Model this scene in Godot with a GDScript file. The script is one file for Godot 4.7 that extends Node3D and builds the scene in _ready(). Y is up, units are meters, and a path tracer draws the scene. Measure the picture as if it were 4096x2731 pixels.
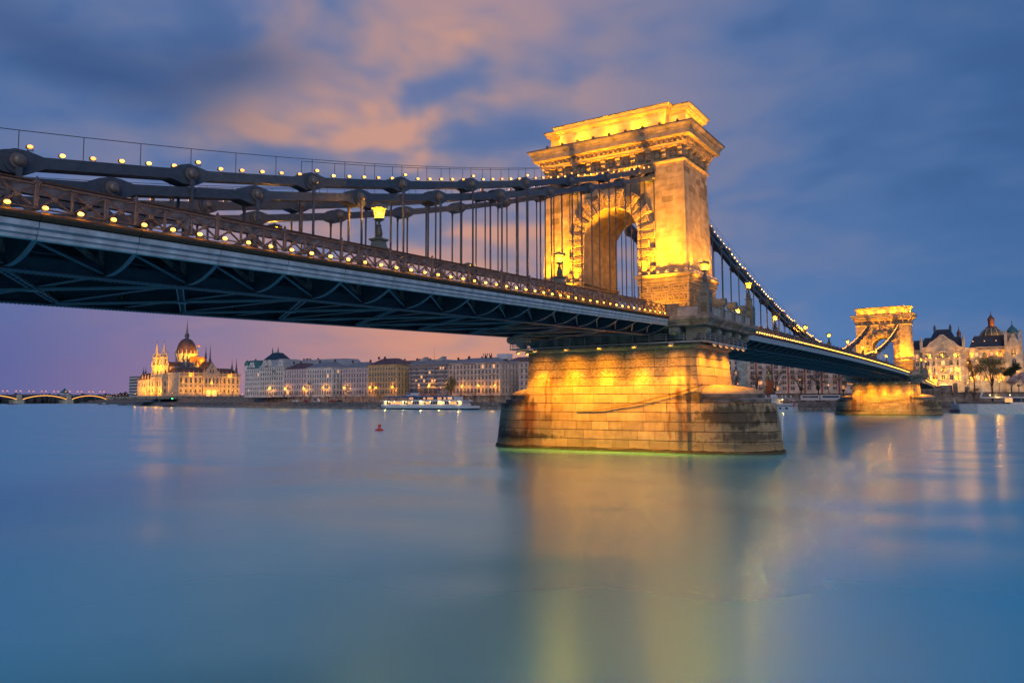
extends Node3D
# Evening view of a stone-towered chain bridge over a river. x runs along the bridge away from the viewer, z across it towards the viewer's side, y up; metres.

const SPAN := 202.6          # distance between the two tower axes
const BAY := 1.1625          # one railing panel
const PINZ := 4.4            # centre line of a pair of chains

var M := {}                  # materials
var T := {}                  # textures
var rng := RandomNumberGenerator.new()
var names := {}


# ---------------------------------------------------------------- mesh builder
class MB:
	var s := {}
	var cur
	var order := []
	func _init(mat):
		use(mat)
	func use(mat):
		cur = mat
		if not s.has(mat):
			s[mat] = [PackedVector3Array(), PackedVector3Array(), PackedVector2Array()]
			order.append(mat)
		return self
	func vert(p: Vector3, n: Vector3, t := Vector2.ZERO):
		var a = s[cur]
		a[0].append(p)
		a[1].append(n)
		a[2].append(t)
	func tri(a: Vector3, b: Vector3, c: Vector3):
		var n := (b - a).cross(c - a).normalized()
		vert(a, n)
		vert(c, n)
		vert(b, n)
	func quad(a: Vector3, b: Vector3, c: Vector3, d: Vector3):
		var n := (c - a).cross(d - b).normalized()
		for p in [a, c, b, a, d, c]:
			vert(p, n)
	func quad_uv(p: Array, n: Array, t: Array):
		for i in [0, 2, 1, 0, 3, 2]:
			vert(p[i], n[i], t[i])
	func quad_n(a: Vector3, b: Vector3, c: Vector3, d: Vector3, na: Vector3, nb: Vector3, nc: Vector3, nd: Vector3):
		vert(a, na)
		vert(c, nc)
		vert(b, nb)
		vert(a, na)
		vert(d, nd)
		vert(c, nc)
	# box of full size sz; bevel cuts the edges of all faces
	func box(c: Vector3, sz: Vector3, b := Basis.IDENTITY, bev := 0.0):
		var h := sz * 0.5
		if bev <= 0.0:
			var p := []
			for i in 8:
				p.append(c + b * Vector3(h.x if i & 1 else -h.x, h.y if i & 2 else -h.y, h.z if i & 4 else -h.z))
			quad(p[4], p[5], p[7], p[6])
			quad(p[1], p[0], p[2], p[3])
			quad(p[5], p[1], p[3], p[7])
			quad(p[0], p[4], p[6], p[2])
			quad(p[6], p[7], p[3], p[2])
			quad(p[0], p[1], p[5], p[4])
			return self
		var k := Vector3(h.x - bev, h.y - bev, h.z - bev)
		var q := {}
		for i in 8:
			var g := Vector3(1 if i & 1 else -1, 1 if i & 2 else -1, 1 if i & 4 else -1)
			q[i] = [c + b * Vector3(h.x * g.x, k.y * g.y, k.z * g.z), c + b * Vector3(k.x * g.x, h.y * g.y, k.z * g.z), c + b * Vector3(k.x * g.x, k.y * g.y, h.z * g.z)]
		quad(q[4][2], q[5][2], q[7][2], q[6][2])
		quad(q[1][2], q[0][2], q[2][2], q[3][2])
		quad(q[5][0], q[1][0], q[3][0], q[7][0])
		quad(q[0][0], q[4][0], q[6][0], q[2][0])
		quad(q[6][1], q[7][1], q[3][1], q[2][1])
		quad(q[0][1], q[1][1], q[5][1], q[4][1])
		for e in [[4, 5, 1, 2], [7, 6, 1, 2], [1, 0, 1, 2], [2, 3, 1, 2]]:
			quad(q[e[0]][e[2]], q[e[1]][e[2]], q[e[1]][e[3]], q[e[0]][e[3]])
		for e in [[5, 7, 2, 0], [3, 1, 2, 0], [6, 4, 2, 0], [0, 2, 2, 0]]:
			quad(q[e[0]][e[3]], q[e[1]][e[3]], q[e[1]][e[2]], q[e[0]][e[2]])
		for e in [[7, 3, 0, 1], [1, 5, 0, 1], [2, 6, 0, 1], [4, 0, 0, 1]]:
			quad(q[e[0]][e[2]], q[e[1]][e[2]], q[e[1]][e[3]], q[e[0]][e[3]])
		return self
	# straight bar of section w (sideways) x h (up) from a to e
	func bar(a: Vector3, e: Vector3, w: float, h: float, up := Vector3.UP, bev := 0.0):
		var d := e - a
		var x := d.normalized()
		if absf(x.dot(up)) > 0.99:
			up = Vector3.RIGHT
		var z := x.cross(up).normalized()
		var y := z.cross(x)
		return box((a + e) * 0.5, Vector3(d.length(), h, w), Basis(x, y, z), bev)
	func cyl(a: Vector3, e: Vector3, r0: float, r1: float, n := 8, caps := true):
		var d := (e - a).normalized()
		var u := d.cross(Vector3.UP if absf(d.y) < 0.9 else Vector3.RIGHT).normalized()
		var w := d.cross(u)
		for i in n:
			var t0 := TAU * i / n
			var t1 := TAU * (i + 1) / n
			var n0 := u * cos(t0) + w * sin(t0)
			var n1 := u * cos(t1) + w * sin(t1)
			quad_n(a + n0 * r0, a + n1 * r0, e + n1 * r1, e + n0 * r1, n0, n1, n1, n0)
			if caps:
				if r1 > 0.001:
					tri(e, e + n0 * r1, e + n1 * r1)
				if r0 > 0.001:
					tri(a, a + n1 * r0, a + n0 * r0)
		return self
	# profile of (radius, height) turned about the y axis of xf
	func lathe(prof: Array, n: int, xf := Transform3D.IDENTITY, flat := false, phase := 0.0):
		for k in prof.size() - 1:
			var p: Vector2 = prof[k]
			var q: Vector2 = prof[k + 1]
			var d := q - p
			if d.length() < 0.0001:
				continue
			var nn := Vector2(d.y, -d.x).normalized()
			for i in n:
				var t0 := TAU * i / n + phase
				var t1 := TAU * (i + 1) / n + phase
				var a := xf * Vector3(p.x * cos(t0), p.y, -p.x * sin(t0))
				var b := xf * Vector3(p.x * cos(t1), p.y, -p.x * sin(t1))
				var c := xf * Vector3(q.x * cos(t1), q.y, -q.x * sin(t1))
				var e := xf * Vector3(q.x * cos(t0), q.y, -q.x * sin(t0))
				if flat:
					if p.x < 0.0005:
						tri(a, c, e)
					elif q.x < 0.0005:
						tri(a, b, c)
					else:
						quad(a, b, c, e)
				else:
					var n0 := (xf.basis * Vector3(nn.x * cos(t0), nn.y, -nn.x * sin(t0))).normalized()
					var n1 := (xf.basis * Vector3(nn.x * cos(t1), nn.y, -nn.x * sin(t1))).normalized()
					quad_n(a, b, c, e, n0, n1, n1, n0)
		return self
	func ball(c: Vector3, r: Vector3, n := 10, m := 6, b := Basis.IDENTITY):
		for j in m:
			var f0 := PI * j / m - PI / 2
			var f1 := PI * (j + 1) / m - PI / 2
			for i in n:
				var t0 := TAU * i / n
				var t1 := TAU * (i + 1) / n
				var q := []
				var nn := []
				for w in [[t0, f0], [t1, f0], [t1, f1], [t0, f1]]:
					var d := Vector3(cos(w[0]) * cos(w[1]), sin(w[1]), -sin(w[0]) * cos(w[1]))
					q.append(c + b * (d * r))
					nn.append((b * (d / r)).normalized())
				quad_n(q[0], q[1], q[2], q[3], nn[0], nn[1], nn[2], nn[3])
		return self
	# polygon (in the local xy plane of xf) pushed from z = z0 to z = z1
	func prism(poly: PackedVector2Array, xf: Transform3D, z0: float, z1: float, caps := true):
		var area := 0.0
		for i in poly.size():
			area += poly[i].cross(poly[(i + 1) % poly.size()])
		if area < 0.0:
			poly = poly.duplicate()
			poly.reverse()
		for i in poly.size():
			var p := poly[i]
			var q := poly[(i + 1) % poly.size()]
			quad(xf * Vector3(p.x, p.y, z0), xf * Vector3(q.x, q.y, z0), xf * Vector3(q.x, q.y, z1), xf * Vector3(p.x, p.y, z1))
		if caps:
			var ix := Geometry2D.triangulate_polygon(poly)
			for i in range(0, ix.size(), 3):
				var a := poly[ix[i]]
				var b := poly[ix[i + 1]]
				var c := poly[ix[i + 2]]
				if (b - a).cross(c - a) < 0.0:
					var t := b
					b = c
					c = t
				tri(xf * Vector3(a.x, a.y, z1), xf * Vector3(b.x, b.y, z1), xf * Vector3(c.x, c.y, z1))
				tri(xf * Vector3(a.x, a.y, z0), xf * Vector3(c.x, c.y, z0), xf * Vector3(b.x, b.y, z0))
		return self
	# moulding round a rectangle: prof is a list of (outward offset, height)
	func ring(prof: Array, hx: float, hz: float, c := Vector3.ZERO, top := true, bottom := true):
		for k in prof.size() - 1:
			var p: Vector2 = prof[k]
			var q: Vector2 = prof[k + 1]
			var a := []
			var b := []
			for g in [[-1, -1], [-1, 1], [1, 1], [1, -1]]:
				a.append(c + Vector3(g[0] * (hx + p.x), p.y, g[1] * (hz + p.x)))
				b.append(c + Vector3(g[0] * (hx + q.x), q.y, g[1] * (hz + q.x)))
			for i in 4:
				var j := (i + 1) % 4
				quad(a[i], a[j], b[j], b[i])
			if k == 0 and bottom:
				quad(a[3], a[2], a[1], a[0])
			if k == prof.size() - 2 and top:
				quad(b[0], b[1], b[2], b[3])
		return self
	func mesh() -> ArrayMesh:
		var m := ArrayMesh.new()
		for mat in order:
			var a = s[mat]
			if a[0].is_empty():
				continue
			var arr := []
			arr.resize(Mesh.ARRAY_MAX)
			arr[Mesh.ARRAY_VERTEX] = a[0]
			arr[Mesh.ARRAY_NORMAL] = a[1]
			arr[Mesh.ARRAY_TEX_UV] = a[2]
			m.add_surface_from_arrays(Mesh.PRIMITIVE_TRIANGLES, arr)
			m.surface_set_material(m.get_surface_count() - 1, mat)
		return m


func put(called: String, what, parent: Node, at := Transform3D.IDENTITY) -> MeshInstance3D:
	var o := MeshInstance3D.new()
	o.mesh = what.mesh() if what is MB else what
	o.name = called
	o.transform = at
	parent.add_child(o, true)
	return o


func part(called: String, parent: Node) -> Node3D:
	var o := Node3D.new()
	o.name = called
	parent.add_child(o, true)
	return o


func numbered(called: String) -> String:
	names[called] = names.get(called, -1) + 1
	return called if names[called] == 0 else "%s_%03d" % [called, names[called]]


func tag(o: Node, label: String, category: String, group := ""):
	o.set_meta("label", label)
	o.set_meta("category", category)
	if group:
		o.set_meta("group", group)
	return o


func thing(called: String, label: String, category: String, at := Vector3.ZERO, group := "", turn := 0.0) -> Node3D:
	var o := Node3D.new()
	o.name = numbered(called)
	add_child(o)
	o.position = at
	o.rotation.y = turn
	return tag(o, label, category, group)


func setting(called: String, mb: MB) -> MeshInstance3D:
	var o := put(called, mb, self)
	o.set_meta("kind", "structure")
	return o


func copy(src: Node3D, at: Vector3, label: String, turn := 0.0) -> Node3D:
	var c: Node3D = src.duplicate()
	c.name = numbered(String(src.name).rstrip("0123456789").rstrip("_"))
	add_child(c)
	c.position = at
	c.rotation.y = turn
	c.set_meta("label", label)
	return c


func at(x: float, y: float, z: float, turn := 0.0) -> Transform3D:
	return Transform3D(Basis(Vector3.UP, turn), Vector3(x, y, z))


# ---------------------------------------------------------------- materials
func lin(r: float, g: float, b: float, a := 1.0) -> Color:
	var c := Color(r, g, b).linear_to_srgb()
	c.a = a
	return c


# cloud-like grey texture: values lo..hi (sRGB multipliers), octaves of noise
func noise_tex(sz: int, freq: float, oct: int, lo: float, hi: float, sd: int, power := 1.0) -> ImageTexture:
	var f := FastNoiseLite.new()
	f.seed = sd
	f.noise_type = FastNoiseLite.TYPE_SIMPLEX_SMOOTH
	f.frequency = freq
	f.fractal_octaves = oct
	var src := f.get_seamless_image(sz, sz)
	var im := Image.create(sz, sz, false, Image.FORMAT_RGB8)
	for y in sz:
		for x in sz:
			var v := lerpf(lo, hi, pow(src.get_pixel(x, y).r, power))
			im.set_pixel(x, y, Color(v, v, v))
	return ImageTexture.create_from_image(im)


func mat(called: String, c: Color, rough := 0.7, tex := "", scale := 0.25, bump := "", depth := 1.0, metal := 0.0) -> StandardMaterial3D:
	var m := StandardMaterial3D.new()
	m.resource_name = called
	m.albedo_color = c
	m.roughness = rough
	m.metallic = metal
	if tex or bump:
		m.uv1_triplanar = true
		m.uv1_world_triplanar = true
		m.uv1_scale = Vector3.ONE * scale
	if tex:
		m.albedo_texture = T[tex]
	if bump:
		m.heightmap_enabled = true
		m.heightmap_texture = T[bump]
		m.heightmap_scale = depth
	M[called] = m
	return m


func glow(called: String, c: Color, e: float) -> StandardMaterial3D:
	var m := StandardMaterial3D.new()
	m.resource_name = called
	m.albedo_color = Color(0.9, 0.85, 0.75)
	m.roughness = 0.4
	m.emission_enabled = true
	m.emission = c
	m.emission_energy_multiplier = e
	M[called] = m
	return m


func make_materials():
	T.soft = noise_tex(256, 0.012, 5, 0.72, 1.0, 3)
	T.grain = noise_tex(512, 0.03, 6, 0.62, 1.0, 7)
	T.rock = noise_tex(512, 0.02, 6, 0.0, 1.0, 11)
	T.paint = noise_tex(256, 0.02, 4, 0.82, 1.0, 19)
	T.stain = noise_tex(512, 0.008, 5, 0.35, 1.05, 23, 0.7)
	for k in 6:
		var t: float = [1.0, 0.9, 1.06, 0.80, 0.95, 0.55][k]
		mat("ashlar%d" % k, lin(0.52 * t, 0.40 * t, 0.245 * t), 0.85, "soft", 0.23)
	mat("carved", lin(0.48, 0.37, 0.23), 0.85, "soft", 0.31)
	mat("rough_field", lin(0.46, 0.35, 0.22), 0.9, "stain", 0.9, "rock", 6.0)
	mat("dark_stone", lin(0.24, 0.22, 0.20), 0.9, "stain", 0.15, "rock", 1.5)
	mat("joint", lin(0.10, 0.09, 0.075), 0.95)
	mat("platform_stone", lin(0.36, 0.31, 0.26), 0.85, "stain", 0.17, "rock", 1.5)
	mat("wall_panel", lin(0.46, 0.43, 0.41), 0.8, "soft", 0.3)
	mat("lead", lin(0.06, 0.065, 0.075), 0.6, "paint", 0.4)
	mat("cast_iron", lin(0.17, 0.20, 0.18), 0.45, "paint", 0.6)
	mat("cast_iron_dark", lin(0.09, 0.10, 0.09), 0.5, "paint", 0.6)
	mat("chain_steel", lin(0.065, 0.09, 0.125), 0.5, "paint", 0.35, "rock", 0.3)
	mat("chain_steel_pale", lin(0.095, 0.115, 0.14), 0.5, "paint", 0.35, "rock", 0.3)
	mat("pin_steel", lin(0.15, 0.14, 0.14), 0.42, "paint", 0.8)
	mat("hanger_steel", lin(0.085, 0.10, 0.125), 0.45, "paint", 0.5)
	mat("rail_paint", lin(0.13, 0.105, 0.105), 0.5, "paint", 0.8)
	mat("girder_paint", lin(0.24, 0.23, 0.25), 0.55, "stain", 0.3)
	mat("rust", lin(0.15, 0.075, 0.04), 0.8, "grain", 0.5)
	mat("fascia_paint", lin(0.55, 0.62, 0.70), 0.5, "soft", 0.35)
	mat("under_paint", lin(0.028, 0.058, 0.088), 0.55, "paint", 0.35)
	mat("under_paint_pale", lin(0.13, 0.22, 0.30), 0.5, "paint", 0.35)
	mat("asphalt", lin(0.05, 0.05, 0.052), 0.9, "grain", 0.5)
	mat("galvanised", lin(0.36, 0.38, 0.40), 0.45, "paint", 0.8)
	mat("fixture", lin(0.05, 0.05, 0.055), 0.5)
	mat("fixture_pale", lin(0.42, 0.40, 0.36), 0.5)
	glow("bulb", Color(1.0, 0.63, 0.22), 3.2)
	glow("bulb_far", Color(1.0, 0.64, 0.20), 11.0)
	glow("bulb_warm", Color(1.0, 0.58, 0.18), 2.4)
	glow("bulb_bright", Color(1.0, 0.66, 0.26), 4.2)
	glow("lantern_glow", Color(1.0, 0.58, 0.16), 4.0)
	glow("flood_glow", Color(1.0, 0.62, 0.2), 4.0)
	var lp := glow("lantern_pane", Color(1.0, 0.58, 0.16), 5.0)
	lp.albedo_color = Color(1.0, 0.9, 0.7, 0.15)
	lp.transparency = BaseMaterial3D.TRANSPARENCY_ALPHA
	lp.roughness = 0.1
	glow("white_glow", Color(1.0, 0.84, 0.55), 5.0)
	glow("window_glow", Color(1.0, 0.62, 0.20), 0.9)
	glow("green_glow", Color(0.1, 1.0, 0.5), 6.0)


# sodium lamp light
const SODIUM := Color(1.0, 0.64, 0.08)


func spot(parent: Node, p: Vector3, to: Vector3, e: float, angle := 55.0, c := SODIUM, size := 0.15, soft := 1.0):
	var l := SpotLight3D.new()
	l.name = "spot_lamp"
	l.light_color = c
	l.light_energy = e
	l.spot_range = 60.0
	l.spot_attenuation = 2.0
	l.spot_angle = angle
	l.spot_angle_attenuation = soft
	l.light_size = size
	l.shadow_enabled = true
	parent.add_child(l, true)
	l.transform = Transform3D(Basis.looking_at(to - p, Vector3.UP if absf((to - p).normalized().y) < 0.99 else Vector3.RIGHT), p)
	return l


func omni(parent: Node, p: Vector3, e: float, c := SODIUM, size := 0.2):
	var l := OmniLight3D.new()
	l.name = "lamp_bulb"
	l.light_color = c
	l.light_energy = e
	l.omni_range = 60.0
	l.omni_attenuation = 2.0
	l.light_size = size
	l.shadow_enabled = true
	parent.add_child(l, true)
	l.position = p
	return l


# ---------------------------------------------------------------- camera, sky, light
func blob(x: float, y: float, cx: float, cy: float, sx: float, sy: float, slant := 0.0) -> float:
	var dx := x - cx
	var dy := y - cy - dx * slant
	return exp(-(dx * dx) / (sx * sx) - (dy * dy) / (sy * sy))


func sky_image() -> Image:
	var w := 1536
	var h := 768
	var im := Image.create(w, h, false, Image.FORMAT_RGBF)
	var n1 := FastNoiseLite.new()
	n1.seed = 5
	n1.noise_type = FastNoiseLite.TYPE_SIMPLEX_SMOOTH
	n1.frequency = 1.0
	n1.fractal_octaves = 5
	n1.fractal_gain = 0.48
	var n2: FastNoiseLite = n1.duplicate()
	n2.seed = 41
	n2.fractal_octaves = 3
	# warm afterglow sits at this bearing (degrees from -z towards +x); everything else is cool evening blue
	var glow_at := 51.0
	for j in h:
		var el := 90.0 - 180.0 * (j + 0.5) / h
		if el < -1.0:
			im.fill_rect(Rect2i(0, j, w, h - j), Color(0.10, 0.13, 0.20))
			break
		var e := maxf(el, 0.0)
		for i in w:
			var az := 360.0 * (i + 0.5) / w
			var da := wrapf(az - glow_at, -180.0, 180.0)
			# cloud deck seen in perspective: noise sampled on a warped sphere, stretched sideways
			var ar := deg_to_rad(az)
			var k := 1.0 / (0.35 + sin(deg_to_rad(e)))
			var p := Vector3(sin(ar) * k * 1.35, k * 2.1, -cos(ar) * k * 1.35)
			var warp := n2.get_noise_3dv(p * 0.9)
			var c1 := n1.get_noise_3dv(p * 1.15 + Vector3(warp, 0, warp * 0.7) * 0.55) * 0.5 + 0.5
			var c2 := n2.get_noise_3dv(p * 2.6 + Vector3(7, warp, 3)) * 0.5 + 0.5
			var cl := smoothstep(0.22, 0.85, c1 * 0.7 + c2 * 0.3)
			# clear evening blue, deeper with height and away from the glow
			var low := exp(-e / 13.0)
			var col := Vector3(62, 98, 150).lerp(Vector3(80, 126, 180), low)
			col = col.lerp(Vector3(44, 78, 124), smoothstep(20.0, 60.0, absf(da)) * (1.0 - low * 0.5) * 0.8)
			# the warm sector
			var warm := exp(-pow((da + 1.0) / 17.0, 2.0))
			var wide := exp(-pow((da + 1.0) / 27.0, 2.0))
			var fine := n1.get_noise_3dv(p * 5.0 + Vector3(warp * 2.0, 3, 9)) * 0.5 + 0.5
			var tex := clampf(c1 * 0.5 + c2 * 0.25 + fine * 0.25, 0.0, 1.0)
			# thin high veil, mauve
			col = col.lerp(Vector3(132, 126, 158), clampf((0.35 + 0.8 * cl) * wide, 0.0, 1.0) * 0.9)
			col = col.lerp(Vector3(104, 120, 158), smoothstep(0.45, 0.72, tex) * (1.0 - wide) * 0.55)
			# lit cloud undersides
			var lit := warm * smoothstep(0.40, 0.66, tex) * (1.0 - smoothstep(21.0, 36.0, e) * 0.7) * 0.75
			var grit := smoothstep(0.30, 0.68, tex)
			lit += 0.62 * blob(da, e, -4.0, 18.8, 8.5, 2.4, -0.04) * grit
			lit += 0.55 * blob(da, e, 1.5, 25.5, 2.4, 1.4) * grit
			lit += 0.45 * blob(da, e, -13.0, 18.6, 4.5, 1.6) * grit
			lit += 0.40 * blob(da, e, 1.0, 13.0, 12.0, 2.0) * grit
			col = col.lerp(Vector3(206, 150, 128), clampf(lit, 0.0, 0.85))
			# shaded, slate-blue cloud
			var gap := 0.75 * blob(da, e, -15.0, 22.8, 5.5, 2.0, 0.12) * (0.4 + 0.9 * tex) + 0.8 * blob(da, e, -24.0, 21.5, 9.0, 2.0, -0.22) * (0.4 + 0.9 * tex)
			gap += 0.25 * blob(da, e, -7.0, 15.6, 6.0, 1.1, -0.1)
			gap += 0.28 * smoothstep(0.5, 0.32, tex) * smoothstep(9.0, 16.0, e) * (1.0 - warm * 0.7)
			col = col.lerp(Vector3(54, 80, 126), clampf(gap, 0.0, 0.8))
			# band of afterglow along the horizon
			var hz := exp(-pow(e / 9.5, 2.0))
			var band := Vector3(84, 92, 148).lerp(Vector3(132, 108, 146), smoothstep(-32.0, -18.0, da))
			band = band.lerp(Vector3(172, 126, 134), smoothstep(-21.0, -9.0, da))
			band = band.lerp(Vector3(208, 142, 118), smoothstep(-12.0, 1.0, da))
			var bw := hz * (1.0 - smoothstep(6.0, 20.0, da)) * smoothstep(-75.0, -24.0, da)
			col = col.lerp(band, clampf(bw * (0.92 + 0.16 * (c2 - 0.5)), 0.0, 1.0))
			im.set_pixel(i, j, Color(col.x / 255.0, col.y / 255.0, col.z / 255.0).srgb_to_linear())
	return im


func make_view():
	var cam := Camera3D.new()
	cam.name = "camera"
	add_child(cam)
	cam.fov = 48.0453
	cam.near = 0.5
	cam.far = 9000.0
	cam.transform = Transform3D(Basis(Vector3(0.54642036, -0.00271494, 0.83750667), Vector3(-0.06249709, 0.99707444, 0.04400762), Vector3(-0.83517597, -0.07638839, 0.5446521)).orthonormalized(), Vector3(-76.1, 5.18, 34.68))
	cam.current = true
	var env := Environment.new()
	env.background_mode = Environment.BG_SKY
	var pano := PanoramaSkyMaterial.new()
	pano.panorama = ImageTexture.create_from_image(sky_image())
	var sky := Sky.new()
	sky.sky_material = pano
	env.sky = sky
	env.tonemap_mode = Environment.TONE_MAPPER_LINEAR
	env.tonemap_exposure = 1.1
	env.sdfgi_enabled = true
	env.ssao_enabled = true
	env.ssil_enabled = true
	var we := WorldEnvironment.new()
	we.name = "environment"
	we.environment = env
	add_child(we)
	# soft last light from the western sky behind the viewer
	var sun := DirectionalLight3D.new()
	sun.name = "sun"
	sun.light_color = Color(1.0, 0.90, 0.86)
	sun.light_energy = 0.32
	sun.light_angular_distance = 40.0
	sun.shadow_enabled = true
	add_child(sun)
	sun.look_at_from_position(Vector3(-70, 45, 60), Vector3.ZERO)


func make_river():
	var m := StandardMaterial3D.new()
	m.resource_name = "river_water"
	m.albedo_color = lin(0.15, 0.70, 0.80)
	m.metallic = 0.6
	m.roughness = 0.25
	m.metallic_specular = 0.5
	M.water = m
	# low, smooth swell near the bridge, flat further out
	var f := FastNoiseLite.new()
	f.seed = 15
	f.noise_type = FastNoiseLite.TYPE_SIMPLEX_SMOOTH
	f.frequency = 0.055
	f.fractal_octaves = 3
	var mb := MB.new(m)
	var x0 := -100.0
	var z0 := -340.0
	var st := 3.2
	var nx := 118
	var nz := 136
	var hs := []
	var ns := []
	for i in nx + 1:
		for j in nz + 1:
			var x := x0 + st * i
			var z := z0 + st * j
			var edge := clampf(minf(minf(i, nx - i), minf(j, nz - j)) / 8.0, 0.0, 1.0)
			var k := 0.16 * edge
			# crests run along the current, which flows along z
			var hgt := f.get_noise_2d(x * 1.5, z * 0.5) * k
			var hx := f.get_noise_2d((x + 0.6) * 1.5, z * 0.5) * k
			var hz := f.get_noise_2d(x * 1.5, (z + 0.6) * 0.5) * k
			hs.append(Vector3(x, hgt, z))
			ns.append(Vector3(hgt - hx, 0.6, hgt - hz).normalized())
	for i in nx:
		for j in nz:
			var a := i * (nz + 1) + j
			var b := a + nz + 1
			mb.quad_n(hs[a], hs[a + 1], hs[b + 1], hs[b], ns[a], ns[a + 1], ns[b + 1], ns[b])
	var xs := [-900.0, -500.0, x0, x0 + st * nx, 600.0, 1000.0, 1600.0, 2600.0]
	var zs := [-4500.0, -3000.0, -2000.0, -1300.0, -800.0, z0, z0 + st * nz, 500.0, 1500.0]
	for i in xs.size() - 1:
		for j in zs.size() - 1:
			if i == 2 and j == 5:
				continue
			mb.quad(Vector3(xs[i], 0, zs[j]), Vector3(xs[i], 0, zs[j + 1]), Vector3(xs[i + 1], 0, zs[j + 1]), Vector3(xs[i + 1], 0, zs[j]))
	setting("river", mb)


# ---------------------------------------------------------------- the bridge: levels
func deck_y(x: float) -> float:      # walkway level at the railing
	if x < 0.0:
		return 13.2 + 0.0293 * (x + 7.9)
	if x > SPAN:
		return 13.2 - 0.0293 * (x - SPAN - 7.9)
	return 14.0 - 5.57e-5 * pow(x - SPAN / 2, 2.0)


func chain_y(x: float) -> float:     # axis of the upper chain
	if x < 0.0:
		return 29.93 + 0.3395 * x + 0.00135 * x * x
	if x > SPAN:
		return chain_y(SPAN - x)
	return 14.7 + 0.001477 * pow(x - SPAN / 2, 2.0)


func flood_mesh(dir: float, bulb = null) -> ArrayMesh:
	# small floodlight clamped upright: bracket, housing, bulging glass; faces dir along z
	var mb := MB.new(M.fixture)
	mb.bar(Vector3(-0.09, 0, 0), Vector3(-0.09, 0.13, 0), 0.015, 0.02)
	mb.bar(Vector3(0.09, 0, 0), Vector3(0.09, 0.13, 0), 0.015, 0.02)
	mb.box(Vector3(0, 0.01, 0), Vector3(0.22, 0.02, 0.05))
	var q := Basis(Vector3.RIGHT, 0.35 * dir)
	mb.box(Vector3(0, 0.15, -0.05 * dir), Vector3(0.2, 0.13, 0.14), q, 0.02)
	mb.use(bulb if bulb else M.bulb)
	mb.ball(Vector3(0, 0.155, 0.025 * dir), Vector3(0.112, 0.074, 0.088), 8, 5, q)
	return mb.mesh()


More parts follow.
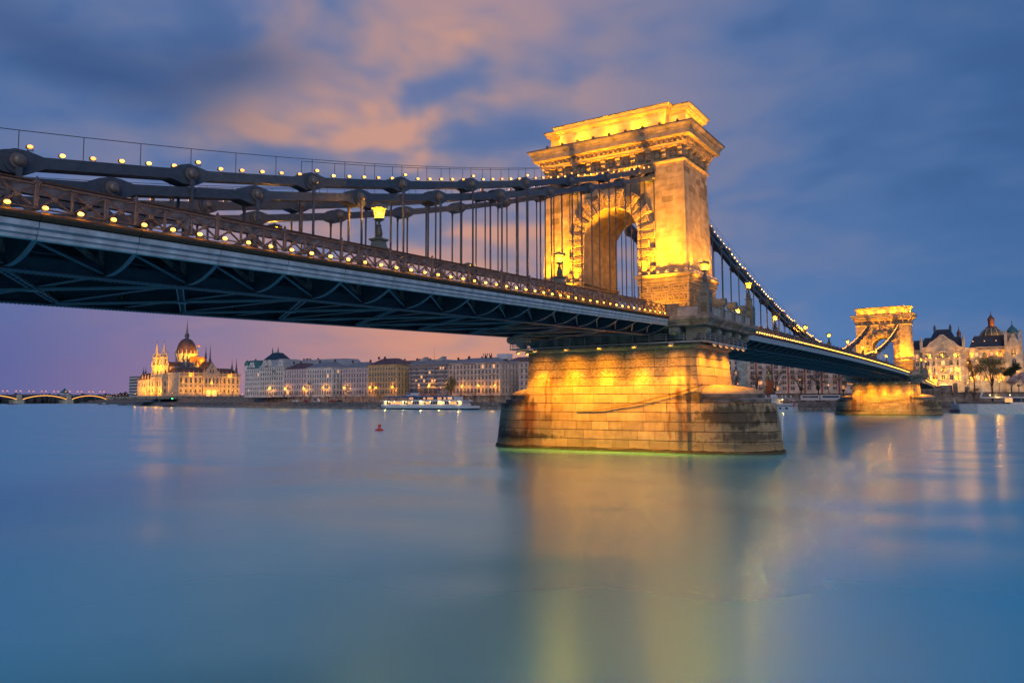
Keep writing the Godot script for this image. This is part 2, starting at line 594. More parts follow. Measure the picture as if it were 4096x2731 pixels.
# ---------------------------------------------------------------- deck of one span
func make_deck(t: Node3D, x0: float, x1: float, detail: bool):
	var step := BAY * 3.0
	var n := roundi((x1 - x0) / step)
	step = (x1 - x0) / n
	# road slab and footways
	var slab := MB.new(M.asphalt)
	var under := MB.new(M.under_paint)
	for i in n:
		var a := x0 + step * i
		var b := a + step
		var ya := deck_y(a)
		var yb := deck_y(b)
		for z in [[-7.6, 7.6, -0.12, -0.42]]:
			slab.quad(Vector3(a, ya + z[2], z[1]), Vector3(b, yb + z[2], z[1]), Vector3(b, yb + z[2], z[0]), Vector3(a, ya + z[2], z[0]))
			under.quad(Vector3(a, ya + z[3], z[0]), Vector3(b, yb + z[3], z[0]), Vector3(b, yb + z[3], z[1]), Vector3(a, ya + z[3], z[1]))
			slab.quad(Vector3(b, yb + z[3], z[0]), Vector3(a, ya + z[3], z[0]), Vector3(a, ya + z[2], z[0]), Vector3(b, yb + z[2], z[0]))
	put("road_slab", slab, t)
	put("deck_soffit", under, t)
	# two stiffening girders: chords, posts and lattice bars
	for side in [1.0, -1.0]:
		var zg: float = 5.4 * side
		var chord := MB.new(M.girder_paint)
		var low := MB.new(M.under_paint)
		var rustm := MB.new(M.rust)
		var rivet := MB.new(M.under_paint_pale)
		for i in n:
			var a := x0 + step * i
			var b := a + step
			var pa := Vector3(a, deck_y(a), zg)
			var pb := Vector3(b, deck_y(b), zg)
			chord.bar(pa + Vector3(0, 1.22, 0), pb + Vector3(0, 1.22, 0), 0.28, 0.44)
			rustm.bar(pa + Vector3(0, 1.475, 0), pb + Vector3(0, 1.475, 0), 0.62, 0.06)
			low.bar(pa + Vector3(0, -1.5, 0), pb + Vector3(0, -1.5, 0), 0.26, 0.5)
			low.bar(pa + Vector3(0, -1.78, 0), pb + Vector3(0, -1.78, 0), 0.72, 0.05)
			if detail or i < n / 3:
				var m := 18
				for k in m:
					var f := (k + 0.5) / m
					for zz in [-0.29, 0.29]:
						rivet.box(pa.lerp(pb, f) + Vector3(0, -1.815, zz), Vector3(0.075, 0.03, 0.06))
		put("top_chord", chord, t)
		put("top_flange", rustm, t)
		put("bottom_chord", low, t)
		if not rivet.s[rivet.cur][0].is_empty():
			put("rivet_line", rivet, t).set_meta("kind", "stuff")
		# lattice between the chords
		for i in n:
			var a := x0 + step * i
			var b := a + step
			var pa := Vector3(a, deck_y(a), zg)
			var pb := Vector3(b, deck_y(b), zg)
			var web := MB.new(M.girder_paint)
			web.bar(pa + Vector3(0, -1.25, 0), pa + Vector3(0, 1.0, 0), 0.3, 0.16, Vector3.RIGHT)
			web.bar(pa + Vector3(0, -1.2, 0.07), pb + Vector3(0, 0.98, 0.07), 0.05, 0.2)
			web.bar(pa + Vector3(0, 0.98, -0.07), pb + Vector3(0, -1.2, -0.07), 0.05, 0.2)
			put("girder_lattice", web, t)
	# outer edge: ledge, fascia plates
	var prof := [Vector2(7.42, -0.02), Vector2(7.95, -0.14), Vector2(8.03, -0.22), Vector2(8.03, -0.30), Vector2(7.93, -0.40), Vector2(7.80, -0.42)]
	var prof2 := [Vector2(7.80, -0.425), Vector2(7.88, -0.46), Vector2(7.86, -0.64), Vector2(7.72, -0.66), Vector2(7.72, -0.72), Vector2(7.80, -0.74), Vector2(7.79, -0.86), Vector2(7.70, -0.88), Vector2(7.70, -0.91), Vector2(7.75, -0.93), Vector2(7.72, -1.03), Vector2(7.62, -1.06), Vector2(7.62, -0.6)]
	for side in [1.0, -1.0]:
		for i in n:
			var a := x0 + step * i
			var b := a + step
			var w := 0.012
			for pk in [[prof, "ledge", M.rust], [prof2, "fascia_plate", M.fascia_paint]]:
				var mb := MB.new(pk[2])
				var pr: Array = pk[0]
				for k in pr.size() - 1:
					var p: Vector2 = pr[k]
					var q: Vector2 = pr[k + 1]
					var v0 := Vector3(a + w, deck_y(a) + p.y, p.x * side)
					var v1 := Vector3(b - w, deck_y(b) + p.y, p.x * side)
					var v2 := Vector3(b - w, deck_y(b) + q.y, q.x * side)
					var v3 := Vector3(a + w, deck_y(a) + q.y, q.x * side)
					if side > 0:
						mb.quad(v3, v2, v1, v0)
					else:
						mb.quad(v0, v1, v2, v3)
				put(pk[1], mb, t)
	# brackets, cross beams and bracing under the deck
	var pts := PackedVector2Array()
	for k in 9:     # curved lower edge from the girder out to the edge of the footway
		var f := k / 8.0
		pts.append(Vector2(5.55 + 2.05 * f, -1.72 + 0.68 * pow(f, 2.2)))
	pts.append(Vector2(7.6, -0.43))
	pts.append(Vector2(5.55, -0.43))
	for i in n + 1:
		var a := x0 + step * i
		var y := deck_y(a)
		for side in [1.0, -1.0]:
			var br := MB.new(M.under_paint)
			# local x of the polygon runs outwards, so turn it about y
			var xf := Transform3D(Basis(Vector3(0, 0, side), Vector3.UP, Vector3(-side, 0, 0)), Vector3(a, y, 0))
			br.prism(pts, xf, -0.02, 0.02)
			br.use(M.under_paint_pale)
			for k in 8:
				var p := pts[k]
				var q := pts[k + 1]
				br.bar(Vector3(a, y + p.y, p.x * side), Vector3(a, y + q.y, q.x * side), 0.17, 0.03)
			put("bracket", br, t)
			if i < n:
				# thin strut from the head of this bracket to the foot of the next
				var st := MB.new(M.under_paint_pale)
				var b := a + step
				st.bar(Vector3(a + 0.06, y - 0.98, 7.3 * side), Vector3(b - 0.1, deck_y(b) - 1.62, 5.65 * side), 0.08, 0.06)
				put("strut", st, t)
		var cb := MB.new(M.under_paint)
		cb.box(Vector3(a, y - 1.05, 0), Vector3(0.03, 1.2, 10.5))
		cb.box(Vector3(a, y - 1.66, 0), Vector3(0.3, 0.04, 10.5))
		put("cross_beam", cb, t)
		if i < n:
			var b := a + step
			var yb := deck_y(b)
			var st := MB.new(M.under_paint)
			for z in [-3.9, -2.3, -0.8, 0.8, 2.3, 3.9]:
				st.bar(Vector3(a, y - 0.62, z), Vector3(b, yb - 0.62, z), 0.16, 0.36)
			put("stringer", st, t)
	# wind bracing: crossed lattice bars over two bays
	var nb := n / 2
	for i in nb:
		var a := x0 + step * 2 * i
		var b := a + step * 2
		for z in [1.0, -1.0]:
			var br := MB.new(M.under_paint_pale)
			var p := Vector3(a, deck_y(a) - 1.72, 5.1 * z)
			var q := Vector3(b, deck_y(b) - 1.72, -5.1 * z)
			var off := (q - p).cross(Vector3.UP).normalized() * 0.13
			br.bar(p + off + Vector3(0, 0.03 * z, 0), q + off + Vector3(0, 0.03 * z, 0), 0.05, 0.09)
			br.bar(p - off + Vector3(0, 0.03 * z, 0), q - off + Vector3(0, 0.03 * z, 0), 0.05, 0.09)
			br.use(M.under_paint)
			for k in 15:
				br.box(p.lerp(q, (k + 0.5) / 15.0) + Vector3(0, 0.03 * z, 0), Vector3(0.2, 0.03, 0.2), Basis(Vector3.UP, atan2(-(q - p).z, (q - p).x)))
			put("wind_brace", br, t)
		var plate := MB.new(M.under_paint_pale)
		plate.box(Vector3((a + b) / 2, (deck_y(a) + deck_y(b)) / 2 - 1.8, 0), Vector3(0.5, 0.03, 0.5), Basis(Vector3.UP, PI / 4))
		put("gusset_plate", plate, t)


# ---------------------------------------------------------------- railing of one span
func make_railing(t: Node3D, x0: float, x1: float, side: float, full: int):
	var n := roundi((x1 - x0) / BAY)
	var w := (x1 - x0) / n
	var z := 7.58 * side
	var post := MB.new(M.rail_paint)
	post.box(Vector3(0, 0.05, 0), Vector3(0.17, 0.1, 0.13), Basis.IDENTITY, 0.015)
	post.box(Vector3(0, 0.42, 0), Vector3(0.085, 0.84, 0.085), Basis.IDENTITY, 0.012)
	post.box(Vector3(0, 0.77, 0), Vector3(0.15, 0.10, 0.12), Basis.IDENTITY, 0.02)
	var post_mesh := post.mesh()
	var main := MB.new(M.rail_paint)
	main.box(Vector3(0, 0.06, 0), Vector3(0.22, 0.12, 0.17), Basis.IDENTITY, 0.02)
	main.box(Vector3(0, 0.5, 0), Vector3(0.15, 0.92, 0.13), Basis.IDENTITY, 0.02)
	main.box(Vector3(0, 0.93, 0), Vector3(0.24, 0.12, 0.2), Basis.IDENTITY, 0.03)
	main.lathe([Vector2(0.07, 0.98), Vector2(0.05, 1.03), Vector2(0.065, 1.07), Vector2(0.03, 1.13), Vector2(0, 1.17)], 8)
	var main_mesh := main.mesh()
	var boss := MB.new(M.rail_paint)
	var bx := Transform3D(Basis(Vector3.RIGHT, PI / 2 * side), Vector3.ZERO)
	boss.lathe([Vector2(0.0, -0.045), Vector2(0.105, -0.045), Vector2(0.105, 0.03), Vector2(0.085, 0.045), Vector2(0.07, 0.035), Vector2(0.05, 0.05), Vector2(0, 0.05)], 12, bx)
	var boss_mesh := boss.mesh()
	var far_panel := MB.new(M.rail_paint)
	for g in [1, -1]:
		far_panel.bar(Vector3(-w / 2 + 0.05, 0.09 if g > 0 else 0.8, 0.015 * g), Vector3(w / 2 - 0.05, 0.8 if g > 0 else 0.09, 0.015 * g), 0.035, 0.075)
	far_panel.box(Vector3(0, 0.445, 0), Vector3(0.2, 0.2, 0.09), Basis(Vector3.BACK, PI / 4), 0.02)
	var far_mesh := far_panel.mesh()
	var lamps_m := [flood_mesh(side), flood_mesh(side), flood_mesh(side, M.bulb_warm), flood_mesh(side, M.bulb_bright)]
	rng.seed = 444
	var lamp_far := flood_mesh(side, M.bulb_far)
	var joined := MB.new(M.rail_paint)
	for i in n + 1:
		var x := x0 + w * i
		var big := i % 3 == 0
		if i <= full or big:
			put("post", main_mesh if big else post_mesh, t, at(x, deck_y(x), z))
		else:
			joined.box(Vector3(x, deck_y(x) + 0.42, z), Vector3(0.085, 0.84, 0.085))
		if i == n:
			continue
		var xb := x + w
		var ya := deck_y(x)
		var yb := deck_y(xb)
		if big:
			var xe := minf(x + 3 * w, x1)
			var rail := MB.new(M.rail_paint)
			rail.bar(Vector3(x, ya + 0.88, z), Vector3(xe, deck_y(xe) + 0.88, z), 0.13, 0.075, Vector3.UP, 0.02)
			put("handrail", rail, t)
			var foot := MB.new(M.rail_paint)
			foot.bar(Vector3(x, ya + 0.06, z), Vector3(xe, deck_y(xe) + 0.06, z), 0.06, 0.05)
			put("foot_rail", foot, t)
		var xm := (x + xb) / 2
		if i < full:
			var panel := part("cross_panel", t)
			for g in [1, -1]:
				var br := MB.new(M.rail_paint)
				var p := Vector3(x + 0.06, ya + (0.1 if g > 0 else 0.8), z + 0.012 * g)
				var q := Vector3(xb - 0.06, yb + (0.8 if g > 0 else 0.1), z + 0.012 * g)
				br.bar(p, q, 0.03, 0.085, Vector3.UP, 0.008)
				br.bar(p + Vector3(0, 0, 0.03 * side), q + Vector3(0, 0, 0.03 * side), 0.035, 0.03)
				put("brace", br, panel)
			put("boss", boss_mesh, panel, at(xm, (ya + yb) / 2 + 0.45, z + 0.02 * side))
		else:
			put("cross_panel", far_mesh, t, Transform3D(Basis(Vector3.BACK, atan2(yb - ya, w)), Vector3(xm, (ya + yb) / 2, z)))
		put("floodlight", lamps_m[rng.randi() % 4] if x < 0.0 else lamp_far, t, at(x + 0.17, deck_y(x + 0.17) - 0.105, 7.84 * side))
		if i < full:
			omni(t, Vector3(x + 0.17, deck_y(x + 0.17) + 0.05, 7.98 * side), 0.22, SODIUM, 0.06)
	if not joined.s[joined.cur][0].is_empty():
		put("far_posts", joined, t).set_meta("kind", "stuff")


# ---------------------------------------------------------------- one chain of eye bars with its hangers
func link_mesh(len: float, wide: float, tone) -> ArrayMesh:
	var mb := MB.new(tone)
	var poly := PackedVector2Array()
	var r := 0.47
	var h := 0.215
	var neck := 0.95
	for k in 13:
		var a := PI * 0.5 + PI * k / 12.0
		poly.append(Vector2(r * cos(a), r * sin(a)))
	poly.append(Vector2(0.42, -r * 0.86))
	poly.append(Vector2(neck, -h))
	poly.append(Vector2(len - neck, -h))
	poly.append(Vector2(len - 0.42, -r * 0.86))
	for k in 13:
		var a := -PI * 0.5 + PI * k / 12.0
		poly.append(Vector2(len + r * cos(a), r * sin(a)))
	poly.append(Vector2(len - 0.42, r * 0.86))
	poly.append(Vector2(len - neck, h))
	poly.append(Vector2(neck, h))
	poly.append(Vector2(0.42, r * 0.86))
	# five flat bars side by side
	var k := 5
	var th := wide / k
	for i in k:
		var z := -wide / 2 + th * i
		var cut := 0.0 if i == 0 or i == k - 1 else 0.02
		var pp := PackedVector2Array()
		for p in poly:
			pp.append(Vector2(p.x, p.y * (1.0 - cut)))
		mb.prism(pp, Transform3D.IDENTITY, z + 0.012, z + th - 0.012)
	return mb.mesh()


func make_chain(t: Node3D, x0: float, x1: float, side: float, low: bool, lamps: bool, rail: int, bottom := true):
	var zc := PINZ * side
	var drop := 0.8 if low else 0.0
	var sgn := 1.0 if x1 > x0 else -1.0
	var step := BAY * 6.0
	# pins run from the tower outwards
	var xs := [x0]
	var first := x0 + sgn * (7.3 if not low else 3.8)
	var x := first
	while (x1 - x) * sgn > 0.0:
		xs.append(x)
		x += sgn * step
	xs.append(x)
	if SPAN > x0 and x1 > x0 and x1 <= SPAN + 1.0 and x0 >= 0.0:
		# main span: end the chain in the far tower
		xs = []
		var nn := 28
		var edge := 7.3 if not low else 3.8
		xs.append(0.0)
		var cnt := roundi((SPAN - 2 * edge) / step)
		for i in cnt + 1:
			xs.append(edge + (SPAN - 2 * edge) * i / cnt)
		xs.append(SPAN)
	var pin := MB.new(M.pin_steel)
	var half := [Vector2(0.18, 0.0), Vector2(0.18, 0.39), Vector2(0.30, 0.40), Vector2(0.30, 0.455), Vector2(0.25, 0.47), Vector2(0.22, 0.475), Vector2(0.225, 0.55), Vector2(0.20, 0.62), Vector2(0.13, 0.675), Vector2(0, 0.70)]
	var whole := []
	for k in range(half.size() - 1, 0, -1):
		whole.append(Vector2(half[k].x, -half[k].y))
	whole.append_array(half.slice(1))
	pin.lathe(whole, 12, Transform3D(Basis(Vector3.RIGHT, PI / 2), Vector3.ZERO))
	var pin_mesh := pin.mesh()
	var lamps_m := [flood_mesh(side), flood_mesh(side), flood_mesh(side, M.bulb_warm), flood_mesh(side, M.bulb_bright)]
	rng.seed = 444
	var lamp_far := flood_mesh(side, M.bulb_far)
	var cache := {}
	for i in xs.size() - 1:
		var a: float = xs[i]
		var b: float = xs[i + 1]
		if a > b:
			var sw := a
			a = b
			b = sw
		var pa := Vector3(a, chain_y(a) - drop, zc)
		var pb := Vector3(b, chain_y(b) - drop, zc)
		var d := pb - pa
		var key := "%.2f_%d" % [d.length(), i % 2]
		if not cache.has(key):
			cache[key] = link_mesh(d.length(), 0.74 if i % 2 == 0 else 0.58, M.chain_steel if i % 3 != 1 else M.chain_steel_pale)
		var bs := Basis(Vector3.BACK, atan2(d.y, d.x))
		put("link", cache[key], t, Transform3D(bs, pa))
		if lamps:
			var nl := roundi(d.length() / (BAY * 1.03))
			for k in nl:
				var f := (k + 0.42) / nl
				var pp := pa.lerp(pb, f)
				if pp.x > -3.6 and pp.x < 3.6 or pp.x > SPAN - 3.6 and pp.x < SPAN + 3.6:
					continue
				put("floodlight", lamps_m[rng.randi() % 4] if pp.x < 0.0 else lamp_far, t, Transform3D(bs, pp + Vector3(0, 0.21 + (0.24 if f < 0.08 or f > 0.94 else 0.0), 0.2 * side)))
	for i in range(1, xs.size() - 1):
		var px: float = xs[i]
		var py := chain_y(px) - drop
		put("pin", pin_mesh, t, Transform3D(Basis.IDENTITY, Vector3(px, py, zc)))
		var yb := deck_y(px) + 1.4
		if py - yb > 0.6:
			for g in [1.0, -1.0]:
				var hg := MB.new(M.hanger_steel)
				var zz: float = zc + 0.5 * g
				hg.prism(PackedVector2Array([Vector2(-0.15, 0.1), Vector2(-0.075, -0.7), Vector2(0.075, -0.7), Vector2(0.15, 0.1)]), Transform3D(Basis.IDENTITY, Vector3(px, py, zz)), -0.035, 0.035)
				hg.bar(Vector3(px, py - 0.7, zz), Vector3(px, yb, zz), 0.07, 0.115, Vector3.RIGHT)
				put("hanger", hg, t)
	if rail > 0:
		# handrail wire on thin stanchions along the top of the chain
		var post := MB.new(M.fixture)
		post.cyl(Vector3(0, 0.15, 0), Vector3(0, 1.18, 0), 0.016, 0.016, 5)
		var pm := post.mesh()
		for g in ([1.0, -1.0] if rail > 1 else [1.0]):
			var lo := minf(x0, x1)
			var hi := maxf(x0, x1)
			if x0 == 0.0 and x1 < 0.0:
				hi = -2.6
				if g < 0:
					lo = -49.3
			else:
				lo += 2.6
				hi -= 2.6
			var cnt := roundi((hi - lo) / (BAY * 2))
			var wire := MB.new(M.fixture)
			for k in cnt + 1:
				var xx := lerpf(lo, hi, float(k) / cnt)
				put("stanchion", pm, t, at(xx, chain_y(xx), zc + 0.30 * g))
				if k < cnt:
					var xn := lerpf(lo, hi, float(k + 1) / cnt)
					wire.cyl(Vector3(xx, chain_y(xx) + 1.17, zc + 0.30 * g), Vector3(xn, chain_y(xn) + 1.17, zc + 0.30 * g), 0.015, 0.015, 4, false)
			put("hand_wire", wire, t)


# ---------------------------------------------------------------- lanterns
func lantern(t: Node3D, y: float):
	# eight-sided glass lantern on an urn-shaped iron post; y is where the post starts
	var post := MB.new(M.cast_iron_dark)
	post.lathe([Vector2(0.24, 0.0), Vector2(0.26, 0.04), Vector2(0.17, 0.08), Vector2(0.21, 0.18), Vector2(0.22, 0.32), Vector2(0.17, 0.52), Vector2(0.12, 0.68), Vector2(0.15, 0.71), Vector2(0.14, 0.76), Vector2(0.08, 0.82), Vector2(0.085, 0.98)], 12, at(0, y, 0))
	put("post", post, t)
	var cup := MB.new(M.cast_iron)
	cup.lathe([Vector2(0.085, 0.96), Vector2(0.16, 1.0), Vector2(0.30, 1.08), Vector2(0.315, 1.12), Vector2(0.28, 1.14), Vector2(0.0, 1.14)], 12, at(0, y, 0))
	put("cup", cup, t)
	var lamp_part := part("lantern", t)
	var gl := MB.new(M.lantern_pane)
	gl.lathe([Vector2(0.21, 1.15), Vector2(0.255, 1.30), Vector2(0.325, 1.66)], 8, at(0, y, 0), true)
	put("glass", gl, lamp_part)
	var bu := MB.new(M.lantern_glow)
	bu.ball(Vector3(0, y + 1.42, 0), Vector3(0.13, 0.2, 0.13), 8, 6)
	put("lamp_bulb", bu, lamp_part)
	var fr := MB.new(M.cast_iron)
	for k in 8:
		var a := TAU * k / 8
		var d := Vector3(cos(a), 0, -sin(a))
		fr.bar(Vector3(0, y + 1.14, 0) + d * 0.225, Vector3(0, y + 1.66, 0) + d * 0.345, 0.022, 0.022)
	put("lamp_frame", fr, lamp_part)
	var cap := MB.new(M.cast_iron)
	cap.lathe([Vector2(0.33, 1.655), Vector2(0.45, 1.68), Vector2(0.47, 1.75), Vector2(0.41, 1.80), Vector2(0.36, 1.86), Vector2(0.2, 1.93), Vector2(0.06, 1.96), Vector2(0.05, 2.0), Vector2(0, 2.04)], 8, at(0, y, 0), true, PI / 8)
	for k in 8:
		var a := TAU * k / 8
		cap.ball(Vector3(cos(a) * 0.43, y + 1.80, -sin(a) * 0.43), Vector3(0.07, 0.085, 0.07), 6, 4)
	put("cap", cap, lamp_part)


func deck_lamp(x: float, side: float, label: String, energy: float, lift := 0.0) -> Node3D:
	var t := thing("street_lamp", label, "street lamp", Vector3(x, deck_y(x) + 1.5 + lift, 5.3 * side), "lanterns along the bridge")
	var ped := MB.new(M.cast_iron)
	ped.ring([Vector2(0.06, -lift), Vector2(0.06, 0.08), Vector2(0.0, 0.12), Vector2(-0.05, 0.42), Vector2(0.03, 0.48), Vector2(0.06, 0.54), Vector2(0.06, 0.58), Vector2(0, 0.60)], 0.34, 0.34)
	put("pedestal", ped, t)
	lantern(t, 0.60)
	omni(t, Vector3(0, 0.60 + 1.42, 0), energy, SODIUM, 0.22)
	return t


func make_bridge_spans():
	var t := thing("bridge_deck", "long side span deck with white fascia leading up to the front tower", "bridge deck", Vector3.ZERO, "decks of the chain bridge")
	make_deck(t, -7.9 - 24 * BAY * 3.0, -7.9, true)
	t = thing("bridge_deck", "main span deck arching between the two stone towers", "bridge deck", Vector3.ZERO, "decks of the chain bridge")
	make_deck(t, 7.9, SPAN - 7.9, false)
	t = thing("bridge_deck", "short lit deck end between the distant tower and the far bank", "bridge deck", Vector3.ZERO, "decks of the chain bridge")
	make_deck(t, SPAN + 7.9, SPAN + 7.9 + 21 * BAY * 3.0, false)
	t = thing("bridge_railing", "cross-braced iron railing with floodlights on the near side span", "railing", Vector3.ZERO, "railings of the chain bridge")
	make_railing(t, -7.9 - 72 * BAY, -7.9, 1.0, 72)
	t = thing("bridge_railing", "lamp-lined railing of the main span between the towers", "railing", Vector3.ZERO, "railings of the chain bridge")
	make_railing(t, 7.9, SPAN - 7.9, 1.0, 24)
	t = thing("bridge_railing", "railing with a bright light strip beyond the distant tower", "railing", Vector3.ZERO, "railings of the chain bridge")
	make_railing(t, SPAN + 7.9, SPAN + 7.9 + 63 * BAY, 1.0, 0)
	var g := "eye-bar chains of the bridge"
	t = thing("suspension_chain", "uppermost dark chain lined with small lamps and a wire handrail", "chain", Vector3.ZERO, g)
	make_chain(t, 0.0, -84.0, 1.0, false, true, 2)
	t = thing("suspension_chain", "chain just below the uppermost one on the near side span", "chain", Vector3.ZERO, g)
	make_chain(t, 0.0, -84.0, 1.0, true, false, 0)
	t = thing("suspension_chain", "upper chain on the far edge of the side span with lamps seen from behind", "chain", Vector3.ZERO, g)
	make_chain(t, 0.0, -84.0, -1.0, false, true, 2)
	t = thing("suspension_chain", "lowest chain on the far edge of the side span", "chain", Vector3.ZERO, g)
	make_chain(t, 0.0, -84.0, -1.0, true, false, 0)
	t = thing("suspension_chain", "lamp-lined upper chain sweeping down from the front tower to mid river", "chain", Vector3.ZERO, g)
	make_chain(t, 0.0, SPAN, 1.0, false, true, 1)
	t = thing("suspension_chain", "unlit chain hanging under the lamp-lined chain of the main span", "chain", Vector3.ZERO, g)
	make_chain(t, 0.0, SPAN, 1.0, true, false, 0)
	t = thing("suspension_chain", "lamp-lined chain on the far edge of the main span reaching the distant tower", "chain", Vector3.ZERO, g)
	make_chain(t, 0.0, SPAN, -1.0, false, true, 1)
	t = thing("suspension_chain", "unlit lower chain on the far edge of the main span", "chain", Vector3.ZERO, g)
	make_chain(t, 0.0, SPAN, -1.0, true, false, 0)
	# lanterns over the side span and the main span
	deck_lamp(-44.7, 1.0, "big lantern between the hangers over the near railing of the side span", 22.0)
	deck_lamp(-24.2, 1.0, "lantern in front of the stone arch of the front tower", 22.0)
	deck_lamp(-43.2, -1.0, "lantern low behind the side span railing under the longest chain", 22.0, 0.5)
	deck_lamp(-21.9, -1.0, "lantern behind the side span railing halfway to the tower", 22.0, 0.5)
	var lb := ["first lantern on the main span beyond the front tower", "second lantern along the main span, where the chain dips to the railing", "third lantern along the main span", "lantern at the crown of the main span", "first lantern past the crown of the main span", "second lantern past the crown of the main span", "last lantern before the distant tower"]
	for k in 7:
		deck_lamp(41.4 + 20.2 * k, 1.0, lb[k], 22.0)
	deck_lamp(122.2, -1.0, "lantern on the far edge just where the distant chain begins to rise", 22.0)
	deck_lamp(162.6, -1.0, "lantern on the far edge of the main span in front of the distant arch", 22.0)


# ---------------------------------------------------------------- river pier under a tower
const COURSES := [-1.0, 0.31, 1.22, 2.14, 3.04, 3.95, 4.85, 5.77, 6.61, 7.51, 8.40, 9.27, 10.13]


func pier_half(y: float) -> Vector2:      # half width along the bridge and half length of the straight flank
	return Vector2(5.62 - 0.055 * y, 10.05 - 0.065 * y)


# point on the outline of a course: s metres along it, starting at the middle of the up-river end
func pier_path(half: Vector2, nose: float) -> Array:
	# list of points round the outline: flank facing -x from the up-river end (-z) to the down-river end (+z), then back
	var out := []
	var n := 10
	for k in range(0, n + 1):          # up-river nose, from its tip to the flank
		var a := PI / 2 * k / n
		out.append(Vector2(-half.x * sin(a), -half.y - nose * cos(a)))
	for k in range(0, n + 1):
		var a := PI / 2 * (1.0 - float(k) / n)
		out.append(Vector2(-half.x * sin(a), half.y + nose * cos(a)))
	return out


func pier_texture() -> ImageTexture:
	# weathering of the stone, laid out along the flank (u) and by height (v): tide line, rust runs, soot patches, lime streaks
	var w := 1024
	var h := 384
	var im := Image.create(w, h, false, Image.FORMAT_RGB8)
	var f := FastNoiseLite.new()
	f.seed = 77
	f.frequency = 0.012
	f.fractal_octaves = 5
	var g := FastNoiseLite.new()
	g.seed = 12
	g.frequency = 0.05
	g.fractal_octaves = 3
	var runs := [[-9.6, 0.35, 6.0, -1.0, 1.0], [-8.9, 0.5, 5.0, -1.0, 0.9], [-7.2, 0.12, 7.6, 2.6, 0.9], [-6.5, 0.2, 8.0, 2.2, 0.5], [7.6, 0.28, 6.5, 3.6, 1.0], [6.8, 0.1, 4.4, 0.6, 0.9], [8.3, 0.3, 4.6, 0.8, 0.5], [2.6, 0.2, 5.9, 5.0, 0.4], [-3.2, 0.35, 5.6, 4.9, 0.5]]
	var soot := [[13.0, 3.7, 3.2, 1.2, 0.85], [11.5, 5.3, 5.0, 0.5, 0.9], [15.0, 1.7, 3.0, 0.5, 0.75], [13.5, 0.8, 4.5, 0.35, 0.5], [17.5, 3.6, 2.0, 0.6, 0.7], [-12.0, 1.2, 2.5, 0.7, 0.9], [-8.2, 1.35, 1.9, 0.3, 0.8], [-15.0, 2.0, 2.0, 1.5, 0.5], [-13.5, 5.0, 4.0, 0.6, 0.8], [-6.8, 3.3, 0.8, 0.4, 0.4]]
	for j in h:
		var y := 11.0 - 12.0 * (j + 0.5) / h
		for i in w:
			var s := (i + 0.5) / w * 50.0 - 25.0
			var n := f.get_noise_2d(i * 1.0, j * 1.9)
			var n2 := g.get_noise_2d(i * 1.6, j * 0.35)
			var n3 := g.get_noise_2d(i * 2.2, j * 2.6 + 300)
			var c := Vector3(1, 1, 1) * (0.86 + 0.13 * n + 0.08 * n2)
			# pale scaling on the upper courses
			var up := smoothstep(5.6, 7.6, y) * (1.0 - smoothstep(7.0, 11.0, absf(s + 1.5)))
			c = c.lerp(Vector3(1.18, 1.15, 1.06), clampf(up * smoothstep(0.0, 0.35, n3 + 0.5 * n), 0.0, 1.0) * 0.6)
			c = c.lerp(Vector3(0.62, 0.56, 0.45), clampf(up * smoothstep(0.12, 0.5, -n3), 0.0, 1.0) * 0.5)
			for r in runs:
				var dx: float = (s - r[0] - n2 * 0.25) / r[1]
				if absf(dx) < 3.0 and y < r[2] and y > r[3]:
					var a: float = exp(-dx * dx) * r[4] * smoothstep(r[3], r[3] + 1.2, y) * (1.0 - smoothstep(r[2] - 0.5, r[2], y)) * (0.75 + 0.5 * n2)
					c = c.lerp(Vector3(0.50, 0.22, 0.10), clampf(a * 0.8, 0.0, 1.0))
			for r in soot:
				var dx: float = (s - r[0]) / r[2]
				var dy: float = (y - r[1]) / r[3]
				var d := dx * dx + dy * dy
				if d < 4.0:
					var a: float = smoothstep(0.15, 0.75, exp(-d) + n * 0.55 + n2 * 0.4) * r[4]
					c = c.lerp(Vector3(0.27, 0.26, 0.27), clampf(a * 0.85, 0.0, 0.9))
			# silted, paler stone at the water line
			if y < 1.25 + n * 0.6:
				c = c.lerp(Vector3(1.0, 0.93, 0.80), 0.55 * smoothstep(1.3, 0.5, y - n * 0.6))
			if y < 0.34 + n * 0.2:
				c = c.lerp(Vector3(0.34, 0.33, 0.24), 0.75)
			im.set_pixel(i, j, Color(clampf(c.x, 0, 1), clampf(c.y, 0, 1), clampf(c.z, 0, 1)))
	return ImageTexture.create_from_image(im)


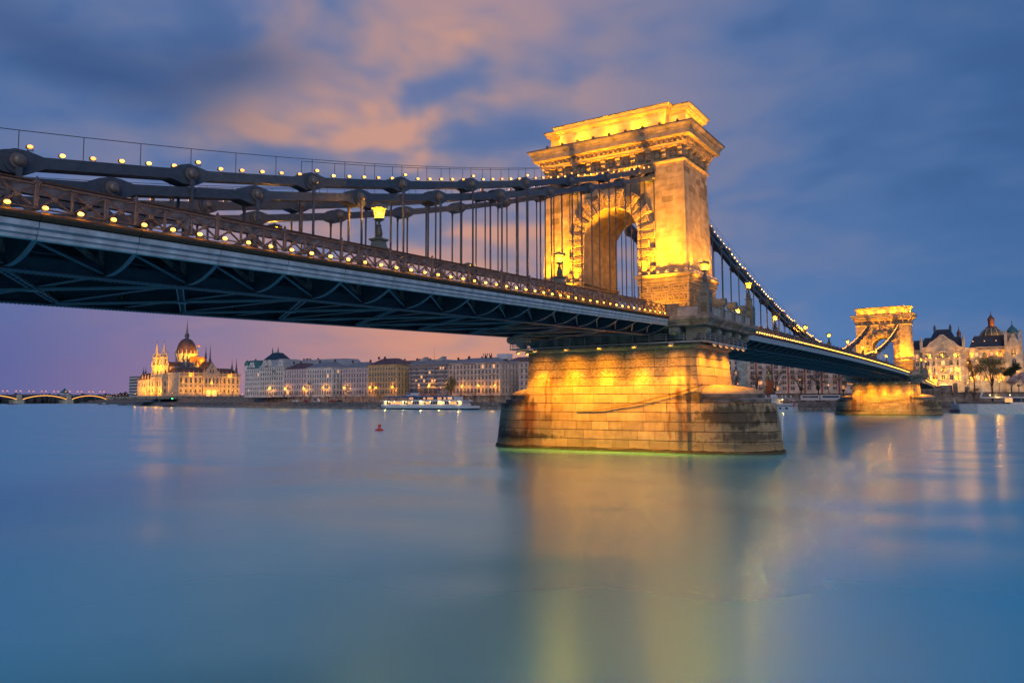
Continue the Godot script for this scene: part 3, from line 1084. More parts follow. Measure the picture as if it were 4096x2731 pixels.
func pier_block(mb: MB, a: Array, i0: float, i1: float, y0: float, y1: float, paths0: Array, paths1: Array, proud: float, gy: float, gx: float):
	# a: cumulated lengths; block between s = i0 and i1 on the outline, faces cut back round its edges
	var marks := [i0 + gx]
	for s in a:
		if s > i0 + gx + 0.05 and s < i1 - gx - 0.05:
			marks.append(s)
	marks.append(i1 - gx)
	var rows := [[y0 + gy * 0.5, -0.09], [y0 + gy, 0.0], [y1 - gy, 0.0], [y1 - gy * 0.5, -0.09]]
	var pts := []
	for s in marks:
		var k := 0
		while k < a.size() - 2 and a[k + 1] < s:
			k += 1
		var f: float = (s - a[k]) / maxf(a[k + 1] - a[k], 0.0001)
		var p0: Vector2 = paths0[k].lerp(paths0[k + 1], f)
		var p1: Vector2 = paths1[k].lerp(paths1[k + 1], f)
		var d: Vector2 = (paths0[mini(k + 1, paths0.size() - 1)] - paths0[k]).normalized()
		var nn := Vector2(-absf(d.y), d.x * signf(d.y) if absf(d.y) > 0.0001 else signf(p0.y))
		# outward: flank faces -x, noses face +-z
		nn = Vector2(-absf(d.y), (-1.0 if p0.y < 0.0 else 1.0) * absf(d.x)).normalized()
		var col := []
		for r in rows:
			var q: Vector2 = p0.lerp(p1, (r[0] - y0) / (y1 - y0)) + nn * (r[1] + proud)
			col.append([Vector3(q.x, r[0], q.y), Vector3(nn.x, 0.05, nn.y).normalized(), Vector2((s - a[-1] / 2 + 25.0) / 50.0, (11.0 - r[0]) / 12.0)])
		pts.append(col)
	for k in pts.size() - 1:
		for r in 3:
			var A = pts[k][r]
			var B = pts[k + 1][r]
			var C = pts[k + 1][r + 1]
			var D = pts[k][r + 1]
			var n0: Vector3 = A[1]
			var n1: Vector3 = B[1]
			if r != 1:
				var nf: Vector3 = (C[0] - A[0]).cross(D[0] - B[0]).normalized()
				n0 = nf
				n1 = nf
			mb.quad_uv([A[0], B[0], C[0], D[0]], [n0, n1, n1, n0], [A[2], B[2], C[2], D[2]])
	# end faces
	for e in [0, pts.size() - 1]:
		var c = pts[e]
		var back: Vector3 = -c[0][1] * 0.1
		for r in 3:
			var P: Vector3 = c[r][0]
			var Q: Vector3 = c[r + 1][0]
			var g := 1 if e == 0 else -1
			if g > 0:
				mb.quad(P + back, P, Q, Q + back)
			else:
				mb.quad(P, P + back, Q + back, Q)


func lengths(p: Array) -> Array:
	var a := [0.0]
	for k in p.size() - 1:
		a.append(a[-1] + p[k].distance_to(p[k + 1]))
	return a


func make_pier() -> Node3D:
	T.pier = pier_texture()
	var tones := []
	for k in 5:
		var m := StandardMaterial3D.new()
		m.resource_name = "pier_stone%d" % k
		var t: float = [1.0, 0.86, 1.08, 0.76, 0.94][k]
		m.albedo_color = lin(0.47 * t, 0.345 * t, 0.195 * t)
		m.albedo_texture = T.pier
		m.roughness = 0.75
		m.uv2_triplanar = true
		tones.append(m)
	var rough_tones := []
	for k in 2:
		var m: StandardMaterial3D = tones[k].duplicate()
		m.heightmap_enabled = true
		m.heightmap_texture = T.rock
		m.heightmap_scale = 6.0
		m.uv1_scale = Vector3(1, 1, 1)
		rough_tones.append(m)
	M.pier_core = mat("pier_core", lin(0.07, 0.06, 0.05), 0.95)
	var t := thing("bridge_pier", "tall rounded stone pier with rust stains and water gauge marks under the front tower", "pier", Vector3.ZERO, "stone piers of the bridge")
	rng.seed = 8
	var core := MB.new(M.pier_core)
	var rest := MB.new(tones[0])
	for c in COURSES.size() - 1:
		var y0: float = COURSES[c]
		var y1: float = COURSES[c + 1]
		var h0 := pier_half(y0)
		var h1 := pier_half(y1)
		var low := c < 6
		var nose0 := 16.08 - 0.135 * y0 - h0.y
		var nose1 := 16.08 - 0.135 * y1 - h1.y
		var p0 := []
		var p1 := []
		var proud := 0.14 if c == 0 else 0.0
		if low:
			p0 = pier_path(h0, nose0)
			p1 = pier_path(h1, nose1)
		else:
			p0 = [Vector2(0, -h0.y), Vector2(-h0.x, -h0.y), Vector2(-h0.x, h0.y), Vector2(0, h0.y)]
			p1 = [Vector2(0, -h1.y), Vector2(-h1.x, -h1.y), Vector2(-h1.x, h1.y), Vector2(0, h1.y)]
		var a := lengths(p0)
		var L: float = a[-1]
		# solid dark core just behind the faces, so that joints read as gaps
		for e in [1.0, -1.0]:
			for k in p0.size() - 1:
				var q0: Vector2 = p0[k] * 0.985
				var q1: Vector2 = p0[k + 1] * 0.985
				var u0: Vector2 = p1[k] * 0.985
				var u1: Vector2 = p1[k + 1] * 0.985
				core.quad(Vector3(q0.x * e, y0, q0.y * e), Vector3(q1.x * e, y0, q1.y * e), Vector3(u1.x * e, y1, u1.y * e), Vector3(u0.x * e, y1, u0.y * e))
				core.tri(Vector3(0, y1, 0), Vector3(u0.x * e, y1, u0.y * e), Vector3(u1.x * e, y1, u1.y * e))
		# visible side: one stone after another
		var cuts := [0.0]
		if low:
			var s := rng.randf_range(0.6, 1.6)
			while s < L - 0.8:
				cuts.append(s)
				s += rng.randf_range(1.3, 2.5)
		else:
			# keep the arrises: stones end at the corners
			for seg in 3:
				var s: float = a[seg] + (0.0 if seg == 0 else rng.randf_range(0.5, 1.1))
				if seg > 0:
					cuts.append(a[seg])
				while s < a[seg + 1] - 0.7:
					if s > a[seg] + 0.3:
						cuts.append(s)
					s += rng.randf_range(1.3, 2.4)
		cuts.append(L)
		for k in cuts.size() - 1:
			var s0: float = cuts[k]
			var s1: float = cuts[k + 1]
			var mid := s0 + (s1 - s0) / 2 - L / 2
			var rough: bool = c >= 7 and mid > -9.0 and mid < 7.0 and rng.randf() < 0.55
			var tone = rough_tones[rng.randi() % 2] if rough else tones[rng.randi() % 5]
			var mb := MB.new(tone)
			pier_block(mb, a, s0, s1, y0, y1, p0, p1, proud + rng.randf_range(-0.012, 0.012), 0.035 if c > 0 else 0.012, 0.012)
			put("stone_block", mb, t)
		# far side: plain courses, half a turn round
		var back := MB.new(tones[c % 5])
		pier_block(back, a, 0.0, L, y0, y1, p0, p1, proud, 0.035 if c > 0 else 0.012, 0.0)
		put("stone_course", back, t, at(0, 0, 0, PI))
		if c == 0:
			continue
	put("core", core, t)
	# cutwater heads: two receding steps and a half dome, at both ends
	for e in [1.0, -1.0]:
		var steps := [[4.85, 5.28, 14.92, 5.0], [5.28, 5.75, 14.38, 4.5]]
		for k in 2:
			var st: Array = steps[k]
			var hw: float = st[3]
			var base := pier_half(st[0]).y - 0.25
			var nose: float = st[2] - base
			var pp := []
			for j in 21:
				var an := -PI / 2 + PI * j / 20.0
				pp.append(Vector2(hw * sin(an), base + nose * cos(an)))
			var la := lengths(pp)
			var cut := 0.0
			while cut < la[-1] - 0.3:
				var nx := minf(cut + rng.randf_range(1.6, 2.6), la[-1])
				if la[-1] - nx < 0.8:
					nx = la[-1]
				var mb := MB.new(M.dark_stone)
				var j0 := 0
				var outer := []
				var m := 4
				for q in m + 1:
					var s := lerpf(cut + 0.008, nx - 0.008, float(q) / m)
					j0 = 0
					while j0 < la.size() - 2 and la[j0 + 1] < s:
						j0 += 1
					var f: float = (s - la[j0]) / (la[j0 + 1] - la[j0])
					outer.append(pp[j0].lerp(pp[j0 + 1], f))
				for q in m:
					var A: Vector2 = outer[q]
					var B: Vector2 = outer[q + 1]
					var ya: float = st[0] + 0.02
					var yb: float = st[1] - 0.02
					var inn := Vector2(0, base)
					mb.quad(Vector3(A.x, ya, A.y), Vector3(A.x, yb, A.y), Vector3(B.x, yb, B.y), Vector3(B.x, ya, B.y))
					var A2 := A.lerp(inn, 0.3)
					var B2 := B.lerp(inn, 0.3)
					mb.quad(Vector3(A.x, yb, A.y), Vector3(A2.x, yb, A2.y), Vector3(B2.x, yb, B2.y), Vector3(B.x, yb, B.y))
				put("stone_block", mb, t, at(0, 0, 0, 0.0 if e > 0 else PI))
				cut = nx
		var dome := MB.new(M.carved)
		var base := pier_half(5.8).y - 0.3
		for j in 16:
			for k in 7:
				var q := []
				for w in [[j, k], [j + 1, k], [j + 1, k + 1], [j, k + 1]]:
					var an: float = -PI / 2 + PI * w[0] / 16.0
					var el: float = PI / 2 * w[1] / 7.0
					q.append(Vector3(4.42 * sin(an) * cos(el), 5.74 + 0.92 * sin(el), base + (14.3 - base) * cos(an) * cos(el)))
				dome.quad(q[0], q[1], q[2], q[3])
		put("dome_cap", dome, t, at(0, 0, 0, 0.0 if e > 0 else PI))
	# moulded cap on top of the pier
	var cap := MB.new(M.carved)
	cap.ring([Vector2(-0.05, 10.13), Vector2(0.06, 10.15), Vector2(0.08, 10.24), Vector2(0.14, 10.27), Vector2(0.26, 10.32), Vector2(0.28, 10.55), Vector2(0.1, 10.58), Vector2(-0.6, 10.6)], 5.06, 9.39)
	put("cap_moulding", cap, t)
	# neck of masonry up to the platform
	var neck := MB.new(M.dark_stone)
	neck.box(Vector3(0, 11.4, 0), Vector3(8.6, 1.7, 17.4))
	put("neck", neck, t)
	# painted water gauge: two ladders of tick marks and roman-style numerals
	var ticks := MB.new(M.fixture)
	for col in 2:
		var n := 90 if col == 0 else 150
		for k in n:
			var y: float = 0.05 + 9.6 * k / n
			var ln := 0.42
			if k % 10 == 0:
				ln = 0.95 if col == 0 else 0.75
			elif k % 5 == 0:
				ln = 0.6
			var zc := 8.72 if col == 1 else 7.80
			zc -= 0.02 * (y - 5.0)
			var g := fmod(y - 0.31, 0.9)
			ticks.box(Vector3(-pier_half(y).x - 0.006, y, zc), Vector3(0.012, 0.025, ln))
			if k % 10 == 0:
				for q in 3:
					ticks.box(Vector3(-pier_half(y).x - 0.006, y + 0.16, zc + (0.55 if col == 1 else -0.75) + 0.07 * q), Vector3(0.012, 0.12, 0.022))
	put("gauge_marks", ticks, t)
	# slack rusty cable slung round the cutwater, with its hook
	var cable := MB.new(M.rust)
	var cp := []
	for k in 17:
		var f := k / 16.0
		cp.append(Vector3(-5.45 - 0.06 * sin(PI * f), lerpf(3.96, 6.55, pow(f, 1.55)) + 0.03 * sin(f * 21.0), lerpf(-3.5, 10.2, f)))
	for k in 16:
		cable.cyl(cp[k], cp[k + 1], 0.035, 0.035, 6, false)
		if k > 7:
			cable.cyl(cp[k] + Vector3(-0.04, 0.1, 0), cp[k + 1] + Vector3(-0.04, 0.08, 0), 0.022, 0.022, 5, false)
	put("cable", cable, t)
	var hook := MB.new(M.rust)
	hook.cyl(Vector3(-5.5, 3.9, 6.55), Vector3(-5.5, 5.05, 6.55), 0.04, 0.04, 6)
	put("cable_hook", hook, t)
	return t


# ---------------------------------------------------------------- platform round the tower foot
func make_platform(t: Node3D):
	var sl := MB.new(M.platform_stone)
	sl.ring([Vector2(-0.9, 12.10), Vector2(-0.35, 12.12), Vector2(-0.3, 12.38), Vector2(-0.2, 12.42), Vector2(-0.02, 12.62), Vector2(0.1, 12.66), Vector2(0.12, 12.80), Vector2(0.0, 12.86), Vector2(-0.1, 12.98), Vector2(-0.3, 13.0)], 7.95, 11.85)
	put("platform_slab", sl, t)
	# parapets
	for sx in [-1.0, 1.0]:
		for sz in [-1.0, 1.0]:
			var blk := MB.new(M.platform_stone)
			blk.box(Vector3(7.62 * sx, 13.5, 8.12 * sz), Vector3(0.62, 1.08, 1.06), Basis.IDENTITY, 0.02)
			blk.box(Vector3(7.62 * sx, 14.1, 8.12 * sz), Vector3(0.74, 0.13, 1.2), Basis.IDENTITY, 0.03)
			blk.box(Vector3(7.85 * sx, 12.75, 8.0 * sz), Vector3(0.5, 0.62, 0.8), Basis.IDENTITY, 0.03)
			put("parapet_block", blk, t)
			var wl := MB.new(M.wall_panel)
			wl.box(Vector3(7.58 * sx, 13.4, 9.62 * sz), Vector3(0.3, 0.82, 1.94))
			wl.use(M.platform_stone)
			wl.box(Vector3(7.58 * sx, 13.86, 9.62 * sz), Vector3(0.4, 0.1, 1.94), Basis.IDENTITY, 0.02)
			put("parapet_panel", wl, t)
	var xs := [-6.45, -3.35, 0.0, 3.35, 6.45]
	for sz in [-1.0, 1.0]:
		for k in 4:
			var a: float = xs[k] + (0.5 if k == 0 else 0.3)
			var b: float = xs[k + 1] - (0.5 if k == 3 else 0.3)
			var wl := MB.new(M.wall_panel)
			wl.box(Vector3((a + b) / 2, 13.4, 11.42 * sz), Vector3(b - a, 0.82, 0.26))
			wl.use(M.platform_stone)
			wl.box(Vector3((a + b) / 2, 13.86, 11.42 * sz), Vector3(b - a, 0.1, 0.36), Basis.IDENTITY, 0.02)
			put("parapet_panel", wl, t)
		# three round-headed iron posts
		for k in range(1, 4):
			var p := part("parapet_post", t)
			var xx: float = xs[k]
			var body := MB.new(M.cast_iron)
			body.box(Vector3(xx, 13.6, 11.44 * sz), Vector3(0.62, 1.24, 0.56), Basis.IDENTITY, 0.03)
			body.use(M.cast_iron_dark)
			body.box(Vector3(xx, 13.5, 11.725 * sz), Vector3(0.36, 0.66, 0.02), Basis.IDENTITY)
			put("shaft", body, p)
			var hd := MB.new(M.cast_iron)
			hd.box(Vector3(xx, 14.29, 11.44 * sz), Vector3(0.70, 0.14, 0.9), Basis.IDENTITY, 0.03)
			var arch := PackedVector2Array()
			for j in 13:
				var an := PI * j / 12.0
				arch.append(Vector2(0.36 * cos(an), 0.22 + 0.36 * sin(an)))
			arch.append(Vector2(-0.36, 0.0))
			arch.append(Vector2(0.36, 0.0))
			hd.prism(arch, Transform3D(Basis.IDENTITY, Vector3(xx, 14.36, 11.44 * sz)), -0.5, 0.5)
			put("head", hd, p)
			var fan := MB.new(M.cast_iron_dark)
			for j in 7:
				var an := PI * (j + 0.5) / 7.0
				fan.bar(Vector3(xx, 14.56, 11.96 * sz), Vector3(xx + 0.25 * cos(an), 14.56 + 0.25 * sin(an), 11.96 * sz), 0.03, 0.05)
			put("fan_ornament", fan, p)
	# corner pedestals
	for sx in [-1.0, 1.0]:
		for sz in [-1.0, 1.0]:
			var p := part("corner_pedestal", t)
			var o := Vector3(6.6 * sx + 0.5 * sx, 0, 11.15 * sz)
			var body := MB.new(M.cast_iron)
			body.ring([Vector2(0.06, 12.96), Vector2(0.06, 13.12), Vector2(0.0, 13.16), Vector2(0.0, 14.28), Vector2(0.04, 14.32), Vector2(0.04, 14.5), Vector2(0.0, 14.54), Vector2(0, 14.6)], 0.5, 0.5, o)
			put("shaft", body, p)
			var hd := MB.new(M.cast_iron)
			for turn in [0.0, PI / 2]:
				var arch := PackedVector2Array()
				for j in 13:
					var an := PI * j / 12.0
					arch.append(Vector2(0.5 * cos(an), 14.85 + 0.42 * sin(an)))
				arch.append(Vector2(-0.5, 14.6))
				arch.append(Vector2(0.5, 14.6))
				hd.prism(arch, Transform3D(Basis(Vector3.UP, turn), o), -0.52, 0.52)
			hd.ring([Vector2(0.12, 15.05), Vector2(0.0, 15.3), Vector2(-0.04, 15.75), Vector2(-0.02, 15.95), Vector2(0.05, 16.0), Vector2(0.05, 16.06), Vector2(-0.1, 16.1)], 0.3, 0.3, o)
			put("head", hd, p)
			var fan := MB.new(M.cast_iron_dark)
			for turn in [0.0, PI / 2, PI, -PI / 2]:
				var b := Basis(Vector3.UP, turn)
				for j in 7:
					var an := PI * (j + 0.5) / 7.0
					fan.bar(o + b * Vector3(0.05 * cos(an), 14.78 + 0.05 * sin(an), 0.53), o + b * Vector3(0.34 * cos(an), 14.78 + 0.34 * sin(an), 0.53), 0.03, 0.06)
				fan.box(o + b * Vector3(0, 13.7, 0.51), Vector3(0.62, 0.85, 0.02), b)
				fan.box(o + b * Vector3(0, 15.62, 0.285), Vector3(0.16, 0.2, 0.02), b)
			put("fan_ornament", fan, p)
	# scroll consoles carrying the platform
	var con := MB.new(M.cast_iron)
	var xf := Transform3D(Basis(Vector3.BACK, PI / 2), Vector3(0, 11.68, 1.35))
	con.lathe([Vector2(0.0, -0.45), Vector2(0.40, -0.45), Vector2(0.40, -0.36), Vector2(0.34, -0.32), Vector2(0.34, -0.16), Vector2(0.41, -0.12), Vector2(0.41, 0.12), Vector2(0.34, 0.16), Vector2(0.34, 0.32), Vector2(0.40, 0.36), Vector2(0.40, 0.45), Vector2(0, 0.45)], 16, xf)
	for e in [-1.0, 1.0]:
		con.lathe([Vector2(0.0, 0.0), Vector2(0.26, 0.0), Vector2(0.24, 0.03), Vector2(0.14, 0.03), Vector2(0.12, 0.0), Vector2(0.08, 0.05), Vector2(0, 0.06)], 12, Transform3D(Basis(Vector3.BACK, -PI / 2 * e), Vector3(0.45 * e, 11.68, 1.35)))
	con.prism(PackedVector2Array([Vector2(1.5, 12.1), Vector2(-0.4, 12.1), Vector2(-0.4, 10.7), Vector2(0.1, 10.75), Vector2(0.5, 11.05), Vector2(0.75, 11.45), Vector2(1.2, 11.5)]), Transform3D(Basis(Vector3(0, 0, 1), Vector3.UP, Vector3(-1, 0, 0)), Vector3.ZERO), -0.38, 0.38)
	var con_mesh := con.mesh()
	for sz in [1.0, -1.0]:
		for x in [-6.3, -3.15, 0.0, 3.15, 6.3]:
			put("scroll_console", con_mesh, t, at(x, 0, 9.5 * sz, 0.0 if sz > 0 else PI))
	for sx in [-1.0, 1.0]:
		for z in [8.2, -8.2]:
			put("scroll_console", con_mesh, t, at(5.9 * sx, 0, z, PI / 2 * sx))


# service gallery hung round the pier top, with floodlights that light the stone below
func make_gallery(x: float, label: String, lit: float) -> Node3D:
	var t := thing("service_gallery", label, "walkway", Vector3(x, 0, 0), "service galleries round the piers")
	var hx := 6.25
	var hz := 10.55
	var fl := MB.new(M.galvanised)
	var o := 0.75
	for sz in [1.0, -1.0]:
		fl.box(Vector3(0, 10.72, hz * sz), Vector3(hx * 2 + o, 0.05, o))
		fl.box(Vector3(0, 10.66, (hz + 0.36) * sz), Vector3(hx * 2 + o, 0.14, 0.06))
	for sx in [1.0, -1.0]:
		fl.box(Vector3(hx * sx, 10.723, 0), Vector3(o, 0.05, hz * 2 - o))
		fl.box(Vector3((hx + 0.36) * sx, 10.66, 0), Vector3(0.06, 0.14, hz * 2))
	put("walkway_floor", fl, t)
	var rail := MB.new(M.galvanised)
	for y in [11.0, 11.22, 11.44]:
		for sz in [1.0, -1.0]:
			rail.box(Vector3(0, y, (hz + 0.36) * sz), Vector3(hx * 2 + o, 0.05, 0.04))
		for sx in [1.0, -1.0]:
			rail.box(Vector3((hx + 0.36) * sx, y + 0.003, 0), Vector3(0.04, 0.05, hz * 2 + o))
	put("guard_rail", rail, t)
	var post := MB.new(M.galvanised)
	post.box(Vector3(0, 11.1, 0), Vector3(0.05, 0.8, 0.05))
	var pm := post.mesh()
	for k in 10:
		for sz in [1.0, -1.0]:
			put("rail_post", pm, t, at(-hx - 0.33 + (hx * 2 + 0.66) * k / 9.0, 0, (hz + 0.33) * sz))
	for k in 13:
		for sx in [1.0, -1.0]:
			put("rail_post", pm, t, at((hx + 0.33) * sx, 0, -hz + hz * 2 * k / 12.0))
	# floodlights under the gallery
	var lamp := MB.new(M.fixture_pale)
	lamp.box(Vector3(0, 0.0, 0), Vector3(0.42, 0.2, 0.3), Basis(Vector3.RIGHT, 0.7), 0.03)
	lamp.bar(Vector3(0, 0.1, 0), Vector3(0, 0.3, 0), 0.04, 0.04)
	lamp.use(M.flood_glow)
	lamp.box(Vector3(0, -0.085, -0.075), Vector3(0.36, 0.02, 0.24), Basis(Vector3.RIGHT, 0.7))
	var lm := lamp.mesh()
	for k in 6:
		var xx := -4.6 + 9.2 * k / 5.0
		put("floodlight", lm, t, at(xx, 10.42, hz + 0.62))
		put("floodlight", lm, t, at(xx, 10.42, -hz - 0.62, PI))
	for k in 5:
		var zz := -7.6 + 15.2 * k / 4.0
		put("floodlight", lm, t, at(-hx - 0.62, 10.42, zz, -PI / 2))
		put("floodlight", lm, t, at(hx + 0.62, 10.42, zz, PI / 2))
	for k in 5:
		var zz := -7.6 + 15.2 * k / 4.0
		spot(t, Vector3(-hx - 0.9, 10.25, zz), Vector3(-5.0, 6.0, zz), 34.0 * lit * [0.6, 1.3, 1.2, 0.8, 0.75][k], 60.0, SODIUM, 0.3)
		spot(t, Vector3(-hx - 1.3, 10.25, zz), Vector3(-5.2, 2.5, zz), 250.0 * lit * [0.8, 1.1, 1.0, 0.9, 0.9][k], 36.0, SODIUM, 0.3)
	for k in 3:
		var xx := -3.6 + 3.6 * k
		spot(t, Vector3(xx, 10.25, hz + 0.8), Vector3(xx, 5.5, 9.6), 70.0 * lit, 60.0, SODIUM, 0.12)
		spot(t, Vector3(xx, 10.25, -hz - 0.8), Vector3(xx, 5.5, -9.6), 45.0 * lit, 60.0, SODIUM, 0.12)
	spot(t, Vector3(hx + 0.75, 10.25, 0), Vector3(5.2, 4.0, 0), 80.0 * lit, 65.0, SODIUM, 0.12)
	return t


# ---------------------------------------------------------------- stone gate tower
const SPRING := 22.3
const ARCH_R := 3.1


func tower_half(y: float) -> Vector2:     # half depth (along the bridge) and half width of the battered shaft
	var f := (y - 18.4) / 11.1
	return Vector2(lerpf(3.83, 3.42, f), lerpf(8.28, 7.96, f))


func arch_at(y: float) -> float:
	if y < SPRING:
		return ARCH_R
	if y > SPRING + ARCH_R:
		return -1.0
	return sqrt(ARCH_R * ARCH_R - pow(y - SPRING, 2.0))


# flat stone on a battered face: corners in plan given for bottom and top; nrm points outwards
func face_stone(mb: MB, a0: Vector3, b0: Vector3, b1: Vector3, a1: Vector3, nrm: Vector3, proud: float, bev: float, depth: float):
	var up := (a1 - a0).normalized()
	var rt := (b0 - a0).normalized()
	var f := [a0 + (up + rt) * bev, b0 + (up - rt) * bev, b1 - (up + rt) * bev, a1 + (rt - up) * bev]
	var e := [a0, b0, b1, a1]
	var q := []
	var r := []
	var s := []
	for k in 4:
		q.append(f[k] + nrm * proud)
		r.append(e[k] + nrm * (proud - bev))
		s.append(e[k] - nrm * depth)
	mb.quad(q[0], q[1], q[2], q[3])
	for k in 4:
		var j := (k + 1) % 4
		mb.quad(r[k], r[j], q[j], q[k])
		mb.quad(s[k], s[j], r[j], r[k])


# rusticated stone: drafted margin and a rough raised field
func rustic(mb: MB, c: Vector3, w: float, h: float, b: Basis, proud: float, taper := 0.0):
	# b.z points out of the wall; taper narrows the bottom edge (for arch stones)
	mb.use(M.carved)
	var rings := [[1.0, 0.0, -0.3], [1.0, 0.0, proud - 0.04], [0.0, 0.035, proud], [0.0, 0.11, proud], [0.0, 0.13, proud - 0.05], [0.0, 0.17, proud - 0.045], [0.0, 0.22, proud + 0.05]]
	var prev := []
	for k in rings.size():
		var g: float = rings[k][1]
		var z: float = rings[k][2]
		var q := []
		for u in [[-1, -1], [1, -1], [1, 1], [-1, 1]]:
			var ww: float = w / 2 - g - (taper / 2 if u[1] < 0 else 0.0)
			q.append(c + b * Vector3(u[0] * ww, u[1] * (h / 2 - g), z))
		if k > 0:
			if k == rings.size() - 1:
				mb.use(M.rough_field)
			for i in 4:
				var j := (i + 1) % 4
				mb.quad(prev[i], prev[j], q[j], q[i])
		prev = q
	mb.quad(prev[0], prev[1], prev[2], prev[3])


func lion_mask(mb: MB, c: Vector3, s: float, b: Basis):
	# bearded lion's head in high relief, b.z outwards
	var parts := [[0, 0.15, 0.0, 0.52, 0.72, 0.32], [0, 0.28, 0.22, 0.34, 0.36, 0.26], [0, 0.02, 0.42, 0.17, 0.2, 0.16], [0, 0.2, 0.45, 0.09, 0.26, 0.12], [-0.16, -0.05, 0.36, 0.15, 0.14, 0.14], [0.16, -0.05, 0.36, 0.15, 0.14, 0.14],
		[0, -0.28, 0.26, 0.2, 0.24, 0.18], [0, -0.62, 0.18, 0.2, 0.42, 0.18], [-0.14, 0.33, 0.4, 0.08, 0.05, 0.07], [0.14, 0.33, 0.4, 0.08, 0.05, 0.07], [-0.38, 0.5, 0.16, 0.12, 0.13, 0.1], [0.38, 0.5, 0.16, 0.12, 0.13, 0.1]]
	for k in 14:
		var a := TAU * k / 14.0
		parts.append([0.44 * cos(a), 0.12 + 0.58 * sin(a), 0.12, 0.15, 0.2, 0.16])
	for p in parts:
		mb.ball(c + b * (Vector3(p[0], p[1], p[2]) * s), Vector3(p[3], p[4], p[5]) * s, 8, 5, b)


func crest(mb: MB, c: Vector3, b: Basis):
	# crowned shield with two supporters, in relief
	var sh := PackedVector2Array()
	for k in 13:
		var a := PI + PI * k / 12.0
		sh.append(Vector2(0.62 * cos(a), -0.1 + 0.72 * sin(a)))
	sh.append(Vector2(0.66, 0.55))
	sh.append(Vector2(0.3, 0.62))
	sh.append(Vector2(0.0, 0.55))
	sh.append(Vector2(-0.3, 0.62))
	sh.append(Vector2(-0.66, 0.55))
	mb.prism(sh, Transform3D(b, c), -0.1, 0.22)
	mb.ball(c + b * Vector3(0, -0.05, 0.2), Vector3(0.42, 0.5, 0.12), 10, 6, b)
	for e in [-1.0, 1.0]:
		for p in [[0.95, 0.3, 0.25, 0.3], [1.05, -0.1, 0.22, 0.4], [0.9, -0.5, 0.3, 0.2], [0.85, 0.7, 0.16, 0.2], [1.3, -0.45, 0.24, 0.14], [1.25, 0.25, 0.15, 0.3]]:
			mb.ball(c + b * Vector3(p[0] * e, p[1], 0.1), Vector3(p[2], p[3], 0.2), 8, 5, b)
	mb.box(c + b * Vector3(0, 0.78, 0.1), Vector3(0.8, 0.16, 0.3), b, 0.03)
	for k in 5:
		mb.prism(PackedVector2Array([Vector2(-0.08, 0), Vector2(0.08, 0), Vector2(0, 0.42)]), Transform3D(b, c + b * Vector3(-0.32 + 0.16 * k, 0.86, 0.05)), -0.05, 0.15)
	mb.box(c + b * Vector3(0, -1.05, 0.1), Vector3(2.1, 0.22, 0.4), b, 0.05)


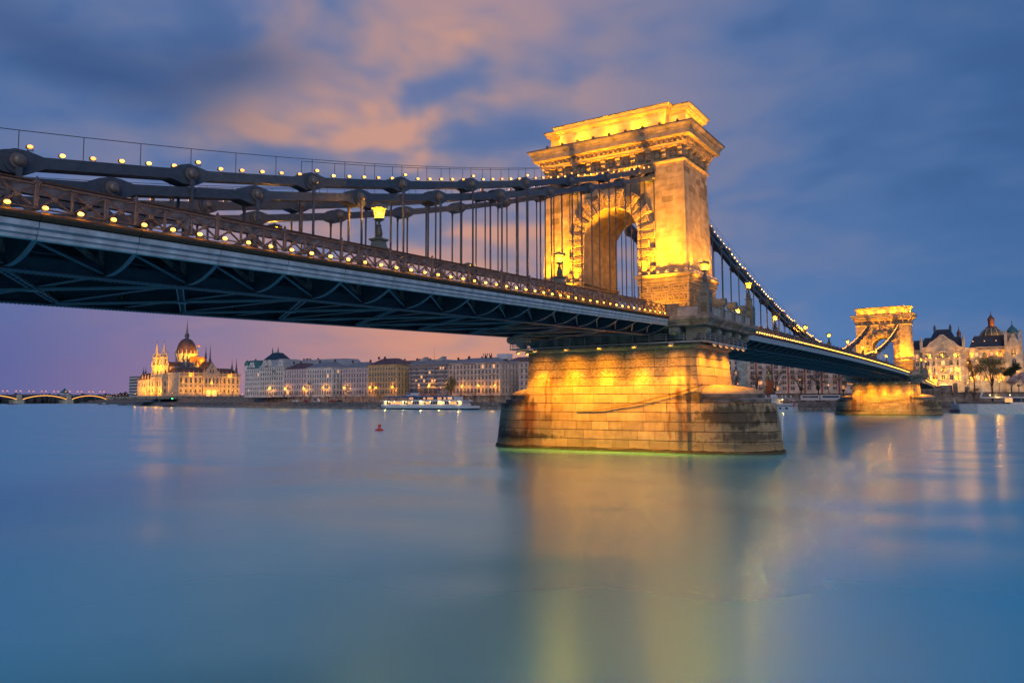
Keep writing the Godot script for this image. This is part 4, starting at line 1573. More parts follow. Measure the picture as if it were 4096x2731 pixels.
func make_pylon() -> Node3D:
	var t := thing("gate_tower", "floodlit stone gate tower with arched passage, lion keystone and deep cornice, nearer one", "tower", Vector3.ZERO, "gate towers of the bridge")
	rng.seed = 21
	# ---- two plinths
	for sz in [1.0, -1.0]:
		var pl := part("plinth", t)
		var c := Vector3(0, 0, 5.85 * sz)
		var body := MB.new(M.joint)
		body.box(Vector3(0, 14.9, 5.85 * sz), Vector3(8.1, 3.84, 5.2))
		put("core", body, pl)
		var rows := [[13.0, 13.93], [13.95, 14.88], [14.90, 15.83], [15.85, 16.66]]
		for r in 4:
			var y0: float = rows[r][0]
			var y1: float = rows[r][1]
			for face in 4:
				# 0: facing -x, 1: facing +x, 2: outer side, 3: inner side of the passage
				var wide := 5.3 if face < 2 else 8.2
				var cuts := [0.0, 1.55, 2.95, wide] if r % 2 == 0 else [0.0, 1.1, 3.35, wide]
				if face >= 2:
					cuts = [0.0, 1.5, 3.3, 4.9, 6.7, wide] if r % 2 == 0 else [0.0, 2.3, 4.1, 5.9, wide]
				if face < 2 and r == 1:
					cuts = [0.0, 2.0, 3.6, wide]
				for k in cuts.size() - 1:
					var w: float = cuts[k + 1] - cuts[k] - 0.05
					var u: float = (cuts[k] + cuts[k + 1]) / 2 - wide / 2
					var mb := MB.new(M.carved)
					var b := Basis.IDENTITY
					var pos := Vector3.ZERO
					if face == 0:
						b = Basis(Vector3.UP, -PI / 2)
						pos = Vector3(-4.06, (y0 + y1) / 2, c.z + u)
					elif face == 1:
						b = Basis(Vector3.UP, PI / 2)
						pos = Vector3(4.06, (y0 + y1) / 2, c.z - u)
					else:
						var out: float = sz if face == 2 else -sz
						b = Basis(Vector3.UP, 0.0 if out > 0 else PI)
						pos = Vector3(u * out, (y0 + y1) / 2, c.z + out * 2.61)
					rustic(mb, pos, w, y1 - y0 - 0.03, b, 0.05)
					put("stone_block", mb, pl)
		var mo := MB.new(M.carved)
		mo.ring([Vector2(0.0, 16.67), Vector2(0.10, 16.72), Vector2(0.12, 16.84), Vector2(0.06, 16.88), Vector2(0.06, 16.98)], 4.08, 2.63, c)
		put("base_moulding", mo, pl)
		# plaited torus: a row of slanting leaves round the block
		var to := MB.new(M.carved)
		to.ring([Vector2(0.04, 16.98), Vector2(0.17, 17.03), Vector2(0.21, 17.15), Vector2(0.17, 17.27), Vector2(0.05, 17.33)], 4.08, 2.63, c)
		for e in [-1.0, 1.0]:
			for k in 20:
				var z := c.z - 2.6 + 5.2 * (k + 0.5) / 20.0
				to.bar(Vector3(4.31 * e, 17.02, z - 0.12), Vector3(4.31 * e, 17.28, z + 0.12), 0.05, 0.07)
			for k in 30:
				var x := -4.1 + 8.2 * (k + 0.5) / 30.0
				to.bar(Vector3(x - 0.12, 17.02, c.z + 2.86 * e), Vector3(x + 0.12, 17.28, c.z + 2.86 * e), 0.05, 0.07)
		put("plaited_torus", to, pl)
		var co := MB.new(M.carved)
		co.ring([Vector2(0.05, 17.33), Vector2(0.12, 17.36), Vector2(0.16, 17.44), Vector2(0.30, 17.50), Vector2(0.37, 17.54), Vector2(0.37, 17.72), Vector2(0.30, 17.76), Vector2(-0.2, 17.80), Vector2(-0.5, 17.95)], 4.08, 2.63, c)
		put("plinth_cornice", co, pl)
		# floodlights standing on the plinth, aimed up the shaft
		var lamp := MB.new(M.fixture_pale)
		lamp.box(Vector3(0, 0.17, 0), Vector3(0.3, 0.2, 0.22), Basis(Vector3.RIGHT, -0.6), 0.02)
		lamp.bar(Vector3(0, 0, 0), Vector3(0, 0.12, 0), 0.05, 0.05)
		lamp.use(M.flood_glow)
		lamp.box(Vector3(0, 0.265, -0.065), Vector3(0.26, 0.015, 0.18), Basis(Vector3.RIGHT, -0.6))
		var lm := lamp.mesh()
		for k in 6:
			var z: float = c.z + sz * (-2.45 + 4.9 * k / 5.0)
			put("floodlight", lm, t, at(-4.30, 17.77, z, -PI / 2))
			put("floodlight", lm, t, at(4.30, 17.77, z, PI / 2))
		for k in 12:
			put("floodlight", lm, t, at(-3.9 + 7.8 * k / 11.0, 17.77, c.z + sz * 2.86, 0.0 if sz > 0 else PI))
	# ---- shaft core with its arched passage
	var outline := PackedVector2Array()
	outline.append(Vector2(-7.75, 17.8))
	outline.append(Vector2(-ARCH_R - 0.3, 17.8))
	for k in 17:
		var a := PI - PI * k / 16.0
		outline.append(Vector2((ARCH_R + 0.3) * cos(a), SPRING + (ARCH_R + 0.3) * sin(a)))
	outline.append(Vector2(ARCH_R + 0.3, 17.8))
	outline.append(Vector2(7.75, 17.8))
	outline.append(Vector2(7.75, 29.0))
	outline.append(Vector2(-7.75, 29.0))
	var core := MB.new(M.joint)
	var across := Transform3D(Basis(Vector3(0, 0, 1), Vector3.UP, Vector3(-1, 0, 0)), Vector3.ZERO)
	core.prism(outline, across, -3.2, 3.2)
	put("core", core, t)
	# ---- ashlar faces, course by course
	var rows := 18
	for r in rows:
		var y0 := 17.82 + 11.0 * r / rows
		var y1 := 17.82 + 11.0 * (r + 1) / rows - 0.006
		var h0 := tower_half(y0)
		var h1 := tower_half(y1)
		for sz in [1.0, -1.0]:
			var inner := arch_at(y0) + 0.02
			if arch_at(y0) < 0.0:
				inner = 0.0
			var segs := []
			# the chain slot interrupts the upper courses
			if y1 > 27.72 and y0 < 28.82:
				segs = [[inner, PINZ - 0.43], [PINZ + 0.43, 99.0]]
			else:
				segs = [[inner, 99.0]]
			for sg in segs:
				var z0: float = sg[0]
				var zend0 := minf(sg[1], h0.y)
				var zend1 := minf(sg[1], h1.y)
				var s := z0
				while s < zend0 - 0.05:
					var nx := s + rng.randf_range(0.95, 1.9)
					if zend0 - nx < 0.6:
						nx = zend0
					var tone: int = [0, 0, 1, 2, 4, 4, 1, 3][rng.randi() % 8]
					if y0 > 24.5 and rng.randf() < 0.16:
						tone = 5
					var mb := MB.new(M["ashlar%d" % tone])
					var e1 := nx if nx < zend0 else zend1
					var p := [Vector3(-h0.x, y0, s * sz), Vector3(-h0.x, y0, (nx - 0.006) * sz), Vector3(-h1.x, y1, (e1 - 0.006) * sz), Vector3(-h1.x, y1, s * sz)]
					if sz < 0:
						p = [p[1], p[0], p[3], p[2]]
					face_stone(mb, p[0], p[1], p[2], p[3], Vector3(-1, 0, 0), rng.randf_range(-0.008, 0.008), 0.008, 0.55)
					put("ashlar_stone", mb, t)
					s = nx
			# outer side
			var sx := -h0.x
			var f := 0.0
			if sz > 0:
				var cuts := [-1.0]
				var q := -1.0
				while q < 1.0:
					q += rng.randf_range(0.3, 0.55)
					if q > 0.75:
						q = 1.0
					cuts.append(q)
				for k in cuts.size() - 1:
					var tone: int = [0, 0, 1, 2, 4, 4, 1, 3][rng.randi() % 8]
					if y0 > 26.0 and rng.randf() < 0.3:
						tone = 5
					var mb := MB.new(M["ashlar%d" % tone])
					var a: float = cuts[k]
					var b: float = cuts[k + 1]
					face_stone(mb, Vector3(a * h0.x, y0, h0.y), Vector3(b * h0.x - 0.006, y0, h0.y), Vector3(b * h1.x - 0.006, y1, h1.y), Vector3(a * h1.x, y1, h1.y), Vector3(0, 0, 1), rng.randf_range(-0.008, 0.008), 0.008, 0.5)
					put("ashlar_stone", mb, t)
		# plain far faces: one course each
		var bk := MB.new(M["ashlar%d" % (r % 5)])
		face_stone(bk, Vector3(h0.x, y0, -h0.y), Vector3(-h0.x, y0, -h0.y), Vector3(-h1.x, y1, -h1.y), Vector3(h1.x, y1, -h1.y), Vector3(0, 0, -1), 0.0, 0.008, 0.5)
		for sz in [1.0, -1.0]:
			var inner := maxf(arch_at(y0) + 0.02, 0.0) if arch_at(y0) > 0 else 0.0
			var p := [Vector3(h0.x, y0, h0.y * sz), Vector3(h0.x, y0, inner * sz), Vector3(h1.x, y1, inner * sz), Vector3(h1.x, y1, h1.y * sz)]
			if sz < 0:
				p = [p[1], p[0], p[3], p[2]]
			face_stone(bk, p[0], p[1], p[2], p[3], Vector3(1, 0, 0), 0.0, 0.008, 0.5)
		put("stone_course", bk, t)
	# ---- passage lining: jamb stones and vault stones
	for sz in [1.0, -1.0]:
		for r in 6:
			var y0 := 17.82 + 0.747 * r
			var cuts := [-3.6, -2.3, -0.6, 1.2, 2.5, 3.6] if r % 2 == 0 else [-3.6, -1.7, 0.3, 1.8, 3.6]
			for k in cuts.size() - 1:
				var mb := MB.new(M["ashlar%d" % [1, 3, 4, 3][rng.randi() % 4]])
				var a: float = cuts[k]
				var b: float = cuts[k + 1] - 0.015
				var p := [Vector3(a, y0, ARCH_R * sz), Vector3(b, y0, ARCH_R * sz), Vector3(b, y0 + 0.735, ARCH_R * sz), Vector3(a, y0 + 0.735, ARCH_R * sz)]
				if sz > 0:
					p = [p[1], p[0], p[3], p[2]]
				face_stone(mb, p[0], p[1], p[2], p[3], Vector3(0, 0, -sz), rng.randf_range(-0.01, 0.01), 0.015, 0.28)
				put("jamb_stone", mb, t)
	for r in 13:
		var a0 := PI * r / 13.0
		var a1 := PI * (r + 1) / 13.0 - 0.004
		var cuts := [-3.5, -2.1, -0.4, 1.3, 3.5] if r % 2 == 0 else [-3.5, -1.2, 0.5, 2.2, 3.5]
		for k in cuts.size() - 1:
			var mb := MB.new(M["ashlar%d" % [1, 3, 4, 3][rng.randi() % 4]])
			var x0: float = cuts[k]
			var x1: float = cuts[k + 1] - 0.015
			var am := (a0 + a1) / 2
			var nn := Vector3(0, -sin(am), -cos(am))
			var g := func(a: float, x: float) -> Vector3: return Vector3(x, SPRING + ARCH_R * sin(a), ARCH_R * cos(a))
			face_stone(mb, g.call(a1, x0), g.call(a1, x1), g.call(a0, x1), g.call(a0, x0), nn, rng.randf_range(-0.01, 0.01), 0.015, 0.28)
			put("vault_stone", mb, t)
	# ---- rusticated surround of the arch, both faces
	for ex in [-1.0, 1.0]:
		var wb := Basis(Vector3.UP, -PI / 2 if ex < 0 else PI / 2)
		for sz in [1.0, -1.0]:
			for k in 5:
				var y := 18.28 + 0.92 * k
				var w := 1.95 if k % 2 == 0 else 1.35
				var mb := MB.new(M.carved)
				rustic(mb, Vector3(ex * tower_half(y).x, y + 0.0, sz * (ARCH_R + w / 2 - 0.02)), w, 0.80, wb, 0.28)
				put("quoin_stone", mb, t)
		var nv := 15
		for k in nv:
			if k == 7:
				continue
			var a := PI * (k + 0.5) / nv
			var ln := 1.95 if k % 2 == 0 else 1.45
			var rm := ARCH_R + ln / 2 - 0.02
			var c := Vector3(ex * tower_half(24.0).x, SPRING + rm * sin(a), rm * cos(a))
			var rad := Vector3(0, sin(a), cos(a))
			var ou := Vector3(ex, 0, 0)
			var b := Basis(rad.cross(ou), rad, ou)
			var w := (ARCH_R + ln) * PI / nv - 0.06
			var mb := MB.new(M.carved)
			rustic(mb, c, w, ln, b, 0.32 if k % 2 == 0 else 0.24, ln * PI / nv)
			put("voussoir", mb, t)
		var key := MB.new(M.carved)
		var o := Vector3(ex * tower_half(26.0).x, 26.15, 0)
		key.box(o + Vector3(0, 0.15, 0), Vector3(0.7, 2.0, 1.0), Basis.IDENTITY, 0.05)
		lion_mask(key, o + Vector3(ex * 0.42, 0.05, 0), 1.0, wb)
		put("lion_keystone", key, t)
		var cr := MB.new(M.carved)
		cr.box(Vector3(ex * 3.62, 27.3, 0), Vector3(0.5, 0.22, 1.7), Basis.IDENTITY, 0.05)
		crest(cr, Vector3(ex * 3.55, 28.35, 0), wb)
		put("crest", cr, t)
	# ---- entablature
	var ar := MB.new(M.carved)
	ar.ring([Vector2(-0.4, 28.82), Vector2(0.03, 28.84), Vector2(0.03, 29.02), Vector2(0.06, 29.03), Vector2(0.06, 29.18), Vector2(0.12, 29.24), Vector2(0.26, 29.36), Vector2(0.30, 29.40), Vector2(0.30, 29.47), Vector2(0.0, 29.50)], 3.42, 7.95)
	put("architrave", ar, t)
	var fz := MB.new(M["ashlar4"])
	fz.ring([Vector2(0.0, 29.48), Vector2(0.0, 30.82)], 3.36, 7.89)
	put("frieze", fz, t)
	var con := MB.new(M.carved)
	con.box(Vector3(0, 0.0, 0.16), Vector3(0.42, 0.9, 0.26), Basis.IDENTITY, 0.03)
	con.cyl(Vector3(-0.24, 0.36, 0.36), Vector3(0.24, 0.36, 0.36), 0.17, 0.17, 10)
	con.cyl(Vector3(-0.22, -0.12, 0.30), Vector3(0.22, -0.12, 0.30), 0.10, 0.10, 8)
	con.cyl(Vector3(-0.18, -0.38, 0.22), Vector3(0.18, -0.38, 0.22), 0.09, 0.05, 8)
	con.box(Vector3(0, 0.56, 0.26), Vector3(0.56, 0.1, 0.6), Basis.IDENTITY, 0.02)
	var con_mesh := con.mesh()
	var ros := MB.new(M.carved)
	for k in 8:
		var a := TAU * k / 8
		ros.ball(Vector3(0.2 * cos(a), 0.2 * sin(a), 0.06), Vector3(0.1, 0.12, 0.08), 6, 4, Basis(Vector3.BACK, a - PI / 2))
	ros.ball(Vector3(0, 0, 0.08), Vector3(0.1, 0.1, 0.1), 8, 5)
	ros.box(Vector3(0, 0, 0.0), Vector3(0.82, 0.82, 0.06))
	ros.use(M.joint)
	ros.box(Vector3(0, 0, 0.015), Vector3(0.68, 0.68, 0.06))
	var ros_mesh := ros.mesh()
	for ex in [-1.0, 1.0]:
		for k in 10:
			var z := -7.73 + 15.46 * k / 9.0
			put("console", con_mesh, t, at(3.36 * ex, 30.22, z, PI / 2 * ex))
			if k < 9:
				put("rosette", ros_mesh, t, at(3.38 * ex, 30.12, z + 0.86, PI / 2 * ex))
	for ez in [-1.0, 1.0]:
		for k in 5:
			var x := -3.18 + 6.36 * k / 4.0
			put("console", con_mesh, t, at(x, 30.22, 7.89 * ez, 0.0 if ez > 0 else PI))
			if k < 4:
				put("rosette", ros_mesh, t, at(x + 0.795, 30.12, 7.91 * ez, 0.0 if ez > 0 else PI))
	var bed := MB.new(M.carved)
	bed.ring([Vector2(0.0, 30.80), Vector2(0.52, 30.82), Vector2(0.52, 30.92), Vector2(0.62, 31.02), Vector2(0.66, 31.08), Vector2(0.60, 31.10), Vector2(0.60, 31.46), Vector2(0.82, 31.50), Vector2(0.86, 31.58), Vector2(1.30, 31.60), Vector2(1.30, 31.64)], 3.42, 7.80, Vector3.ZERO, false)
	put("bed_moulding", bed, t)
	var den := MB.new(M.carved)
	den.box(Vector3(0, 31.28, 0.1), Vector3(0.3, 0.3, 0.26), Basis.IDENTITY, 0.015)
	var den_mesh := den.mesh()
	for ex in [-1.0, 1.0]:
		for k in 31:
			put("dentil", den_mesh, t, at(4.02 * ex, 0, -8.2 + 16.4 * k / 30.0, PI / 2 * ex))
	for ez in [-1.0, 1.0]:
		for k in 14:
			put("dentil", den_mesh, t, at(-3.72 + 7.44 * k / 13.0, 0, 8.40 * ez, 0.0 if ez > 0 else PI))
	var cor := MB.new(M["ashlar4"])
	cor.ring([Vector2(1.28, 31.62), Vector2(1.30, 31.64), Vector2(1.32, 32.06)], 3.42, 7.80, Vector3.ZERO, false, false)
	put("corona", cor, t)
	var cy := MB.new(M.platform_stone)
	cy.ring([Vector2(1.30, 32.05), Vector2(1.36, 32.08), Vector2(1.36, 32.14), Vector2(1.42, 32.18), Vector2(1.46, 32.30), Vector2(1.58, 32.44), Vector2(1.70, 32.54), Vector2(1.72, 32.66)], 3.42, 7.80, Vector3.ZERO, false, false)
	put("cymatium", cy, t)
	var ld := MB.new(M.lead)
	ld.ring([Vector2(1.74, 32.64), Vector2(1.76, 32.72), Vector2(0.6, 32.80), Vector2(-1.0, 32.86)], 3.42, 7.80)
	put("lead_flashing", ld, t)
	# ---- attic
	var at1 := MB.new(M["ashlar0"])
	at1.ring([Vector2(0.0, 32.7), Vector2(0.0, 34.52)], 2.55, 7.95)
	at1.ring([Vector2(0.0, 32.7), Vector2(0.0, 34.525)], 3.58, 6.2)
	put("attic_wall", at1, t)
	var ac := MB.new(M.carved)
	var pr := [Vector2(0.0, 34.40), Vector2(0.05, 34.42), Vector2(0.05, 34.54), Vector2(0.10, 34.56), Vector2(0.14, 34.66), Vector2(0.32, 34.74), Vector2(0.40, 34.80), Vector2(0.40, 34.98), Vector2(0.46, 35.02), Vector2(0.56, 35.14), Vector2(0.62, 35.20)]
	ac.ring(pr, 2.55, 7.95, Vector3.ZERO)
	ac.ring(pr, 3.58, 6.2, Vector3(0, 0.006, 0))
	put("attic_cornice", ac, t)
	var rf := MB.new(M.lead)
	rf.ring([Vector2(0.64, 35.205), Vector2(0.66, 35.26), Vector2(-0.6, 35.34)], 2.55, 7.95)
	rf.ring([Vector2(0.64, 35.215), Vector2(0.66, 35.27), Vector2(-0.6, 35.35)], 3.58, 6.2)
	put("attic_roof", rf, t)
	# floodlights along the cornice that light the attic
	var fl := MB.new(M.fixture)
	fl.bar(Vector3(0, 0, 0), Vector3(0, 0.2, 0), 0.05, 0.05)
	fl.box(Vector3(0, 0.27, 0), Vector3(0.24, 0.2, 0.2), Basis(Vector3.RIGHT, -0.3), 0.02)
	fl.use(M.flood_glow)
	fl.box(Vector3(0, 0.28, -0.1), Vector3(0.2, 0.15, 0.02), Basis(Vector3.RIGHT, -0.3))
	var fm := fl.mesh()
	for k in 9:
		var z := -7.14 + 1.88 * k
		put("floodlight", fm, t, at(-4.72, 32.72, z, -PI / 2))
		put("floodlight", fm, t, at(4.72, 32.72, z, PI / 2))
	for k in 4:
		put("floodlight", fm, t, at(-2.4 + 1.6 * k, 32.72, 9.1))
		put("floodlight", fm, t, at(-2.4 + 1.6 * k, 32.72, -9.1, PI))
	var rail := MB.new(M.fixture)
	for ex in [-1.0, 1.0]:
		rail.cyl(Vector3(4.72 * ex, 32.84, -9.2), Vector3(4.72 * ex, 32.84, 9.2), 0.014, 0.014, 4, false)
	put("cable_run", rail, t)
	return t


func light_pylon(t: Node3D, k: float):
	# plinth floodlights up the shaft: facing -x
	for sz in [1.0, -1.0]:
		for z in [3.9, 5.7, 7.7]:
			spot(t, Vector3(-4.42, 18.1, z * sz), Vector3(-3.55, 24.0, z * sz), 42.0 * k, 48.0, SODIUM, 0.12)
		for x in [-2.6, 0.0, 2.6]:
			spot(t, Vector3(x, 18.1, 9.05 * sz), Vector3(x, 24.0, 8.1 * sz), 40.0 * k, 48.0, SODIUM, 0.12)
		spot(t, Vector3(4.42, 18.1, 5.7 * sz), Vector3(3.55, 24.0, 5.7 * sz), 120.0 * k, 55.0, SODIUM, 0.12)
		# wash on the plinth itself and the passage, from the row of fittings under the handrail
		spot(t, Vector3(-7.2, 13.5, 5.9 * sz), Vector3(-4.1, 16.0, 5.9 * sz), 60.0 * k, 62.0, SODIUM, 0.15)
	spot(t, Vector3(-3.4, 18.1, 2.6), Vector3(0.0, 24.5, -2.4), 16.0 * k, 60.0, SODIUM, 0.12)
	spot(t, Vector3(3.2, 18.1, 2.6), Vector3(0.0, 24.5, -2.4), 12.0 * k, 60.0, SODIUM, 0.12)
	# upper wall: narrow beams added with no fittings of their own, up to the frieze
	for z in [-6.4, -4.9, 4.9, 6.4]:
		spot(t, Vector3(-6.9, 14.0, z), Vector3(-3.5, 25.5, z * 1.02), 700.0 * k, 26.0, SODIUM, 0.12)
	for z in [-3.7, 3.7]:
		spot(t, Vector3(-7.3, 14.0, z), Vector3(-3.5, 28.2, z * 0.25), 800.0 * k, 13.0, SODIUM, 0.12)
	for x in [-3.0, 3.0]:
		spot(t, Vector3(x, 14.2, 11.2), Vector3(x, 25.0, 8.1), 520.0 * k, 30.0, SODIUM, 0.12)
	# attic
	for i in 5:
		var z := -6.6 + 3.3 * i
		spot(t, Vector3(-4.72, 33.05, z), Vector3(-3.4, 34.4, z), 32.0 * k, 75.0, SODIUM, 0.1)
		spot(t, Vector3(4.72, 33.05, z), Vector3(3.4, 34.4, z), 32.0 * k, 75.0, SODIUM, 0.1)
	for i in 3:
		spot(t, Vector3(-2.0 + 2.0 * i, 33.05, 9.1), Vector3(-2.0 + 2.0 * i, 34.4, 7.9), 22.0 * k, 75.0, SODIUM, 0.1)


func make_towers():
	var pier := make_pier()
	copy(pier, Vector3(SPAN, 0, 0), "distant stone pier standing in the river near the far bank")
	var pl := thing("tower_platform", "stone platform with parapet, iron posts and scroll consoles at the front tower foot", "platform", Vector3.ZERO, "platforms round the tower feet")
	make_platform(pl)
	copy(pl, Vector3(SPAN, 0, 0), "stone platform with parapet at the distant tower foot")
	make_gallery(0.0, "steel service gallery hung round the top of the front pier", 0.95)
	make_gallery(SPAN, "steel service gallery round the top of the distant pier", 0.85)
	var ty := make_pylon()
	var ty2 := copy(ty, Vector3(SPAN, 0, 0), "distant floodlit gate tower at the end of the main span")
	light_pylon(ty, 0.9)
	light_pylon(ty2, 1.0)
	# pedestal lanterns on the platform corners
	var lab := ["lantern on the grey pedestal at the near corner of the front platform", "lantern on the second pedestal of the front platform, before the hangers", "lantern on the near pedestal of the distant platform", "lantern on the rear pedestal of the distant platform"]
	var i := 0
	for x in [0.0, SPAN]:
		for sx in [-1.0, 1.0]:
			var t := thing("street_lamp", lab[i], "street lamp", Vector3(x + 7.1 * sx, 16.08, 11.15), "lanterns along the bridge")
			lantern(t, 0.0)
			omni(t, Vector3(0, 1.42, 0), 20.0, SODIUM, 0.22)
			i += 1
	# lantern hanging in the passage of the front tower
	var h := thing("hanging_lantern", "lantern hanging on wires in the arched passage of the front tower", "lantern", Vector3(6.0, 17.3, 0.5))
	var gl := MB.new(M.lantern_pane)
	gl.lathe([Vector2(0.0, 0.0), Vector2(0.2, 0.02), Vector2(0.27, 0.25), Vector2(0.36, 0.62)], 8, Transform3D.IDENTITY, true)
	put("glass", gl, h)
	var bu := MB.new(M.lantern_glow)
	bu.ball(Vector3(0, 0.35, 0), Vector3(0.14, 0.2, 0.14), 8, 6)
	put("lamp_bulb", bu, h)
	var cap := MB.new(M.cast_iron)
	cap.lathe([Vector2(0.36, 0.62), Vector2(0.5, 0.66), Vector2(0.48, 0.78), Vector2(0.3, 0.86), Vector2(0.05, 0.92), Vector2(0, 1.0)], 8, Transform3D.IDENTITY, true)
	put("cap", cap, h)
	var wi := MB.new(M.fixture)
	for e in [[-0.4, 0.0], [0.4, 0.0], [0.0, 0.4]]:
		wi.cyl(Vector3(e[0], 0.75, e[1]), Vector3(0, 1.75, 0), 0.015, 0.015, 4, false)
	wi.cyl(Vector3(0, 1.75, 0), Vector3(0, 8.0, 0), 0.012, 0.012, 4, false)
	wi.cyl(Vector3(-2.5, 0.55, -3.5), Vector3(-2.5, 0.75, 2.6), 0.015, 0.015, 4, false)
	put("wire", wi, h)
	omni(h, Vector3(0, 0.35, 0), 14.0, SODIUM, 0.25)


# ---------------------------------------------------------------- far bank
func make_bank_materials():
	mat("quay_stone", lin(0.20, 0.185, 0.17), 0.9, "stain", 0.06, "rock", 3.0)
	mat("quay_stone_pale", lin(0.34, 0.31, 0.28), 0.9, "stain", 0.09, "rock", 3.0)
	mat("retaining", lin(0.42, 0.36, 0.30), 0.85, "stain", 0.05)
	mat("paving", lin(0.17, 0.16, 0.16), 0.85, "grain", 0.1)
	mat("earth", lin(0.07, 0.075, 0.05), 0.95, "stain", 0.05)
	var walls := {"wall_white": [0.79, 0.79, 0.80], "wall_cream": [0.72, 0.66, 0.58], "wall_lilac": [0.70, 0.64, 0.68], "wall_ivory": [0.77, 0.75, 0.71], "wall_greylilac": [0.67, 0.61, 0.63], "wall_ochre": [0.68, 0.51, 0.28], "wall_grey": [0.33, 0.31, 0.32], "wall_sand": [0.72, 0.62, 0.54], "wall_hotel": [0.62, 0.58, 0.55], "wall_teal": [0.34, 0.47, 0.49], "wall_palace": [0.66, 0.55, 0.43], "wall_parl": [0.62, 0.53, 0.40]}
	for k in walls:
		var c: Array = walls[k]
		mat(k, lin(c[0], c[1], c[2]), 0.8, "soft", 0.07)
		mat(k + "_trim", lin(minf(c[0] * 1.12, 0.8), minf(c[1] * 1.12, 0.8), minf(c[2] * 1.12, 0.8)), 0.75, "soft", 0.1)
	var roofs := {"roof_slate": [0.10, 0.13, 0.17], "roof_blue": [0.025, 0.06, 0.11], "roof_red": [0.14, 0.07, 0.075], "roof_pale": [0.40, 0.44, 0.48], "roof_grey": [0.24, 0.27, 0.31], "roof_copper": [0.06, 0.20, 0.22], "roof_brown": [0.20, 0.09, 0.06], "roof_navy": [0.03, 0.045, 0.08], "roof_dome": [0.17, 0.155, 0.10]}
	for k in roofs:
		var c: Array = roofs[k]
		mat(k, lin(c[0], c[1], c[2]), 0.5, "soft", 0.12)
	var gl := mat("pane", lin(0.035, 0.045, 0.06), 0.12)
	gl.metallic_specular = 0.8
	mat("frame_white", lin(0.62, 0.62, 0.62), 0.6)
	mat("frame_dark", lin(0.08, 0.06, 0.05), 0.6)
	mat("pilaster_red", lin(0.25, 0.05, 0.03), 0.7)
	mat("hull_white", lin(0.72, 0.72, 0.75), 0.35, "paint", 0.2)
	mat("hull_navy", lin(0.02, 0.03, 0.06), 0.4)
	mat("hull_blue", lin(0.03, 0.10, 0.25), 0.6)
	mat("hull_red", lin(0.45, 0.03, 0.02), 0.5)
	mat("buoy_red", lin(0.62, 0.045, 0.02), 0.4)
	mat("boat_trim", lin(0.20, 0.12, 0.08), 0.6)
	mat("bark", lin(0.055, 0.045, 0.038), 0.95, "grain", 1.0)
	mat("willow_leaf", lin(0.17, 0.165, 0.06), 0.8)
	mat("twig", lin(0.14, 0.11, 0.10), 0.9)
	mat("blossom", lin(0.55, 0.50, 0.50), 0.8)
	mat("evergreen", lin(0.03, 0.07, 0.035), 0.8)
	mat("hill", lin(0.035, 0.045, 0.055), 0.95)
	mat("car_white", lin(0.55, 0.55, 0.56), 0.3)
	mat("car_dark", lin(0.04, 0.045, 0.06), 0.3)
	mat("car_red", lin(0.30, 0.03, 0.02), 0.3)
	mat("bronze", lin(0.10, 0.22, 0.18), 0.6)
	mat("flag_red", lin(0.5, 0.03, 0.03), 0.8)
	mat("flag_green", lin(0.03, 0.22, 0.06), 0.8)
	mat("lamp_post_paint", lin(0.07, 0.075, 0.075), 0.6)


# river edge of the far bank, (x, z) from down-river to up-river
const EDGE := [[268.0, 900.0], [268.0, -300.0], [296.0, -441.0], [352.0, -625.0], [430.0, -800.0], [600.0, -1150.0], [880.0, -1780.0], [1500.0, -3200.0]]


